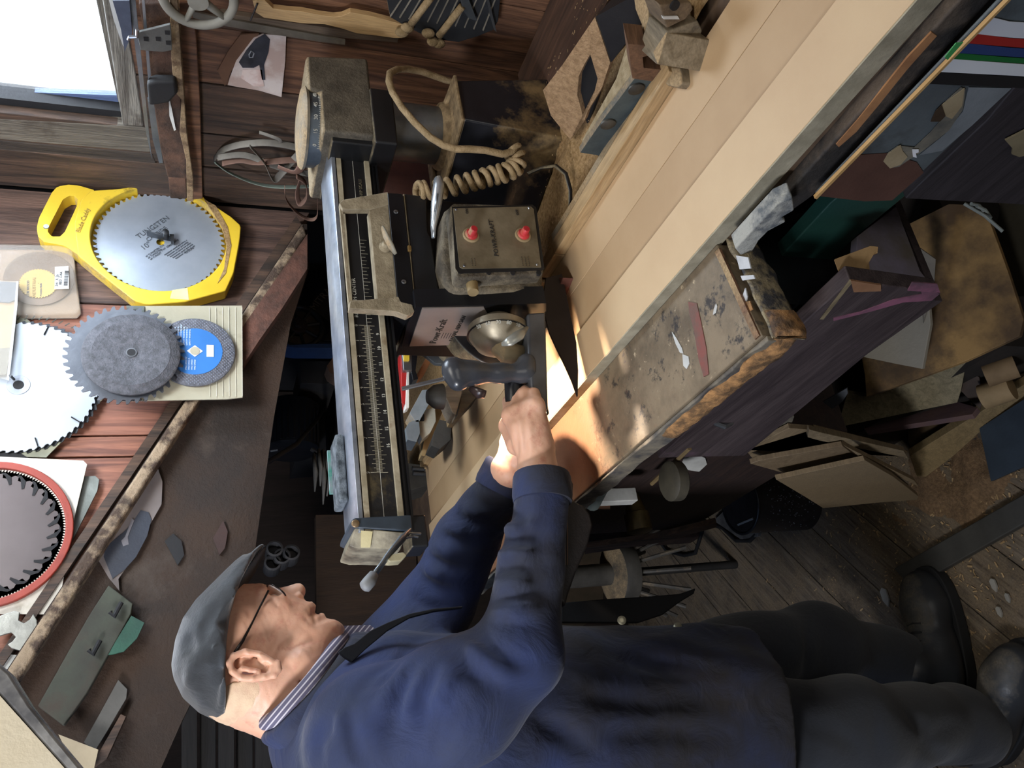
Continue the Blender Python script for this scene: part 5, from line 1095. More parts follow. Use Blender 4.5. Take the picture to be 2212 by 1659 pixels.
up('grey_box', 'grey tray corner at the far end of the boards', 'tray', [(882, 1000), (950, 1010), (936, 1045), (885, 1060)], 2.05, .1, mat('dgrey2', '#45433e', '#33312d'))
for p, l in (((890, 1012), 'upper of two short dark steel rods at the far end of the bench'), ((892, 1022), 'lower of two short dark steel rods at the far end of the bench')):
    o = MB().tube([A(p[0], p[1], 1.98), A(p[0] + 26, p[1] + 2, 1.98)], .006, 10).build('steel_rod', steeld, None); tag(o, l, 'rod', 'rods at the far end')
# far shelf under the slanting panel: band sander, motor, blocks, hoses
sh = thing('far_shelf', 'dark shelf beyond the bench under the slanting panel', 'shelf', (.6, 2.5, 0))
MB().box((-.9, 2.42, 1.02), (1.39, 2.9, 1.05)).build('shelf_top', mat('shelf_dark', '#2e2621', '#1e1917', rough=.8), sh)
MB().box((-.9, 2.86, 0), (1.39, 2.9, 1.9)).build('shelf_back', mat('far_brown', '#30231c', '#20170f', grain='Z', rough=.8), sh)
for x_ in (-.88, .1, 1.35): MB().box((x_, 2.43, 0), (x_ + .03, 2.9, 1.02)).build('shelf_leg', black, sh)
bs = thing('belt_sander', 'belt sander with a spoked black wheel and blue belt, dim behind the saw arm', 'belt sander', A(660, 700, 2.0))
wcn = A(645, 705, 2.0); rw = (A(645, 749, 2.0) - wcn).length
MB().tube([wcn + Vector((math.cos(2 * PI * k / 40), 0, math.sin(2 * PI * k / 40))) * rw for k in range(40)], .007, 8, closed=True).build('wheel_rim', mat('whl', '#1f1d1c', '#141312', rough=.5), bs, smooth=True)
MB().lathe(wcn + Vector((0, .02, 0)), (0, -1, 0), [(0, rw * .92), (.005, rw * .92)], 30).build('wheel_disc', mat('whl_d', '#6a5d50', '#54493f', rough=.7), bs)
for k in range(8):
    a = PI * k / 4 + .2; u_ = Vector((math.cos(a), 0, math.sin(a))); MB().tube([wcn + u_ * .02, wcn + u_ * rw], .0045, 6).build('wheel_spoke', MC['whl'], bs)
MB().lathe(wcn + Vector((0, .02, 0)), (0, -1, 0), [(0, .022), (.03, .022), (.03, .012), (.045, .012)], 20).build('wheel_hub', mat('hubr', '#4a3a34', '#3a2d28', rough=.4, metal=.4), bs, smooth='auto')
bl2 = mat('belt_blue', '#31507f', '#28426c', rough=.8)
c_ = [wcn + Vector((math.cos(a), 0, math.sin(a))) * (rw + .010) for a in [math.radians(q) for q in range(170, 275, 7)]]
MB().tube([p + Vector((0, .03, 0)) for p in c_] + [A(728, 750, 2.03), A(760, 751, 2.03)], .014, 8, flat=.2).build('sanding_belt', bl2, bs, smooth=True) if 0 else MB().prism([A(*p, 1.99) for p in [(603, 727), (612, 738), (626, 745), (680, 743), (790, 742), (790, 752), (640, 751), (618, 748), (606, 740)]], (0, .06, 0)).build('sanding_belt', bl2, bs)
up('body_plate', '', '', [(640, 585), (800, 580), (800, 740), (690, 740), (680, 690), (640, 660), (632, 640)], 2.08, .1, mat('bs_black', '#191c22', '#12141a', rough=.4), bs)
up('brand_plate', '', '', [(678, 640), (720, 630), (790, 690), (790, 735), (700, 735), (720, 700), (674, 668)], 2.07, .005, mat('bs_grey', '#3c3835', '#2e2a28'), bs)
text('MITRAC', A(680, 672, 2.06), (.8, 0, -.6), (.6, 0, .8), .03, mat('dim_ink', '#77716a', '#77716a', bump=0), bs)
MB().lathe(A(648, 640, 2.07), (0, -1, 0), [(0, .012), (.006, .010), (.006, .006)], 16).build('bolt', steeld, bs)
MB().lathe(A(658, 598, 2.07), (0, -1, 0), [(0, .009), (.006, .008)], 16).build('bolt', steeld, bs)
mt = thing('electric_motor', 'black finned electric motor on the dark shelf, left of the hanging rags', 'motor', A(630, 930, 2.35))
m0, m1 = A(628, 980, 2.4), A(628, 874, 2.4); rm = (A(566, 930, 2.4) - A(690, 930, 2.4)).length / 2
MB().lathe(m0, (m1 - m0), [(0, rm * .8), (.01, rm), ((m1 - m0).length - .01, rm), ((m1 - m0).length, rm * .85)], 30).build('motor_body', mat('mot', '#12151b', '#0c0e13', rough=.35), mt, smooth='auto')
for k in range(11):
    a = math.radians(-60 + 20 * k - 90); d_ = (m1 - m0).normalized(); u_ = Vector((math.cos(a) * .2, -1, math.sin(a))).normalized()
    w_ = Vector((0, -math.cos(math.radians(-60 + 12 * k)), math.sin(math.radians(-60 + 12 * k)))); MB().tube([m0.lerp(m1, .1) + w_ * rm, m0.lerp(m1, .75) + w_ * rm], .004, 5).build('fin', MC['mot'], mt)
up('label', '', '', [(584, 972), (600, 970), (600, 974), (584, 976)], 2.3, .002, mat('lab', '#70757c', '#70757c'), mt)
up('dark_case', 'black rectangular case standing on the far shelf below the slanting panel', 'case', [(640, 830), (700, 830), (705, 980), (640, 985)], 2.5, .2, mat('case_d', '#15161a', '#0f1013'))
up('loose_block', '', '', [(706, 790), (722, 768), (735, 770), (740, 812), (728, 815), (712, 804)], 1.9, .05, mat('pblock', '#8a6f5c', '#6f5848'), bs)  # separate block grouped under the sander, not one of its parts
up('dim_box', 'dim grey box on the far shelf between sander and motor', 'box', [(648, 780), (720, 780), (725, 830), (650, 828)], 2.3, .2, mat('dim_box', '#3a3836', '#2c2a29'))
MB().tube([A(672, 970, 2.1), A(745, 1010, 2.1)], .006, 8).build('hanging_rail', black, sh)
rg = thing('rags', 'bunch of pale grey rags hanging under the far shelf beside the saw arm', 'rags', A(700, 1010, 2.1))
for i, q in enumerate(((678, 985, 680, 1062), (688, 975, 692, 1050), (697, 975, 698, 1090), (704, 980, 708, 1040), (716, 990, 706, 1072), (724, 1005, 726, 1060), (734, 1030, 738, 1080))):
    MB().tube([A(q[0], q[1], 2.1), A((q[0] + q[2]) / 2 + 3, (q[1] + q[3]) / 2, 2.08), A(q[2], q[3], 2.1)], [.012, .016, .004], 8, flat=.4).build('rag', mat('rag', '#6f6c66', '#4f4d49', rough=.9), rg, smooth=True)
up('brown_door', 'dark brown wooden panel leaning in the shadows beyond the arm end', 'panel', [(682, 1112), (830, 1110), (900, 1200), (900, 1420), (684, 1420)], 2.25, .03, mat('dim_wood', '#3b2a1c', '#2b1e14', grain='Z', rough=.7))
wp_ = mat('white_pipe', '#4a4a4c', '#3a3a3c', rough=.5)
for i, q in enumerate(((590, 1200), (606, 1216), (586, 1230), (626, 1208))):
    o = MB().lathe(A(q[0], q[1], 2.3), (.1, -1, 0), [(0, .022), (.05, .022), (.052, .017), (.02, .016)], 18).build('pipe_fitting', wp_); tag(o, ('pale pipe fitting nearest the peak of the cap', 'pale pipe fitting in the middle of the cluster of four', 'pale pipe fitting lowest in the cluster, level with the glasses', 'pale pipe fitting furthest from the cap in the cluster')[i], 'pipe fitting', 'pipe fittings in the shadows')
ol = MB().tube([A(560, 1010, 1.9), A(640, 960, 1.95), A(690, 900, 2.35), A(700, 880, 2.45)], .006, 8).build('hose', black, smooth=True); tag(ol, 'black hose sagging across the dark shelf under the panel', 'hose')
# slatted dark rack behind the man's neck
rk = thing('dark_rack', 'dark slatted timber rack in the shadows behind the man', 'rack', A(480, 1600, 1.95))
for k in range(5):
    x_ = 392 + k * 40; up('slat', '', '', [(x_, 1500), (x_ + 34, 1500), (x_ + 34, 1760), (x_, 1760)], 1.95 + .02 * (k % 2), .02, mat('rack', '#2e2c2b', '#1f1e1e', grain='X', rough=.8), rk)

# ================================================================== cabinets on the near side of the saw bench
XD = .50
def dx(d=0.): return lambda px, py: AX(px, py, XD - d)
nb = thing('drawer_unit', 'paint-stained bench drawer unit with striped drawer front, green rail and chipped edge', 'drawer unit', (.8, .35, 0))
edge_blk = mat('edge_black', '#2e2b29', '#5f5348', vs=12, vr=(.36, .5), rough=.7, bump=.5, dirt=.1, dirtcol='#b08058')
MB().prism([dx(-.02)(2100, -30), dx(-.02)(2170, -30), dx(-.02)(1757, 424), dx(-.02)(1650, 500), dx(-.02)(1600, 545), dx(-.02)(1592, 540)], (.03, 0, 0)).build('worktop_edge', edge_blk, nb, bevel=.003)
MB().prism([dx(-.019)(*p) for p in [(2012, 70), (2024, 78), (1960, 150), (1900, 225), (1850, 285), (1812, 318), (1806, 312), (1850, 262), (1900, 200), (1960, 125)]], (.002, 0, 0)).build('raw_streak', mat('raw_streak', '#b08055', '#8a6040', vs=20, rough=.8), nb)
ragpts = [(1588, 538), (1640, 482), (1680, 440), (1712, 425), (1716, 455), (1690, 470), (1698, 480), (1660, 500), (1640, 520), (1625, 545), (1600, 552)]
MB().prism([dx(.004)(*p) for p in ragpts], (.02, 0, 0)).build('broken_edge', mat('plaster', '#a5a59e', '#5f6468', vs=30, vr=(.42, .56), rough=.9, bump=.9), nb, bevel=.002)
green = mat('green_paint', '#23473f', '#1b3833', vs=3, rough=.4, dirt=.06)
MB().prism([dx(-.03)(*p) for p in [(2260, 130), (2260, 160), (2002, 386), (1852, 510), (1760, 600), (1666, 700), (1652, 650), (1640, 608), (1692, 549), (1793, 440), (2100, 180)]], (.02, 0, 0)).build('green_rail', green, nb, bevel=.002)
df = dx(.0)
drw = px_slab('drawer_front', [(2180, -20), (2260, -20), (2230, 150), (2188, 188), (1927, 434), (1868, 436), (1761, 421)], df, (.004, 0, 0), mat('drawer_grey', '#474b4e', '#5b6468', vs=7, rough=.45, bump=.15, dirt=.25, dirtcol='#32302e'), nb, .0015)
def ds(nm, pts, m, d=.001, th=.001): return px_slab(nm, pts, lambda a, b: AX(a, b, XD - d), (-th, 0, 0), m, drw)
ds('brown_stain', [(1763, 422), (1842, 335), (1920, 330), (1980, 350), (1995, 372), (1927, 432), (1868, 434)], mat('drawer_brown', '#5a3f36', '#4a332c', vs=8, rough=.5, dirt=.1), .0006, .0006)
ds('raw_edge', [(2186, -20), (2192, -20), (1762, 424), (1757, 422)], mat('raw_pine', '#c29c66', '#a8844f', rough=.7), .0006, .004)
stripes = [(-.2, '#a9adb0'), (40, '#d7dae0'), (72, '#a52a26'), (91, '#2b4173'), (112, '#1d6a34'), (126, '#dadde0'), (152, '#1d1e21')]
edg = lambda py: 2174 - (py * .97)      # the drawer top edge in the frame
W_ = [(36, 72), (72, 92), (92, 113), (113, 126), (126, 154), (154, 180)]
for (a, b), h in zip(W_, ['#d7dae0', '#a52a26', '#2b4173', '#1d6a34', '#dadde0', '#1c1d20']):
    x0_ = 2140 - (a - 36) * 1.0; x1_ = 2140 - (b - 36) * 1.0
    ds('painted_stripe', [(x0_, a), (2180, a + 10), (2240, a + 14), (2240, b + 12), (2180, b + 8), (x1_, b)], mat('stripe' + h, h, h, rough=.4, bump=0), .0012 + (b % 3) * .0002, .0006)
ds('green_smear', [(2080, 90), (2064, 92), (2040, 122), (2046, 128)], mat('sm_green', '#3f9450', '#3f9450'), .005, .001)
ds('pale_recess', [(2085, 192), (2076, 188), (2035, 225), (2032, 240), (2040, 250), (2010, 285), (1975, 318), (1940, 314), (1918, 330), (1908, 348), (1922, 362), (1940, 360), (2000, 320), (2050, 280), (2080, 235)], mat('recess_pale', '#7f7a6c', '#4b4c4a', vs=26, rough=.6), .0012, .0006)
ds('recess_end', [(1945, 313), (1918, 332), (1908, 348), (1922, 363), (1945, 355), (1960, 338), (1950, 326)], mat('recess_tan', '#a59678', '#8c7c60', rough=.6), .002, .0006)
ds('recess_end', [(2083, 190), (2034, 226), (2042, 250), (2056, 256), (2078, 228)], MC['recess_tan'], .002, .0006)
ds('recess_dark', [(2034, 226), (2020, 240), (2010, 262), (2030, 262), (2042, 250)], mat('rec_dark', '#3c2e20', '#2c2218'), .0026, .0006)
ds('paint_drip', [(1970, 322), (1984, 322), (1984, 328), (1978, 330), (1980, 340), (1972, 338)], mat('bright_white', '#e2e4e8', '#e2e4e8', rough=.4, bump=0), .003, .0006)
ds('grey_lower_half', [(2185, 190), (2100, 270), (2035, 325), (1985, 335), (2040, 290), (2080, 240), (2092, 188)], mat('low_grey', '#80868b', '#6b7175', vs=12, rough=.5, dirt=.08), .0008, .0004)
# lower drawer
lo_ = px_slab('lower_drawer', [(2300, 60), (2300, 450), (2212, 443), (1955, 430), (1990, 395), (2130, 262)], dx(-.02), (.02, 0, 0), mat('drawer_dark', '#3a3539', '#2a262a', grain='Y', rough=.6, dirt=.05, dirtcol='#6a5f70'), nb, .002)
px_slab('pull_notch', [(2170, 300), (2230, 270), (2230, 330), (2200, 336), (2184, 330), (2186, 318)], dx(-.018), (-.002, 0, 0), mat('notch_tan', '#8b8064', '#746a52'), lo_)
MB().box((.58, -.1, .60), (1.09, .50, .868)).build('carcass', mat('carcass', '#1f1c1e', '#151315', rough=.8), nb)
# dark drawer box under the saw table with pink stains
db = thing('open_box', 'long dark open wooden box with pink stains, under the bench corner', 'box', (.45, 1.0, .7))
XB = .43
bxf = lambda px, py: AX(px, py, XB)
boxm = mat('box_dark', '#4d4243', '#33292c', grain='Y', rough=.65, bump=.2, dirt=.1, dirtcol='#5f4a58')
MB().prism([bxf(1836, 606), bxf(2030, 632), bxf(2012, 652), (XB, 1.12, .635), (XB, 1.12, .80)], (.02, 0, 0)).build('front_board', boxm, db, bevel=.002)
MB().box((XB + .02, .66, .640), (.95, 1.09, .652)).build('bottom', boxm, db)
MB().prism([AX(1836, 604, XB - .001), AX(1770, 690, XB - .001), AX(1755, 690, XB + .018), AX(1830, 598, XB + .018)], (0, 0, -.006)).build('top_edge', mat('raw_edge2', '#96876a', '#6f634c', grain='Y'), db)
MB().prism([AX(1837, 603, XB - .001), AX(1902, 613, XB - .001), AX(1902, 626, XB - .001), AX(1843, 628, XB - .001)], (-.002, 0, 0)).build('end_patch', mat('orange_wood', '#9a7254', '#7f5c42'), db)
pinkm = mat('pink_stain', '#8a566c', '#5d4450', vs=18, vr=(.4, .6), rough=.7)
MB().prism([bxf(1990, 618), bxf(2030, 633), bxf(2012, 648), bxf(1950, 652), bxf(1880, 672), bxf(1800, 692), bxf(1800, 686), bxf(1860, 672), bxf(1930, 646), bxf(1990, 634)], (-.001, 0, 0)).build('pink_stain', pinkm, db)
MB().prism([bxf(2150 - 180, 608), bxf(2024, 612), bxf(2030, 630), bxf(1960, 626)], (-.0014, 0, 0)).build('pink_stain', pinkm, db)
c1, c2 = AX(1800, 550, .50), AX(1850, 600, .45)
MB().prism([AZ(1800, 560, .84), AZ(1880, 530, .80), AZ(1876, 545, .80), AZ(1856, 552, .80), AZ(1864, 600, .80), AZ(1836, 604, .82), AZ(1818, 610, .83)], (0, 0, -.012)).build('inner_block', mat('pine_block', '#a3855c', '#8a6d48', rough=.7), db, bevel=.001)
f = lambda px, py: A(px, py, .634)
MB().prism([f(*p) for p in [(1846, 606), (1852, 510), (1936, 445), (1988, 585), (2024, 630)]], (0, .012, 0)).build('side_board', mat('side_stain', '#5f5852', '#7a7488', vs=8, vr=(.42, .62), rough=.6), db, bevel=.001)
MB().box((.46, .70, .70), (.60, .71, .86)).build('inner_wall', blk_clean, db)
pk1 = None
# ================================================================== scrap pile under the bench and on the floor
def scrap(label, cat, pts, a3, m, th=.012, name='scrap_board', bevel=.001, parent=None):
    f = plane3(*[AZ(*q) for q in a3]); o = MB().prism([f(*p) for p in pts], f.n * -th).build(name, m, parent, bevel=bevel)
    if parent is None: tag(o, label, cat)
    return o
tan = mat('scrap_tan', '#a3814f', '#5a4630', vs=6, vr=(.42, .58), rough=.75, bump=.15, dirt=.2, dirtcol='#4a3c2c')
pine = mat('scrap_pine', '#86765c', '#6c5e48', grain='X', rough=.7)
pine2 = mat('scrap_pine2', '#8d7a5e', '#716048', grain='Y', rough=.7)
greyc = mat('scrap_grey', '#979184', '#857f72', vs=5, rough=.7)
MB0 = MB().box((.56, .95, 0), (.95, 1.45, .16)).build('scrap_crate', mat('crate', '#2c2520', '#1e1a17', rough=.9)); tag(MB0, 'dark low crate holding the scrap boards under the bench', 'crate')
scrap('large worn tan hardboard with rounded corner, biggest of the scraps by the bench', 'board', [(1956, 487), (2050, 440), (2093, 442), (2138, 478), (2175, 580), (2211, 690), (2202, 726), (2086, 780), (1990, 815), (1871, 857), (1868, 812), (1861, 772), (1900, 640)], ((1960, 480, .26), (2205, 700, .20), (1870, 855, .30)), tan, .014)
scrap('pale grey triangular card lying on the large tan hardboard', 'board', [(1859, 770), (2006, 657), (2010, 700), (1992, 797), (1930, 785)], ((1859, 770, .33), (2006, 657, .31), (1995, 797, .305)), greyc, .008)
scrap('grey flap of board standing behind the pink stained box end', 'board', [(1980, 530), (2022, 560), (2018, 625), (1995, 700), (1990, 610)], ((1980, 530, .36), (2022, 560, .33), (2018, 660, .31)), mat('flap_grey', '#6e675c', '#5a544a'), .006)
scrap('pale ribbed pine board under the large tan hardboard, with two nail holes', 'board', [(1830, 850), (1872, 857), (2088, 782), (2076, 845), (2068, 870), (1816, 922), (1818, 890)], ((1830, 850, .27), (2088, 782, .16), (1816, 922, .24)), mat('pine_rib', '#8f8468', '#6f664e', grain='X', rough=.7, vs=22), .012)
scrap('brown and violet offcut below the ribbed pine board', 'board', [(1866, 925), (2070, 868), (2112, 880), (2100, 895), (1870, 932)], ((1866, 925, .17), (2070, 868, .1), (2100, 895, .12)), mat('violet', '#6a5148', '#52424a', vs=10), .012)
scrap('thin brown curved veneer ring standing past the ribbed board', 'veneer', [(2086, 800), (2115, 815), (2125, 850), (2118, 885), (2090, 860), (2076, 845)], ((2086, 800, .12), (2115, 815, .1), (2118, 885, .06)), mat('veneer', '#4f4138', '#3c312a'), .008)
cyls = ((2142, 808, 2136, 822, .021, 'round'), )
rl1 = MB().tube([AZ(2128, 812, .12), AZ(2195, 790, .09)], .022, 20).build('wooden_roller', mat('dowel', '#8a7253', '#6e5a40', rough=.8), smooth='auto'); tag(rl1, 'short round wooden roller lying upper of the two by the scraps', 'roller')
rl2 = MB().tube([AZ(2122, 858, .10), AZ(2186, 836, .08)], .024, 20).build('wooden_roller', mat('dowel2', '#a08763', '#84704f', rough=.8), smooth='auto'); tag(rl2, 'paler round wooden roller lying lower of the two by the scraps', 'roller')
scrap('pale square batten slanting from the floor dust up to the rollers', 'batten', [(1966, 985), (2110, 895), (2230, 820), (2230, 868), (2115, 935), (2060, 985), (2000, 1030), (1980, 1030)], ((1970, 990, .08), (1980, 1030, .04), (2212, 840, .03)), mat('batten', '#97825c', '#7c6a4a', grain='X', rough=.7), .02)
scrap('blue-grey panel lying on the floor at the picture edge', 'panel', [(2115, 925), (2230, 850), (2230, 1000), (2140, 1040)], ((2115, 925, .03), (2230, 850, .03), (2140, 1040, .02)), mat('bluepanel', '#323d48', '#28323c'), .01)
scrap('brown board edge below the slanting batten', 'board', [(1960, 930), (2060, 870), (2100, 890), (1990, 960), (1966, 982)], ((1960, 930, .05), (2060, 870, .04), (1966, 982, .05)), mat('bb', '#66523a', '#4d3e2c', vs=30), .012)
# fan of pale boards leaning on the crate
fan = [('weathered board topmost of the leaning fan of boards, nearest the brown bench', [(1594, 968), (1700, 903), (1716, 900), (1712, 912), (1612, 972)], ((1594, 968, .44), (1716, 900, .36), (1612, 972, .42)), mat('fan0', '#6d675a', '#57524a', grain='X')),
       ('second grey brown board of the leaning fan', [(1610, 972), (1705, 925), (1770, 930), (1940, 985), (1955, 975), (1760, 928), (1750, 960), (1700, 985), (1625, 990)], ((1610, 972, .40), (1770, 930, .30), (1700, 985, .37)), pine2),
       ('long narrow pale edge board reaching furthest across the leaning fan', [(1748, 928), (1770, 934), (1952, 974), (1962, 990), (1770, 952), (1745, 945)], ((1748, 928, .30), (1960, 975, .12), (1750, 950, .28)), pine),
       ('flat pale board with a slot in the middle of the leaning fan', [(1621, 1002), (1640, 995), (1820, 963), (1835, 975), (1880, 1000), (1730, 1024), (1700, 1024)], ((1621, 1002, .33), (1820, 963, .24), (1700, 1024, .30)), mat('fan3', '#7f6d54', '#6e5d47', grain='X')),
       ('thin board under the slotted one, its far tip near the floor dust', [(1822, 962), (1975, 1038), (1985, 1052), (1940, 1030), (1868, 995)], ((1822, 962, .23), (1975, 1038, .06), (1868, 995, .2)), pine2),
       ('widest pale board of the leaning fan, lowest and nearest the black can', [(1676, 1036), (1740, 1022), (1868, 994), (1930, 1030), (1984, 1072), (1982, 1080), (1895, 1086), (1778, 1098), (1740, 1074)], ((1676, 1036, .28), (1868, 994, .20), (1982, 1078, .012)), mat('fan4', '#857358', '#74644d', grain='X', vr=(.2, .8)))]
for i_, (l, p, a3, m) in enumerate(fan):
    xq = .452 - .011 * i_; o = MB().prism([AX(*q, xq) for q in p], (.009, 0, 0)).build('scrap_board', m, bevel=.0008); tag(o, l, 'board', 'fan of scrap boards')
gk = scrap('white-edged metal bracket end with a hole, hanging below the brown box', 'bracket', [(1722, 880), (1752, 884), (1742, 920), (1734, 948), (1724, 952), (1708, 944), (1718, 910)], ((1722, 880, .46), (1752, 884, .44), (1720, 950, .40)), mat('brk', '#6b7078', '#4c5058', metal=.3, rough=.4), .006, 'metal_bracket')
scrap('flat grey metal strip with a cut corner below the brown box', 'strip', [(1760, 878), (1830, 838), (1832, 850), (1820, 868), (1793, 888)], ((1760, 878, .46), (1832, 838, .44), (1793, 888, .44)), mat('strip_d', '#565a60', '#45494f', metal=.4, rough=.4), .004, 'metal_strip')
wl_ = ('longest stiff light wire over the scrap boards', 'short stiff wire beside the longest one', 'shortest wire stub next to the two longer wires')
for i, (a, b) in enumerate((((2083, 440), (2166, 500)), ((2110, 445), (2140, 470)), ((2098, 440), (2125, 455)))):
    o = MB().tube([AZ(*a, .35), AZ((a[0] + b[0]) / 2 + 3, (a[1] + b[1]) / 2 - 4, .33), AZ(*b, .31)], .0028, 8).build('wire', mat('wire_w', '#8f958f', '#7c827c')); tag(o, wl_[i], 'wire', 'wires over the scrap boards')
up_ = MB().prism([AZ(2190, 430, .1), AZ(2240, 430, .1), AZ(2240, 640, .1), AZ(2200, 640, .1), AZ(2170, 540, .1)], (0, 0, .03)).build('dark_offcut', mat('doc', '#3c372a', '#2c281f')); tag(up_, 'dark greenish offcut at the picture edge beyond the tan hardboard', 'offcut')
# black can on the floor
can = thing('black_can', 'black metal can with a paint-specked side standing on the floor before the bench', 'can', AZ(1760, 1078, 0))
cb = AZ(1735, 1082, 0); ct = Vector((cb.x, cb.y, AX(1606, 1070, cb.x).z)); r_ = .075
zt = ct.z - .035
MB().lathe(cb, (0, 0, 1), [(.001, r_ * .97), (.004, r_), (zt - .006, r_), (zt, r_ * .99)], 40).build('can_body', mat('can_blk', '#3a3636', '#262323', rough=.45, dirt=.05, dirtcol='#9a9aa0'), can, smooth='auto')
MB().tube([cb + Vector((r_ * math.cos(2 * PI * k / 36), r_ * math.sin(2 * PI * k / 36), zt)) for k in range(36)], .004, 8, closed=True).build('can_rim', steeld, can, smooth=True)
MB().lathe(cb + Vector((0, 0, zt - .012)), (0, 0, 1), [(0, r_ * .93), (.006, r_ * .93)], 36).build('can_lid', mat('can_lid', '#5a5249', '#3c3732', rough=.6), can)
sp_ = MB(); rs = random.Random(21)
for i in range(150):
    a = rs.gauss(-1.9, .55); z_ = rs.uniform(.02, zt - .03); u_ = Vector((math.cos(a), math.sin(a), 0)); s_ = rs.uniform(.0006, .0022); sp_.obox(cb + u_ * (r_ + .0004) + Vector((0, 0, z_)), (s_, s_, s_), Matrix.Rotation(a, 3, 'Z'))
MB().tube([cb + Vector((-.045, .03, zt + .001)), cb + Vector((-.05, -.035, zt + .001))], .003, 6).build('lid_streak', mat('speck2', '#9a9a98', '#8a8a88', bump=0), can)
o = sp_.build('paint_specks', mat('speck', '#8f9098', '#8f9098', bump=0), can); o['kind'] = 'stuff'
# cable and cloth around the can
cbk = MB().tube([AZ(1330, 1165, .1), AZ(1425, 1170, .03), AZ(1440, 1190, .01), AZ(1478, 1200, .006), AZ(1502, 1195, .006), AZ(1516, 1150, .006), AZ(1520, 1128, .006), AZ(1560, 1140, .006), AZ(1590, 1168, .006), AZ(1620, 1168, .006), AZ(1646, 1140, .006), AZ(1652, 1125, .006)], .006, 8).build('floor_cable', black, smooth=True); tag(cbk, 'black cable snaking over the floor from the bench foot past the can', 'cable')
scrap('grey crumpled sack at the foot of the black can', 'sack', [(1540, 1125), (1560, 1105), (1590, 1115), (1600, 1130), (1640, 1135), (1636, 1160), (1600, 1166), (1570, 1145)], ((1540, 1125, .02), (1600, 1115, .02), (1600, 1165, .01)), mat('sack', '#5c5c5c', '#3c3c3e', vs=30, bump=.8), .015, 'sack', .003)
# grey channel lying on the floor
ch = MB().prism([AZ(1930, 1228, .02), AZ(1968, 1270, .02), AZ(2240, 1115, .02), AZ(2240, 1050, .02)], (0, 0, -.018)).build('floor_strip', mat('chan', '#4f4e4a', '#403f3c', rough=.6, metal=.2), bevel=.003); tag(ch, 'grey metal strip lying flat on the floor planks beside the far shoe', 'strip')
for q, s_, l_ in (((1913, 1287), .016, 'largest white flake, lying alone beside the toe of the far shoe'), ((2148, 1262), .010, 'white plaster flake nearest the grey floor strip'), ((2178, 1290), .007, 'small round white crumb between two flakes on the floor'), ((2160, 1320), .008, 'white plaster crumb nearest the near shoe')):
    c_ = AZ(*q, .003); o = MB().prism([c_ + Vector((s_ * 1.2 * math.cos(k * 1.05) * (1 + .3 * (k % 2)), s_ * .7 * math.sin(k * 1.05), 0)) for k in range(6)], (0, 0, .004)).build('plaster_flake', mat('flake', '#a9a79f', '#918f88')); tag(o, l_, 'flake', 'plaster flakes on the floor')
# machine base with spoked flange behind the man
mb_ = thing('machine_pedestal', 'dark cast machine pedestal with a round flange, shaft and radiating rods beyond the man', 'machine', AZ(1400, 1240, 0))
YM = 2.12
pc2 = A(1345, 1238, YM); dm = mat('pedestal', '#57534c', '#3c3934', rough=.6, dust=.1)
MB().lathe(pc2 + Vector((0, .0, .03)), (0, 0, 1), [(-.05, .05), (-.045, .085), (-.02, .09), (.0, .085), (.012, .045)], 32).build('flange', dm, mb_, smooth='auto')
MB().lathe(pc2, (0, 0, 1), [(0, .03), (.30, .03)], 20).build('shaft', dm, mb_, smooth='auto')
for k in range(14):
    a = 2 * PI * k / 14; MB().tube([pc2 + Vector((.06 * math.cos(a), .06 * math.sin(a), -.01)), pc2 + Vector((.13 * math.cos(a), .13 * math.sin(a), -.14))], .006, 8).build('rod', dm, mb_, smooth='auto')
MB().lathe((pc2.x, pc2.y, 0), (0, 0, 1), [(0, .012), (.02, .012), (pc2.z, .012)], 32).build('pedestal', mat('ped_dark', '#2b2927', '#1c1b1a', rough=.7), mb_, smooth='auto')
up('brown_crate', 'brown wooden crate side in the shadows beyond the machine pedestal', 'crate', [(1230, 1180), (1312, 1178), (1300, 1330), (1215, 1340)], 2.6, .24, mat('crate_b', '#4d3d2c', '#38301f', rough=.8))
# ================================================================== the man
man = thing('person', 'elderly person in navy work coat and grey flat cap leaning over the saw', 'person', AZ(1900, 1480, 0))
HY = 1.35
skin = NT('skin')
if 1:
    v = skin.coords((1, 1, 1), False)
    b = skin.mix(skin.ramp(skin.noise(v, 14, 4, .6), .35, .7), hexc('#cf9c80'), hexc('#dcb096'))
    b = skin.mix(skin.ramp(skin.noise(v, 40, 5, .65), .56, .72), b, hexc('#c48a74'))
    skin.ln(b, skin.b.inputs['Base Color']); skin.b.inputs['Roughness'].default_value = .48
    skin.b.inputs['Subsurface Weight'].default_value = .12; skin.b.inputs['Subsurface Radius'].default_value = (.010, .004, .002); skin.b.inputs['Subsurface Scale'].default_value = 1
    bn = skin.add('ShaderNodeBump'); bn.inputs['Strength'].default_value = .22; bn.inputs['Distance'].default_value = .0015
    vw = skin.coords((1, 1, 1), False); skin.ln(skin.noise(vw, 170, 5, .65), bn.inputs['Height']); skin.ln(bn.outputs[0], skin.b.inputs['Normal'])
skin = skin.m
H = lambda px, py, dy=0.: A(px, py, HY + dy)
hx = lambda pts: [(H(*p).x, H(*p).z) for p in pts]
hd = G((.02, .92, .94), (.56, 1.56, 1.58), .0023)
# cranium and face masses
hd.ell(H(510, 1408), (.090, .074, .062), .01, Matrix.Rotation(math.radians(8), 3, 'Y'))
hd.ell(H(535, 1462), (.062, .070, .062), .02)
hd.ell(H(560, 1370), (.072, .062, .070), .02, Matrix.Rotation(math.radians(25), 3, 'Y'))
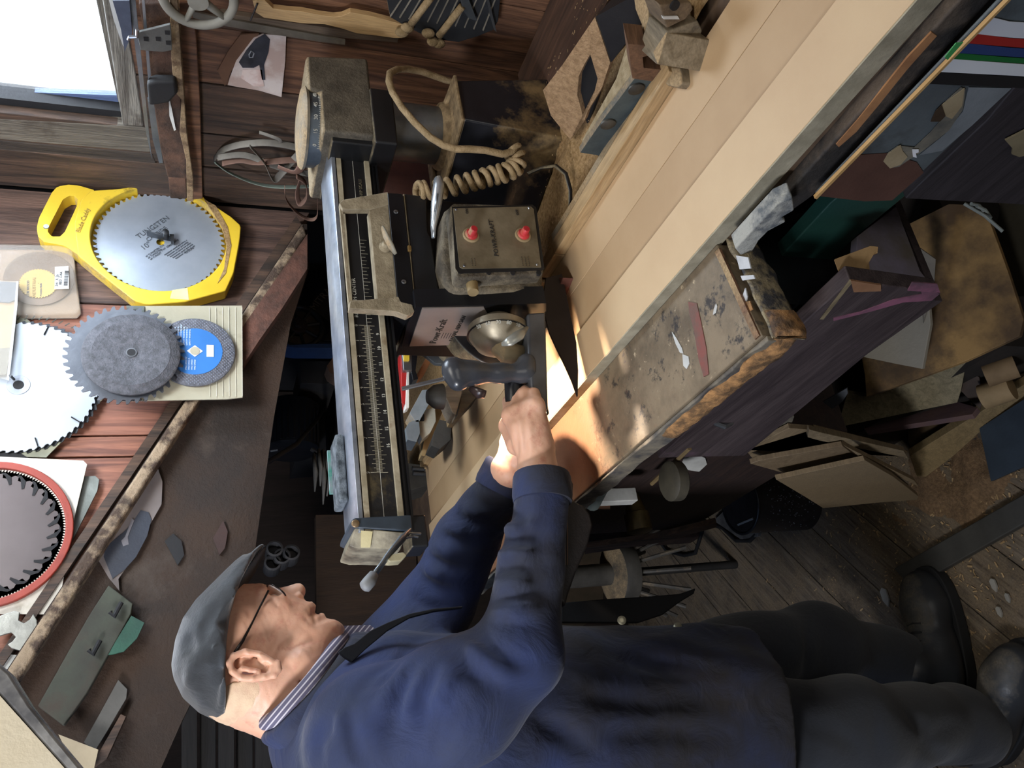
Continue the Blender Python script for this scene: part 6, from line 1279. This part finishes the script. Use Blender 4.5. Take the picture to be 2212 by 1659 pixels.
# profile slab (brow to chin) swelling sideways
prof = hx([(470, 1262), (525, 1266), (560, 1268), (580, 1276), (592, 1284), (606, 1284), (630, 1292), (654, 1302), (672, 1306), (679, 1316), (676, 1334), (684, 1334), (697, 1335), (703, 1345), (712, 1349), (724, 1350), (733, 1362), (732, 1374), (722, 1388), (700, 1410), (660, 1450), (600, 1470), (520, 1460), (470, 1400)])
hd.u(hd.polyd(prof, HY, .060, (H(590, 1400).x, H(590, 1400).z), 2.8), .006)
for s in (-1, 1):
    hd.ell(H(606, 1330, s * .040), (.026, .020, .024), .018)                 # cheek bone
    hd.cap(H(655, 1430, s * .052), H(708, 1376, s * .022), .020, .021, .018)    # jaw
    hd.ell(H(640, 1352, s * .030), (.026, .022, .026), .016)                   # cheek by the mouth
    hd.ell(H(565, 1284, s * .028), (.013, .018, .008), .010)                   # brow ridge
    hd.sub(hd.elld(H(590, 1290, s * .031), (.016, .015, .009)), .010)              # eye socket
    hd.ell(H(589, 1303, s * .031), (.0128, .0138, .0128), .003); hd.sub(hd.capd(H(594, 1292, s * .022), H(598, 1302, s * .043), .0016, .0016), .001)               # eyeball lid
hd.ell(H(722, 1366), (.0165, .020, .0155), .008)                                # chin
nose = hx([(578, 1272), (592, 1273), (606, 1270), (626, 1264), (640, 1262), (650, 1266), (656, 1274), (654, 1292), (646, 1304), (620, 1304), (590, 1300), (570, 1290)])
hd.u(hd.polyd(nose, HY, .0155, (H(615, 1300).x, H(615, 1300).z), 1.6), .007)
hd.ell(H(645, 1277), (.0115, .0115, .0105), .006)
for s in (-1, 1):
    hd.ell(H(646, 1294, s * .0125), (.0095, .0062, .0085), .005)
    hd.sub(hd.elld(H(655, 1290, s * .0085), (.0060, .0032, .0034)), .002)
    hd.sub(hd.capd(H(634, 1302, s * .019), H(676, 1335, s * .026), .0016, .0012), .007)  # crease nose to mouth
lip = hx([(662, 1304), (672, 1299), (682, 1309), (678, 1328), (668, 1336)]); hd.u(hd.polyd(lip, HY, .024, (H(668, 1326).x, H(668, 1326).z), 2.), .003)
lip2 = hx([(683, 1332), (690, 1325), (699, 1326), (704, 1337), (697, 1348), (684, 1346)]); hd.u(hd.polyd(lip2, HY, .023, (H(690, 1345).x, H(690, 1345).z), 2.), .003)
hd.sub(hd.capd(H(679, 1326), H(678, 1352, -.020), .0028, .0016), .003); hd.sub(hd.capd(H(679, 1326), H(678, 1352, .020), .0028, .0016), .003)
hd.sub(hd.capd(H(708, 1340), H(708, 1350, -.016), .0018, .001), .008)
# neck, with folds
hd.cap(H(590, 1475), H(735, 1545), .060, .066, .03, .95)
hd.cap(H(700, 1450), H(770, 1490), .032, .048, .03)
hd.cap(H(560, 1505), H(700, 1560), .045, .06, .02)
for (a, b) in (((700, 1420, -.052), (738, 1440, -.050)), ((640, 1470, -.062), (700, 1490, -.067)), ((700, 1392, -.03), (740, 1408, -.03))):
    hd.sub(hd.capd(H(*a), H(*b), .0012, .0012), .008)
# ears
for s in (-1, 1):
    y_ = s * .076
    E = lambda px, py, d=0.: H(px, py, s * (.074 + d))
    rimp = [(585, 1428), (560, 1414), (530, 1408), (505, 1416), (496, 1432), (502, 1450), (520, 1464), (545, 1466), (572, 1462), (592, 1458), (601, 1446), (600, 1432)]
    hd.cap(E(530, 1436, -.004), E(580, 1444, -.004), .013, .009, .004)
    for p, q in zip(rimp[:-1], rimp[1:]): hd.cap(E(*p, .008), E(*q, .008), .0050, .0050, .002)
    hd.ell(E(592, 1446, .006), (.007, .006, .009), .004)
    hd.sub(hd.elld(E(546, 1432, .010), (.0085, .0075, .012)), .003); hd.sub(hd.elld(E(524, 1430, .012), (.008, .005, .008)), .003)
    hd.cap(E(522, 1444, .010), E(560, 1450, .010), .0038, .0034, .003); hd.ell(E(568, 1425, .006), (.006, .005, .006), .003)
# trunk and arms inside the clothes join head and hands
hd.cap(H(720, 1530), H(900, 1590), .058, .09, .03); hd.cap(A(820, 1590, 1.18), A(850, 1440, 1.48), .05, .05, .03)
for P_, r_ in (((A(830, 1590, 1.17), A(1105, 1440, 1.07)), (.05, .036)), ((A(1105, 1440, 1.07), A(1168, 1060, 1.033)), (.036, .027)), ((A(850, 1440, 1.48), A(965, 1270, 1.42)), (.036, .026)), ((A(965, 1270, 1.42), A(1090, 1035, 1.19)), (.026, .022))):
    hd.cap(P_[0], P_[1], r_[0], r_[1], .01)
# hands: near (right) hand round the dark knob under the handle bar; far (left) hand behind it
def hand(g, wrist, palm, knuck, curl, thumb, lo=0, hi=0):
    k0, k3 = knuck; w = wrist; 
    g.cap(wrist[0], wrist[1], .030, .026, .01, 1.0)
    for t in (0, .33, .67, 1):
        kk = Vector(k0).lerp(Vector(k3), t); g.cap(Vector(wrist[1]).lerp(Vector(palm[0]).lerp(Vector(palm[1]), t), .25), kk, .0165, .0118, .016)
    g.ell(Vector(palm[0]).lerp(Vector(palm[1]), .5), (.026, .020, .026), .015)
    for i, c in enumerate(curl):
        kk = Vector(k0).lerp(Vector(k3), i / 3); pts = [kk] + [Vector(q) for q in c]; rr = [.0108, .0098, .0088, .0076]
        g.ell(kk, (.0118, .0118, .0118), .006)
        for a, b, r1, r2 in zip(pts[:-1], pts[1:], rr[:-1], rr[1:]): g.u(g.capd(a, b, r1, r2), .0025)
    tp = [Vector(q) for q in thumb]
    for a, b, r1, r2 in zip(tp[:-1], tp[1:], (.0165, .012, .0105), (.012, .0108, .0088)): g.cap(a, b, r1, r2, .006)
    # tendons on the back of the hand
R_ = lambda px, py, y: A(px, py, y)
W1, W2 = R_(1162, 1030, 1.035), R_(1158, 975, 1.03)
k0, k3 = R_(1102, 898, 1.030), R_(1158, 876, .998)
curls = [[R_(1100, 868, 1.045), R_(1112, 850, 1.068), R_(1128, 858, 1.082)], [R_(1116, 856, 1.030), R_(1124, 842, 1.056), R_(1138, 852, 1.075)],
         [R_(1132, 850, 1.016), R_(1139, 838, 1.042), R_(1150, 850, 1.062)], [R_(1152, 852, 1.006), R_(1154, 842, 1.030), R_(1160, 856, 1.050)]]
thumb = [R_(1118, 960, 1.05), R_(1096, 920, 1.075), R_(1104, 880, 1.09), R_(1120, 862, 1.095)]
hand(hd, (W1, W2), (R_(1118, 930, 1.028), R_(1165, 920, 1.008)), (k0, k3), curls, thumb, (.30, .94, .96), (.53, 1.13, 1.14))
# far hand: a loose fist just behind, thumb forward
W1, W2 = R_(1100, 1015, 1.17), R_(1112, 990, 1.16)
k0, k3 = R_(1100, 948, 1.15), R_(1140, 950, 1.12)
curls = [[R_(1098, 930, 1.16), R_(1108, 920, 1.18), R_(1120, 930, 1.19)], [R_(1110, 928, 1.15), R_(1120, 920, 1.17), R_(1130, 930, 1.18)],
         [R_(1124, 930, 1.14), R_(1132, 922, 1.16), R_(1140, 932, 1.17)], [R_(1138, 934, 1.13), R_(1144, 928, 1.15), R_(1148, 940, 1.16)]]
thumb = [R_(1106, 975, 1.17), R_(1096, 955, 1.19), R_(1100, 935, 1.2), R_(1108, 925, 1.2)]
hand(hd, (W1, W2), (R_(1106, 968, 1.15), R_(1138, 968, 1.13)), (k0, k3), curls, thumb, (.32, 1.06, .94), (.56, 1.27, 1.13))
hd.folds([([(1112, 985), (1108, 940), (1110, 905)], -.0022, .005), ([(1128, 985), (1126, 935), (1124, 900)], -.0022, .005), ([(1146, 985), (1145, 935), (1142, 895)], -.002, .005), ([(1118, 1000), (1140, 996), (1165, 1000)], .0015, .003), ([(1118, 990), (1118, 930)], .0018, .004), ([(1137, 985), (1136, 925)], .0018, .004)])
hd.folds([([(586, 1293), (595, 1300), (599, 1312)], .0026, .0022), ([(674, 1318), (679, 1334), (684, 1350)], .0045, .003), ([(649, 1289), (655, 1291)], .006, .0032), ([(628, 1297), (633, 1308), (646, 1311)], .0022, .0025), ([(580, 1300), (576, 1316)], -.0016, .004), ([(604, 1304), (612, 1318), (616, 1334)], .0010, .005), ([(640, 1346), (660, 1362), (680, 1378)], .0022, .005), ([(652, 1330), (672, 1346), (692, 1360)], .0015, .004), ([(690, 1400), (664, 1420), (640, 1440)], .0016, .006),
          ([(700, 1425), (720, 1440), (735, 1450)], .002, .004), ([(540, 1290), (538, 1330), (535, 1370)], .0008, .003), ([(552, 1280), (552, 1310)], .0008, .003), ([(610, 1475), (650, 1500), (690, 1520)], .0015, .006), ([(625, 1400), (660, 1420)], .001, .004)])
hd.D += (.0004 * np.sin(300 * hd.X + 5 * np.sin(200 * hd.Z)) * np.sin(260 * hd.Z + 200 * hd.Y)).astype(np.float32)
bd = hd.mb(it=1).build('body', skin, man, smooth=True)
for s in (-1, 1): MB().ball(H(590, 1301, s * .031), .0118).build('eye', mat('eye_white', '#cfc4b8', '#bfb2a6', rough=.2, bump=0), man, smooth=True)
# short grey hair at the nape and temple: a thin shell over the head
hr = G((.02, 1.24, 1.36), (.30, 1.46, 1.54), .0023)
hr.ell(H(510, 1408), (.0912, .0752, .0632), .01, Matrix.Rotation(math.radians(8), 3, 'Y')); hr.ell(H(535, 1462), (.0632, .0712, .0632), .02); hr.cap(H(590, 1475), H(650, 1510), .0612, .061, .03, .95)
zl, xl = H(575, 1500).z, H(520, 1470).x
hr.D = np.maximum(hr.D, (zl - .012 * np.sin((hr.X - xl) * 40) - hr.Z + 0 * hr.X).astype(np.float32)); hr.D = np.maximum(hr.D, (hr.X - xl + .25 * (hr.Z - zl)).astype(np.float32))
hr.D += (.0024 * np.clip((H(505, 1500).z - hr.Z) / .028, 0, 1) - .0012 + .0006 * np.sin(260 * hr.X + 90 * hr.Y) * np.sin(300 * hr.Z + 60 * hr.Y)).astype(np.float32)
hr.mb().build('hair', mat('hair', '#d6ba9a', '#c8a68a', vs=60, rough=.9, bump=.3, bs=500), man, smooth=True)

# flat cap
capm = mat('cap_wool', '#262b31', '#121519', vs=11, vr=(.36, .6), rough=.85, bump=.35, bs=130, sheen=.3)
cg_ = G((.02, 1.22, 1.36), (.40, 1.48, 1.58), .0023)
capo = hx([(540, 1212), (519, 1262), (507, 1299), (495, 1344), (488, 1404), (485, 1478), (485, 1550), (468, 1554), (430, 1536), (394, 1503), (375, 1464), (370, 1440), (378, 1389), (394, 1344), (421, 1305), (447, 1279), (483, 1243), (507, 1220), (524, 1208)])
cg_.u(cg_.polyd(capo, HY, .100, (H(470, 1420).x, H(470, 1420).z), 2.8), 1e-4)
br1, br2 = H(519, 1262), H(540, 1206)
cg_.ell(H(524, 1240), (.052, .070, .006), .012, Matrix.Rotation(math.radians(-0), 3, 'Y') @ Matrix.Rotation(math.radians(38), 3, 'Y'))
cg_.folds([([(498, 1290), (482, 1340), (474, 1400), (466, 1470), (462, 1530)], 0.0180, 0.0095), ([(470, 1300), (455, 1345), (440, 1400)], 0.0154, 0.0095), ([(440, 1345), (446, 1362)], 0.0154, 0.0054), ([(452, 1420), (440, 1455), (430, 1500)], 0.0180, 0.0108), ([(470, 1440), (455, 1490), (448, 1530)], 0.0154, 0.0095),
           ([(404, 1382), (412, 1400)], 0.0154, 0.0108), ([(478, 1350), (470, 1410)], -0.0154, 0.0108), ([(455, 1400), (450, 1450)], -0.0154, 0.0121), ([(425, 1420), (412, 1490)], -0.0103, 0.0135), ([(484, 1385), (480, 1450), (476, 1530)], -0.0103, 0.0068)])
cg_.folds([([(520, 1230), (508, 1290), (500, 1340), (494, 1400), (490, 1470), (488, 1540)], 0.0066, 0.0040), ([(500, 1250), (470, 1290), (440, 1330)], -0.0044, 0.0120)])
cap_o = cg_.mb().build('cap', capm, man, smooth=True)
bm_ = G((.20, 1.27, 1.36), (.42, 1.43, 1.50), .002)
bm_.ell(H(530, 1252), (.058, .066, .0045), .004, Matrix.Rotation(math.radians(33), 3, 'Y')); bmo = bm_.mb().build('cap_peak', mat('cap_dark', '#20242a', '#181b20', rough=.85), man, smooth=True)
# glasses
gl_ = mat('glasses_metal', '#2a2320', '#1c1816', rough=.3, metal=.6)
T = lambda px, py, dy: H(px, py, dy)
MB().tube([T(580, 1276, -.058), T(562, 1310, -.066), T(545, 1345, -.072), T(524, 1385, -.078), T(506, 1412, -.083)], [.0018, .0014, .0014, .0022, .0026], 8).build('temple_arm', gl_, man, smooth=True)
MB().tube([T(580, 1276, .058), T(562, 1310, .066), T(524, 1385, .078), T(506, 1412, .083)], [.0018, .0014, .0022, .0026], 8).build('temple_arm', gl_, man, smooth=True)
for s in (-1, 1):
    c_ = T(597, 1279, s * .034); nn = (T(597, 1262, 0) - T(597, 1300, 0)).normalized(); u_ = (T(612, 1290, 0) - T(580, 1268, 0)).normalized(); w_ = Vector((0, 1, 0))
    P = [c_ + u_ * .0165 * math.copysign(abs(math.cos(t)) ** .8, math.cos(t)) + w_ * .025 * math.copysign(abs(math.sin(t)) ** .8, math.sin(t)) for t in [2 * PI * k / 32 for k in range(32)]]
    MB().tube(P, .0013, 6, closed=True).build('lens_frame', gl_, man, smooth=True)
    MB().prism(P, u_.cross(w_) * .0012).build('lens', mat('lens', '#ffffff', '#ffffff', rough=.02, alpha=.22, bump=0), man)
MB().tube([T(590, 1270, -.010), T(588, 1266, 0), T(590, 1270, .010)], .0013, 6).build('glasses_bridge', gl_, man, smooth=True)

# coat
navy = NT('navy_cloth')
if 1:
    v = navy.coords((1, 1, 1), False)
    b = navy.mix(navy.ramp(navy.noise(v, 5, 6, .6), .35, .68), hexc('#1d2c58'), hexc('#282e40'))
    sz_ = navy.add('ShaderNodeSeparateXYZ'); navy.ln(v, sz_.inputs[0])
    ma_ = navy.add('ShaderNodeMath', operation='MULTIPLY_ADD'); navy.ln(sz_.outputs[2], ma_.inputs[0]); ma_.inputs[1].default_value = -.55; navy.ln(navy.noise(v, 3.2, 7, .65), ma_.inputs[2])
    b = navy.mix(navy.ramp(ma_.outputs[0], .44, .68), b, hexc('#1c1a1f'))     # grime on the coat, darkened towards the hem to paint in its shade
    w_ = navy.noise(v, 700, 2, .5); b = navy.mix(.5, b, navy.ramp(w_, .3, .7, (.75, .75, .75, 1), (1, 1, 1, 1)), 'MULTIPLY')
    navy.ln(b, navy.b.inputs['Base Color']); navy.b.inputs['Roughness'].default_value = .85; navy.b.inputs['Sheen Weight'].default_value = .08
    bn = navy.add('ShaderNodeBump'); bn.inputs['Strength'].default_value = .5; bn.inputs['Distance'].default_value = .008
    v2 = navy.coords((1, 1, 1), False); navy.ln(navy.noise(v2, 16, 5, .55, 1.5), bn.inputs['Height']); navy.ln(bn.outputs[0], navy.b.inputs['Normal'])
navy = navy.m
ct_ = G((-.30, .93, .52), (.50, 1.72, 1.47), .0056)
C_ = ct_
C_.cap(A(905, 1580, 1.35), A(1180, 1575, 1.35), .135, .150, .02, .82)
C_.cap(A(1180, 1575, 1.35), A(1700, 1560, 1.36), .150, .168, .04, .85)
C_.cap(A(760, 1640, 1.33), A(980, 1620, 1.34), .095, .14, .06, .8)
C_.cap(A(810, 1602, 1.20), A(860, 1450, 1.50), .080, .078, .06)
C_.cap(A(688, 1560, 1.35), A(800, 1560, 1.35), .070, .10, .05, .9)
# near sleeve
S1, S2, S3, S4, S5 = A(815, 1598, 1.165), A(1000, 1510, 1.10), A(1120, 1415, 1.065), A(1145, 1230, 1.05), A(1170, 1065, 1.03)
C_.u(C_.capd(S1, S2, .083, .072), .05); C_.u(C_.capd(S2, S3, .072, .058), .03); C_.u(C_.capd(S3, S4, .057, .044), .02); C_.u(C_.capd(S4, S5, .044, .037), .015)
# far sleeve
T1, T2, T3, T4 = A(850, 1425, 1.50), A(945, 1300, 1.44), A(1012, 1165, 1.33), A(1085, 1045, 1.205)
C_.u(C_.capd(T1, T2, .078, .064), .04); C_.u(C_.capd(T2, T3, .064, .054), .02); C_.u(C_.capd(T3, T4, .054, .036), .015)
# puffs and folds on the sleeves and chest, laid on the surface
fl_ = []
def cr(p, d=.006, w=.011): fl_.append((p, d, w))
for p in ([(1078, 1108), (1110, 1116), (1150, 1110)], [(1068, 1165), (1100, 1172), (1150, 1160), (1185, 1165)], [(1120, 1100), (1135, 1150), (1128, 1200)], [(1056, 1222), (1100, 1232), (1150, 1215), (1200, 1222)], [(1090, 1195), (1130, 1235), (1175, 1265)], [(1040, 1290), (1090, 1300), (1150, 1280), (1200, 1290)],
          [(1060, 1330), (1110, 1350), (1170, 1340)], [(1010, 1345), (1050, 1400), (1110, 1430), (1160, 1425)], [(960, 1380), (1010, 1440), (1080, 1500)], [(1170, 1120), (1165, 1200), (1172, 1280)]): cr(p, 0.0110, 0.0093)
for p in ([(1072, 1136), (1110, 1142), (1150, 1136)], [(1066, 1195), (1110, 1200), (1160, 1190)], [(1052, 1255), (1100, 1265), (1160, 1250)], [(1045, 1312), (1100, 1325), (1160, 1312)], [(1010, 1385), (1060, 1425), (1120, 1460)]): cr(p, -0.0119, 0.0110)
for p in ([(928, 1359), (865, 1419), (806, 1458), (758, 1517)], [(900, 1440), (866, 1500), (846, 1560), (836, 1620)], [(950, 1430), (915, 1500), (905, 1580)], [(752, 1538), (764, 1600), (782, 1655)], [(700, 1560), (690, 1610), (690, 1655)], [(1000, 1480), (960, 1560), (940, 1640)], [(880, 1400), (840, 1460), (800, 1490)], [(740, 1500), (716, 1560), (706, 1600)]): cr(p, 0.0093, 0.0085)
for p in ([(880, 1430), (845, 1490), (822, 1540)], [(930, 1430), (890, 1500), (876, 1560)], [(980, 1450), (940, 1530)], [(730, 1520), (728, 1580)]): cr(p, -0.0085, 0.0102)
for p in ([(980, 1110), (1015, 1130), (1055, 1140)], [(948, 1155), (985, 1165), (1035, 1190)], [(928, 1200), (965, 1225), (1010, 1235)], [(905, 1245), (940, 1270), (990, 1285)], [(1010, 1070), (1040, 1090), (1070, 1100)], [(880, 1285), (905, 1310), (960, 1320)]): cr(p, 0.0102, 0.0093)
for p in ([(1000, 1095), (1040, 1115)], [(962, 1135), (1010, 1160)], [(935, 1180), (985, 1205)], [(915, 1225), (960, 1250)]): cr(p, -0.0102, 0.0102)
for p in ([(1340, 1420), (1420, 1440), (1560, 1445)], [(1250, 1500), (1400, 1520), (1580, 1500)], [(1280, 1590), (1420, 1580), (1590, 1590)], [(1150, 1550), (1220, 1580), (1300, 1640)]): cr(p, 0.0102, 0.0136)
C_.folds(fl_)
# vertical soft folds on the coat skirt, belly bulge
yy, xx_, zz = C_.Y, C_.X, C_.Z
amp = np.clip((1.02 - zz) / .4, 0, 1); C_.D += (amp * .0045 * np.sin(46 * yy + 5 * np.sin(5 * zz) + 20 * xx_)).astype(np.float32)
C_.D += (.0022 * np.sin(34 * zz + 26 * xx_ + 2 * np.sin(30 * yy))).astype(np.float32)
hem = A(1602, 1480, 1.3).z; C_.D = np.maximum(C_.D, (hem + .012 * np.sin(12 * xx_ + 7 * yy) - zz).astype(np.float32))
# hollow neck opening so the head and collar sit inside
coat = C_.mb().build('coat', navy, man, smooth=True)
# cuffs
cuffm = navy
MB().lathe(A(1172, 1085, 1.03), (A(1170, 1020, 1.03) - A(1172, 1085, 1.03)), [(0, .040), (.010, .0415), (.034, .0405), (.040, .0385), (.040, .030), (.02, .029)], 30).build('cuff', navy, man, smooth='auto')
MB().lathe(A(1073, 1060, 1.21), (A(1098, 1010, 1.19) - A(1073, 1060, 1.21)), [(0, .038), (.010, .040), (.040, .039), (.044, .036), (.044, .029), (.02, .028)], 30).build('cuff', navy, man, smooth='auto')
# dark leather gauntlet flap under the near cuff
dl = mat('dark_leather', '#18181b', '#2a2320', vs=12, rough=.55, bump=.3)
MB().prism([A(*p, 1.045) for p in [(1196, 1012), (1232, 1026), (1240, 1045), (1238, 1080), (1262, 1092), (1276, 1110), (1282, 1135), (1270, 1180), (1246, 1235), (1230, 1280), (1222, 1310), (1204, 1290), (1210, 1200), (1205, 1110)]], (0, .03, 0)).build('leather_flap', dl, man, bevel=.004)
for k in range(3): MB().tube([A(1206 + k * 8, 1030, 1.042), A(1209 + k * 7, 1080, 1.042), A(1214 + k * 6, 1150, 1.042), A(1218 + k * 4, 1220, 1.042)], .0007, 6).build('stitching', mat('stitch', '#6b5444', '#6b5444', bump=0), man)
# collar of the coat and striped shirt collar
def loop(pts, y0, m, r, nm, flat=None, n=40):
    P = [Vector(p) for p in pts]; nP = len(P); Q = []
    for i in range(nP):
        for k in range(6):
            t = k / 6; p0, p1, p2, p3 = P[i - 1], P[i], P[(i + 1) % nP], P[(i + 2) % nP]
            Q.append(.5 * ((2 * p1) + (p2 - p0) * t + (2 * p0 - 5 * p1 + 4 * p2 - p3) * t * t + (3 * p1 - p0 - 3 * p2 + p3) * t ** 3))
    return Q
cgd = G((.02, 1.20, 1.17), (.36, 1.50, 1.44), .0028)
lp = loop([A(606, 1606, 1.35), A(650, 1585, 1.27), A(720, 1505, 1.255), A(772, 1432, 1.285), A(790, 1385, 1.35), A(760, 1410, 1.42), A(700, 1490, 1.44), A(634, 1570, 1.42)], 0, 0, 0, '')
for a, b in zip(lp, lp[1:] + lp[:1]): cgd.u(cgd.capd(a, b, .0135, .0135), .004)
lp2 = loop([A(580, 1590, 1.35), A(620, 1572, 1.268), A(694, 1494, 1.262), A(748, 1420, 1.29), A(768, 1384, 1.35), A(748, 1410, 1.41), A(692, 1484, 1.43), A(620, 1560, 1.42)], 0, 0, 0, '')
for a, b in zip(lp2, lp2[1:] + lp2[:1]): cgd.u(cgd.capd(a, b, .0075, .0075), .012)
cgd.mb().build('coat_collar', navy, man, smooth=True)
# lapel and placket running from the collar down the chest
MB().prism([A(*p, 1.24) for p in [(731, 1408), (745, 1398), (765, 1390), (800, 1362), (836, 1345), (886, 1325), (940, 1314), (1000, 1309), (1000, 1313), (940, 1320), (886, 1334), (838, 1362), (790, 1402), (761, 1430), (745, 1420)]], (0, .010, 0)).build('lapel', mat('lapel_dark', '#191c24', '#12151c', rough=.85), man, bevel=.003)
MB().prism([A(*p, 1.43) for p in [(880, 1305), (905, 1290), (922, 1276), (930, 1290), (918, 1312), (895, 1322)]], (0, .012, 0)).build('far_lapel', mat('lapel_blue', '#4a526a', '#3a4158', rough=.85), man, bevel=.004)
shirt = NT('shirt')
if 1:
    v = shirt.coords((1, 1, 1), False); sx_ = shirt.add('ShaderNodeSeparateXYZ'); shirt.ln(v, sx_.inputs[0])
    wv = shirt.add('ShaderNodeMath', operation='ADD'); shirt.ln(sx_.outputs[0], wv.inputs[0]); shirt.ln(sx_.outputs[2], wv.inputs[1])
    m2 = shirt.add('ShaderNodeMath', operation='MULTIPLY'); shirt.ln(wv.outputs[0], m2.inputs[0]); m2.inputs[1].default_value = 700
    m3 = shirt.add('ShaderNodeMath', operation='SINE'); shirt.ln(m2.outputs[0], m3.inputs[0])
    b = shirt.mix(shirt.ramp(m3.outputs[0], .45, .8), hexc('#5a566a'), hexc('#c2bcc2')); shirt.ln(b, shirt.b.inputs['Base Color']); shirt.b.inputs['Roughness'].default_value = .8
sg = G((.03, 1.22, 1.19), (.34, 1.48, 1.43), .0024)
lp = loop([A(570, 1560, 1.35), A(598, 1548, 1.275), A(668, 1476, 1.266), A(722, 1402, 1.30), A(738, 1376, 1.35), A(722, 1402, 1.40), A(668, 1466, 1.43), A(598, 1545, 1.42)], 0, 0, 0, '')
for a, b in zip(lp, lp[1:] + lp[:1]): sg.u(sg.capd(a, b, .0105, .0105), .003)
sg.mb().build('shirt_collar', shirt.m, man, smooth=True)
MB().prism([A(*p, 1.36) for p in [(735, 1352), (800, 1350), (812, 1360), (770, 1385), (738, 1395)]], (0, .01, 0)).build('shirt_front', shirt.m, man)
# coat front edge, far flap, snaps, hem seam
MB().prism([A(*p, 1.50) for p in [(1212, 1302), (1300, 1294), (1400, 1288), (1470, 1282), (1504, 1270), (1500, 1282), (1470, 1300), (1432, 1328), (1380, 1345), (1212, 1345)]], (0, .010, 0)).build('far_coat_flap', mat('flap_black', '#111318', '#0d0e12', rough=.8), man, bevel=.003)
for q in ((1343, 1340), (1464, 1353)):
    o_, n_ = Vector(EYE), Vector(ray(*q)).normalized(); dg = bpy.context.evaluated_depsgraph_get(); dg.update()
    iv = coat.matrix_world.inverted() if 0 else None
    loc = None
    L0 = WL[coat.name]; ok, hit, nrm, ix = coat.ray_cast(o_ - L0, n_, depsgraph=dg) if 0 else (False, None, None, None)
    from mathutils.bvhtree import BVHTree
    bv = BVHTree.FromPolygons([v.co + L0 for v in coat.data.vertices], [tuple(p.vertices) for p in coat.data.polygons]); h_ = bv.ray_cast(o_, n_)
    p_ = h_[0] if h_[0] else A(q[0], q[1], 1.2); nr = h_[1] if h_[0] else Vector((0, -1, 0))
    if nr.dot(n_) > 0: nr = -nr
    nr = (nr * .4 - n_ * .6).normalized()
    MB().lathe(p_ - nr * .001, nr, [(0, .0068), (.0025, .0068), (.0035, .0045), (.0037, .002)], 18).build('press_stud', mat('stud', '#a9a38c', '#77725f', rough=.35, metal=.7), man, smooth='auto')
# trousers
trm = mat('trousers', '#1f2530', '#171b24', vs=6, rough=.9, bump=.3, bs=90, sheen=.15)
tg = G((-.24, 1.05, .03), (.36, 1.62, .72), .0056)
tg.cap(A(1560, 1590, 1.30), A(1840, 1580, 1.29), .098, .083, .01); tg.cap(A(1840, 1580, 1.29), A(2060, 1560, 1.36), .083, .066, .03)
tg.cap(A(1560, 1440, 1.44), A(1760, 1400, 1.46), .090, .084, .03); tg.cap(A(1760, 1400, 1.46), A(1985, 1440, 1.48), .082, .060, .03)
tg.cap(A(2060, 1560, 1.36), A(2100, 1575, 1.38), .066, .070, .02)
tg.folds([([(1900, 1500), (1890, 1560), (1900, 1640)], .005, .012), ([(1700, 1560), (1800, 1580), (1860, 1620)], .004, .014), ([(1950, 1530), (2010, 1590), (2070, 1560)], .006, .013), ([(1740, 1340), (1745, 1400), (1740, 1480)], .006, .010), ([(1640, 1380), (1700, 1400), (1800, 1400), (1950, 1425)], -.0015, .004), ([(1980, 1600), (2040, 1640)], .006, .015), ([(1860, 1380), (1900, 1430), (1960, 1440)], .004, .012)])
tg.D += (.0035 * np.sin(30 * tg.Z + 20 * tg.X + 3 * np.sin(16 * tg.Y))).astype(np.float32)
tg.D = np.maximum(tg.D, (.045 - tg.Z + .02 * np.sin(9 * tg.X)).astype(np.float32))
tg.mb().build('trousers', trm, man, smooth=True)
# shoes
shoem = mat('shoe_leather', '#24262a', '#33363b', vs=9, rough=.4, bump=.15, dust=.02, dustcol='#6b6458'); solem = mat('shoe_sole', '#17181a', '#222325', rough=.8)
def shoe(heel, toe, label=None):
    heel, toe = Vector(heel), Vector(toe); d = (toe - heel); L = d.length; d.normalize(); n_ = Vector((-d.y, d.x, 0)); Z = Vector((0, 0, 1))
    cx = (heel + toe) / 2; lo = (min(heel.x, toe.x) - .09, min(heel.y, toe.y) - .09, -.01); hi = (max(heel.x, toe.x) + .09, max(heel.y, toe.y) + .09, .17)
    g = G(lo, hi, .0033); P = lambda t, s=0, z=0: heel + d * (t * L) + n_ * s + Z * z
    g.cap(P(.12, 0, .055), P(.35, 0, .060), .036, .040, .02); g.cap(P(.35, 0, .055), P(.70, 0, .042), .042, .044, .03); g.cap(P(.70, .004, .044), P(.84, .004, .040), .046, .040, .03); g.cap(P(.18, 0, .07), P(.22, 0, .13), .040, .042, .03)
    g.D = np.maximum(g.D, (.022 - g.Z).astype(np.float32))
    u = g.mb().build('shoe', shoem, man, smooth=True)
    out = []
    for k in range(40):
        a = 2 * PI * k / 40; c, s = math.cos(a), math.sin(a); t = .5 + .53 * (abs(c) ** .75) * (1 if c > 0 else -1); w = .044 + .012 * max(0, math.sin((t - .25) * 2.2)); out.append(P(t, w * (abs(s) ** .8) * (1 if s > 0 else -1), .002))
    MB().prism(out, (0, 0, .026)).build('sole', solem, u, bevel=.003)
    for k in range(3): MB().tube([P(.42 + k * .07, -.018, .102 - k * .006), P(.43 + k * .07, 0, .106 - k * .006), P(.42 + k * .07, .018, .102 - k * .006)], .0022, 6).build('lace', solem, u, smooth=True)
    return u
shoe((.03, 1.445, 0), (.278, 1.430, 0)); shoe((-.10, 1.43, 0), (.085, 1.245, 0))
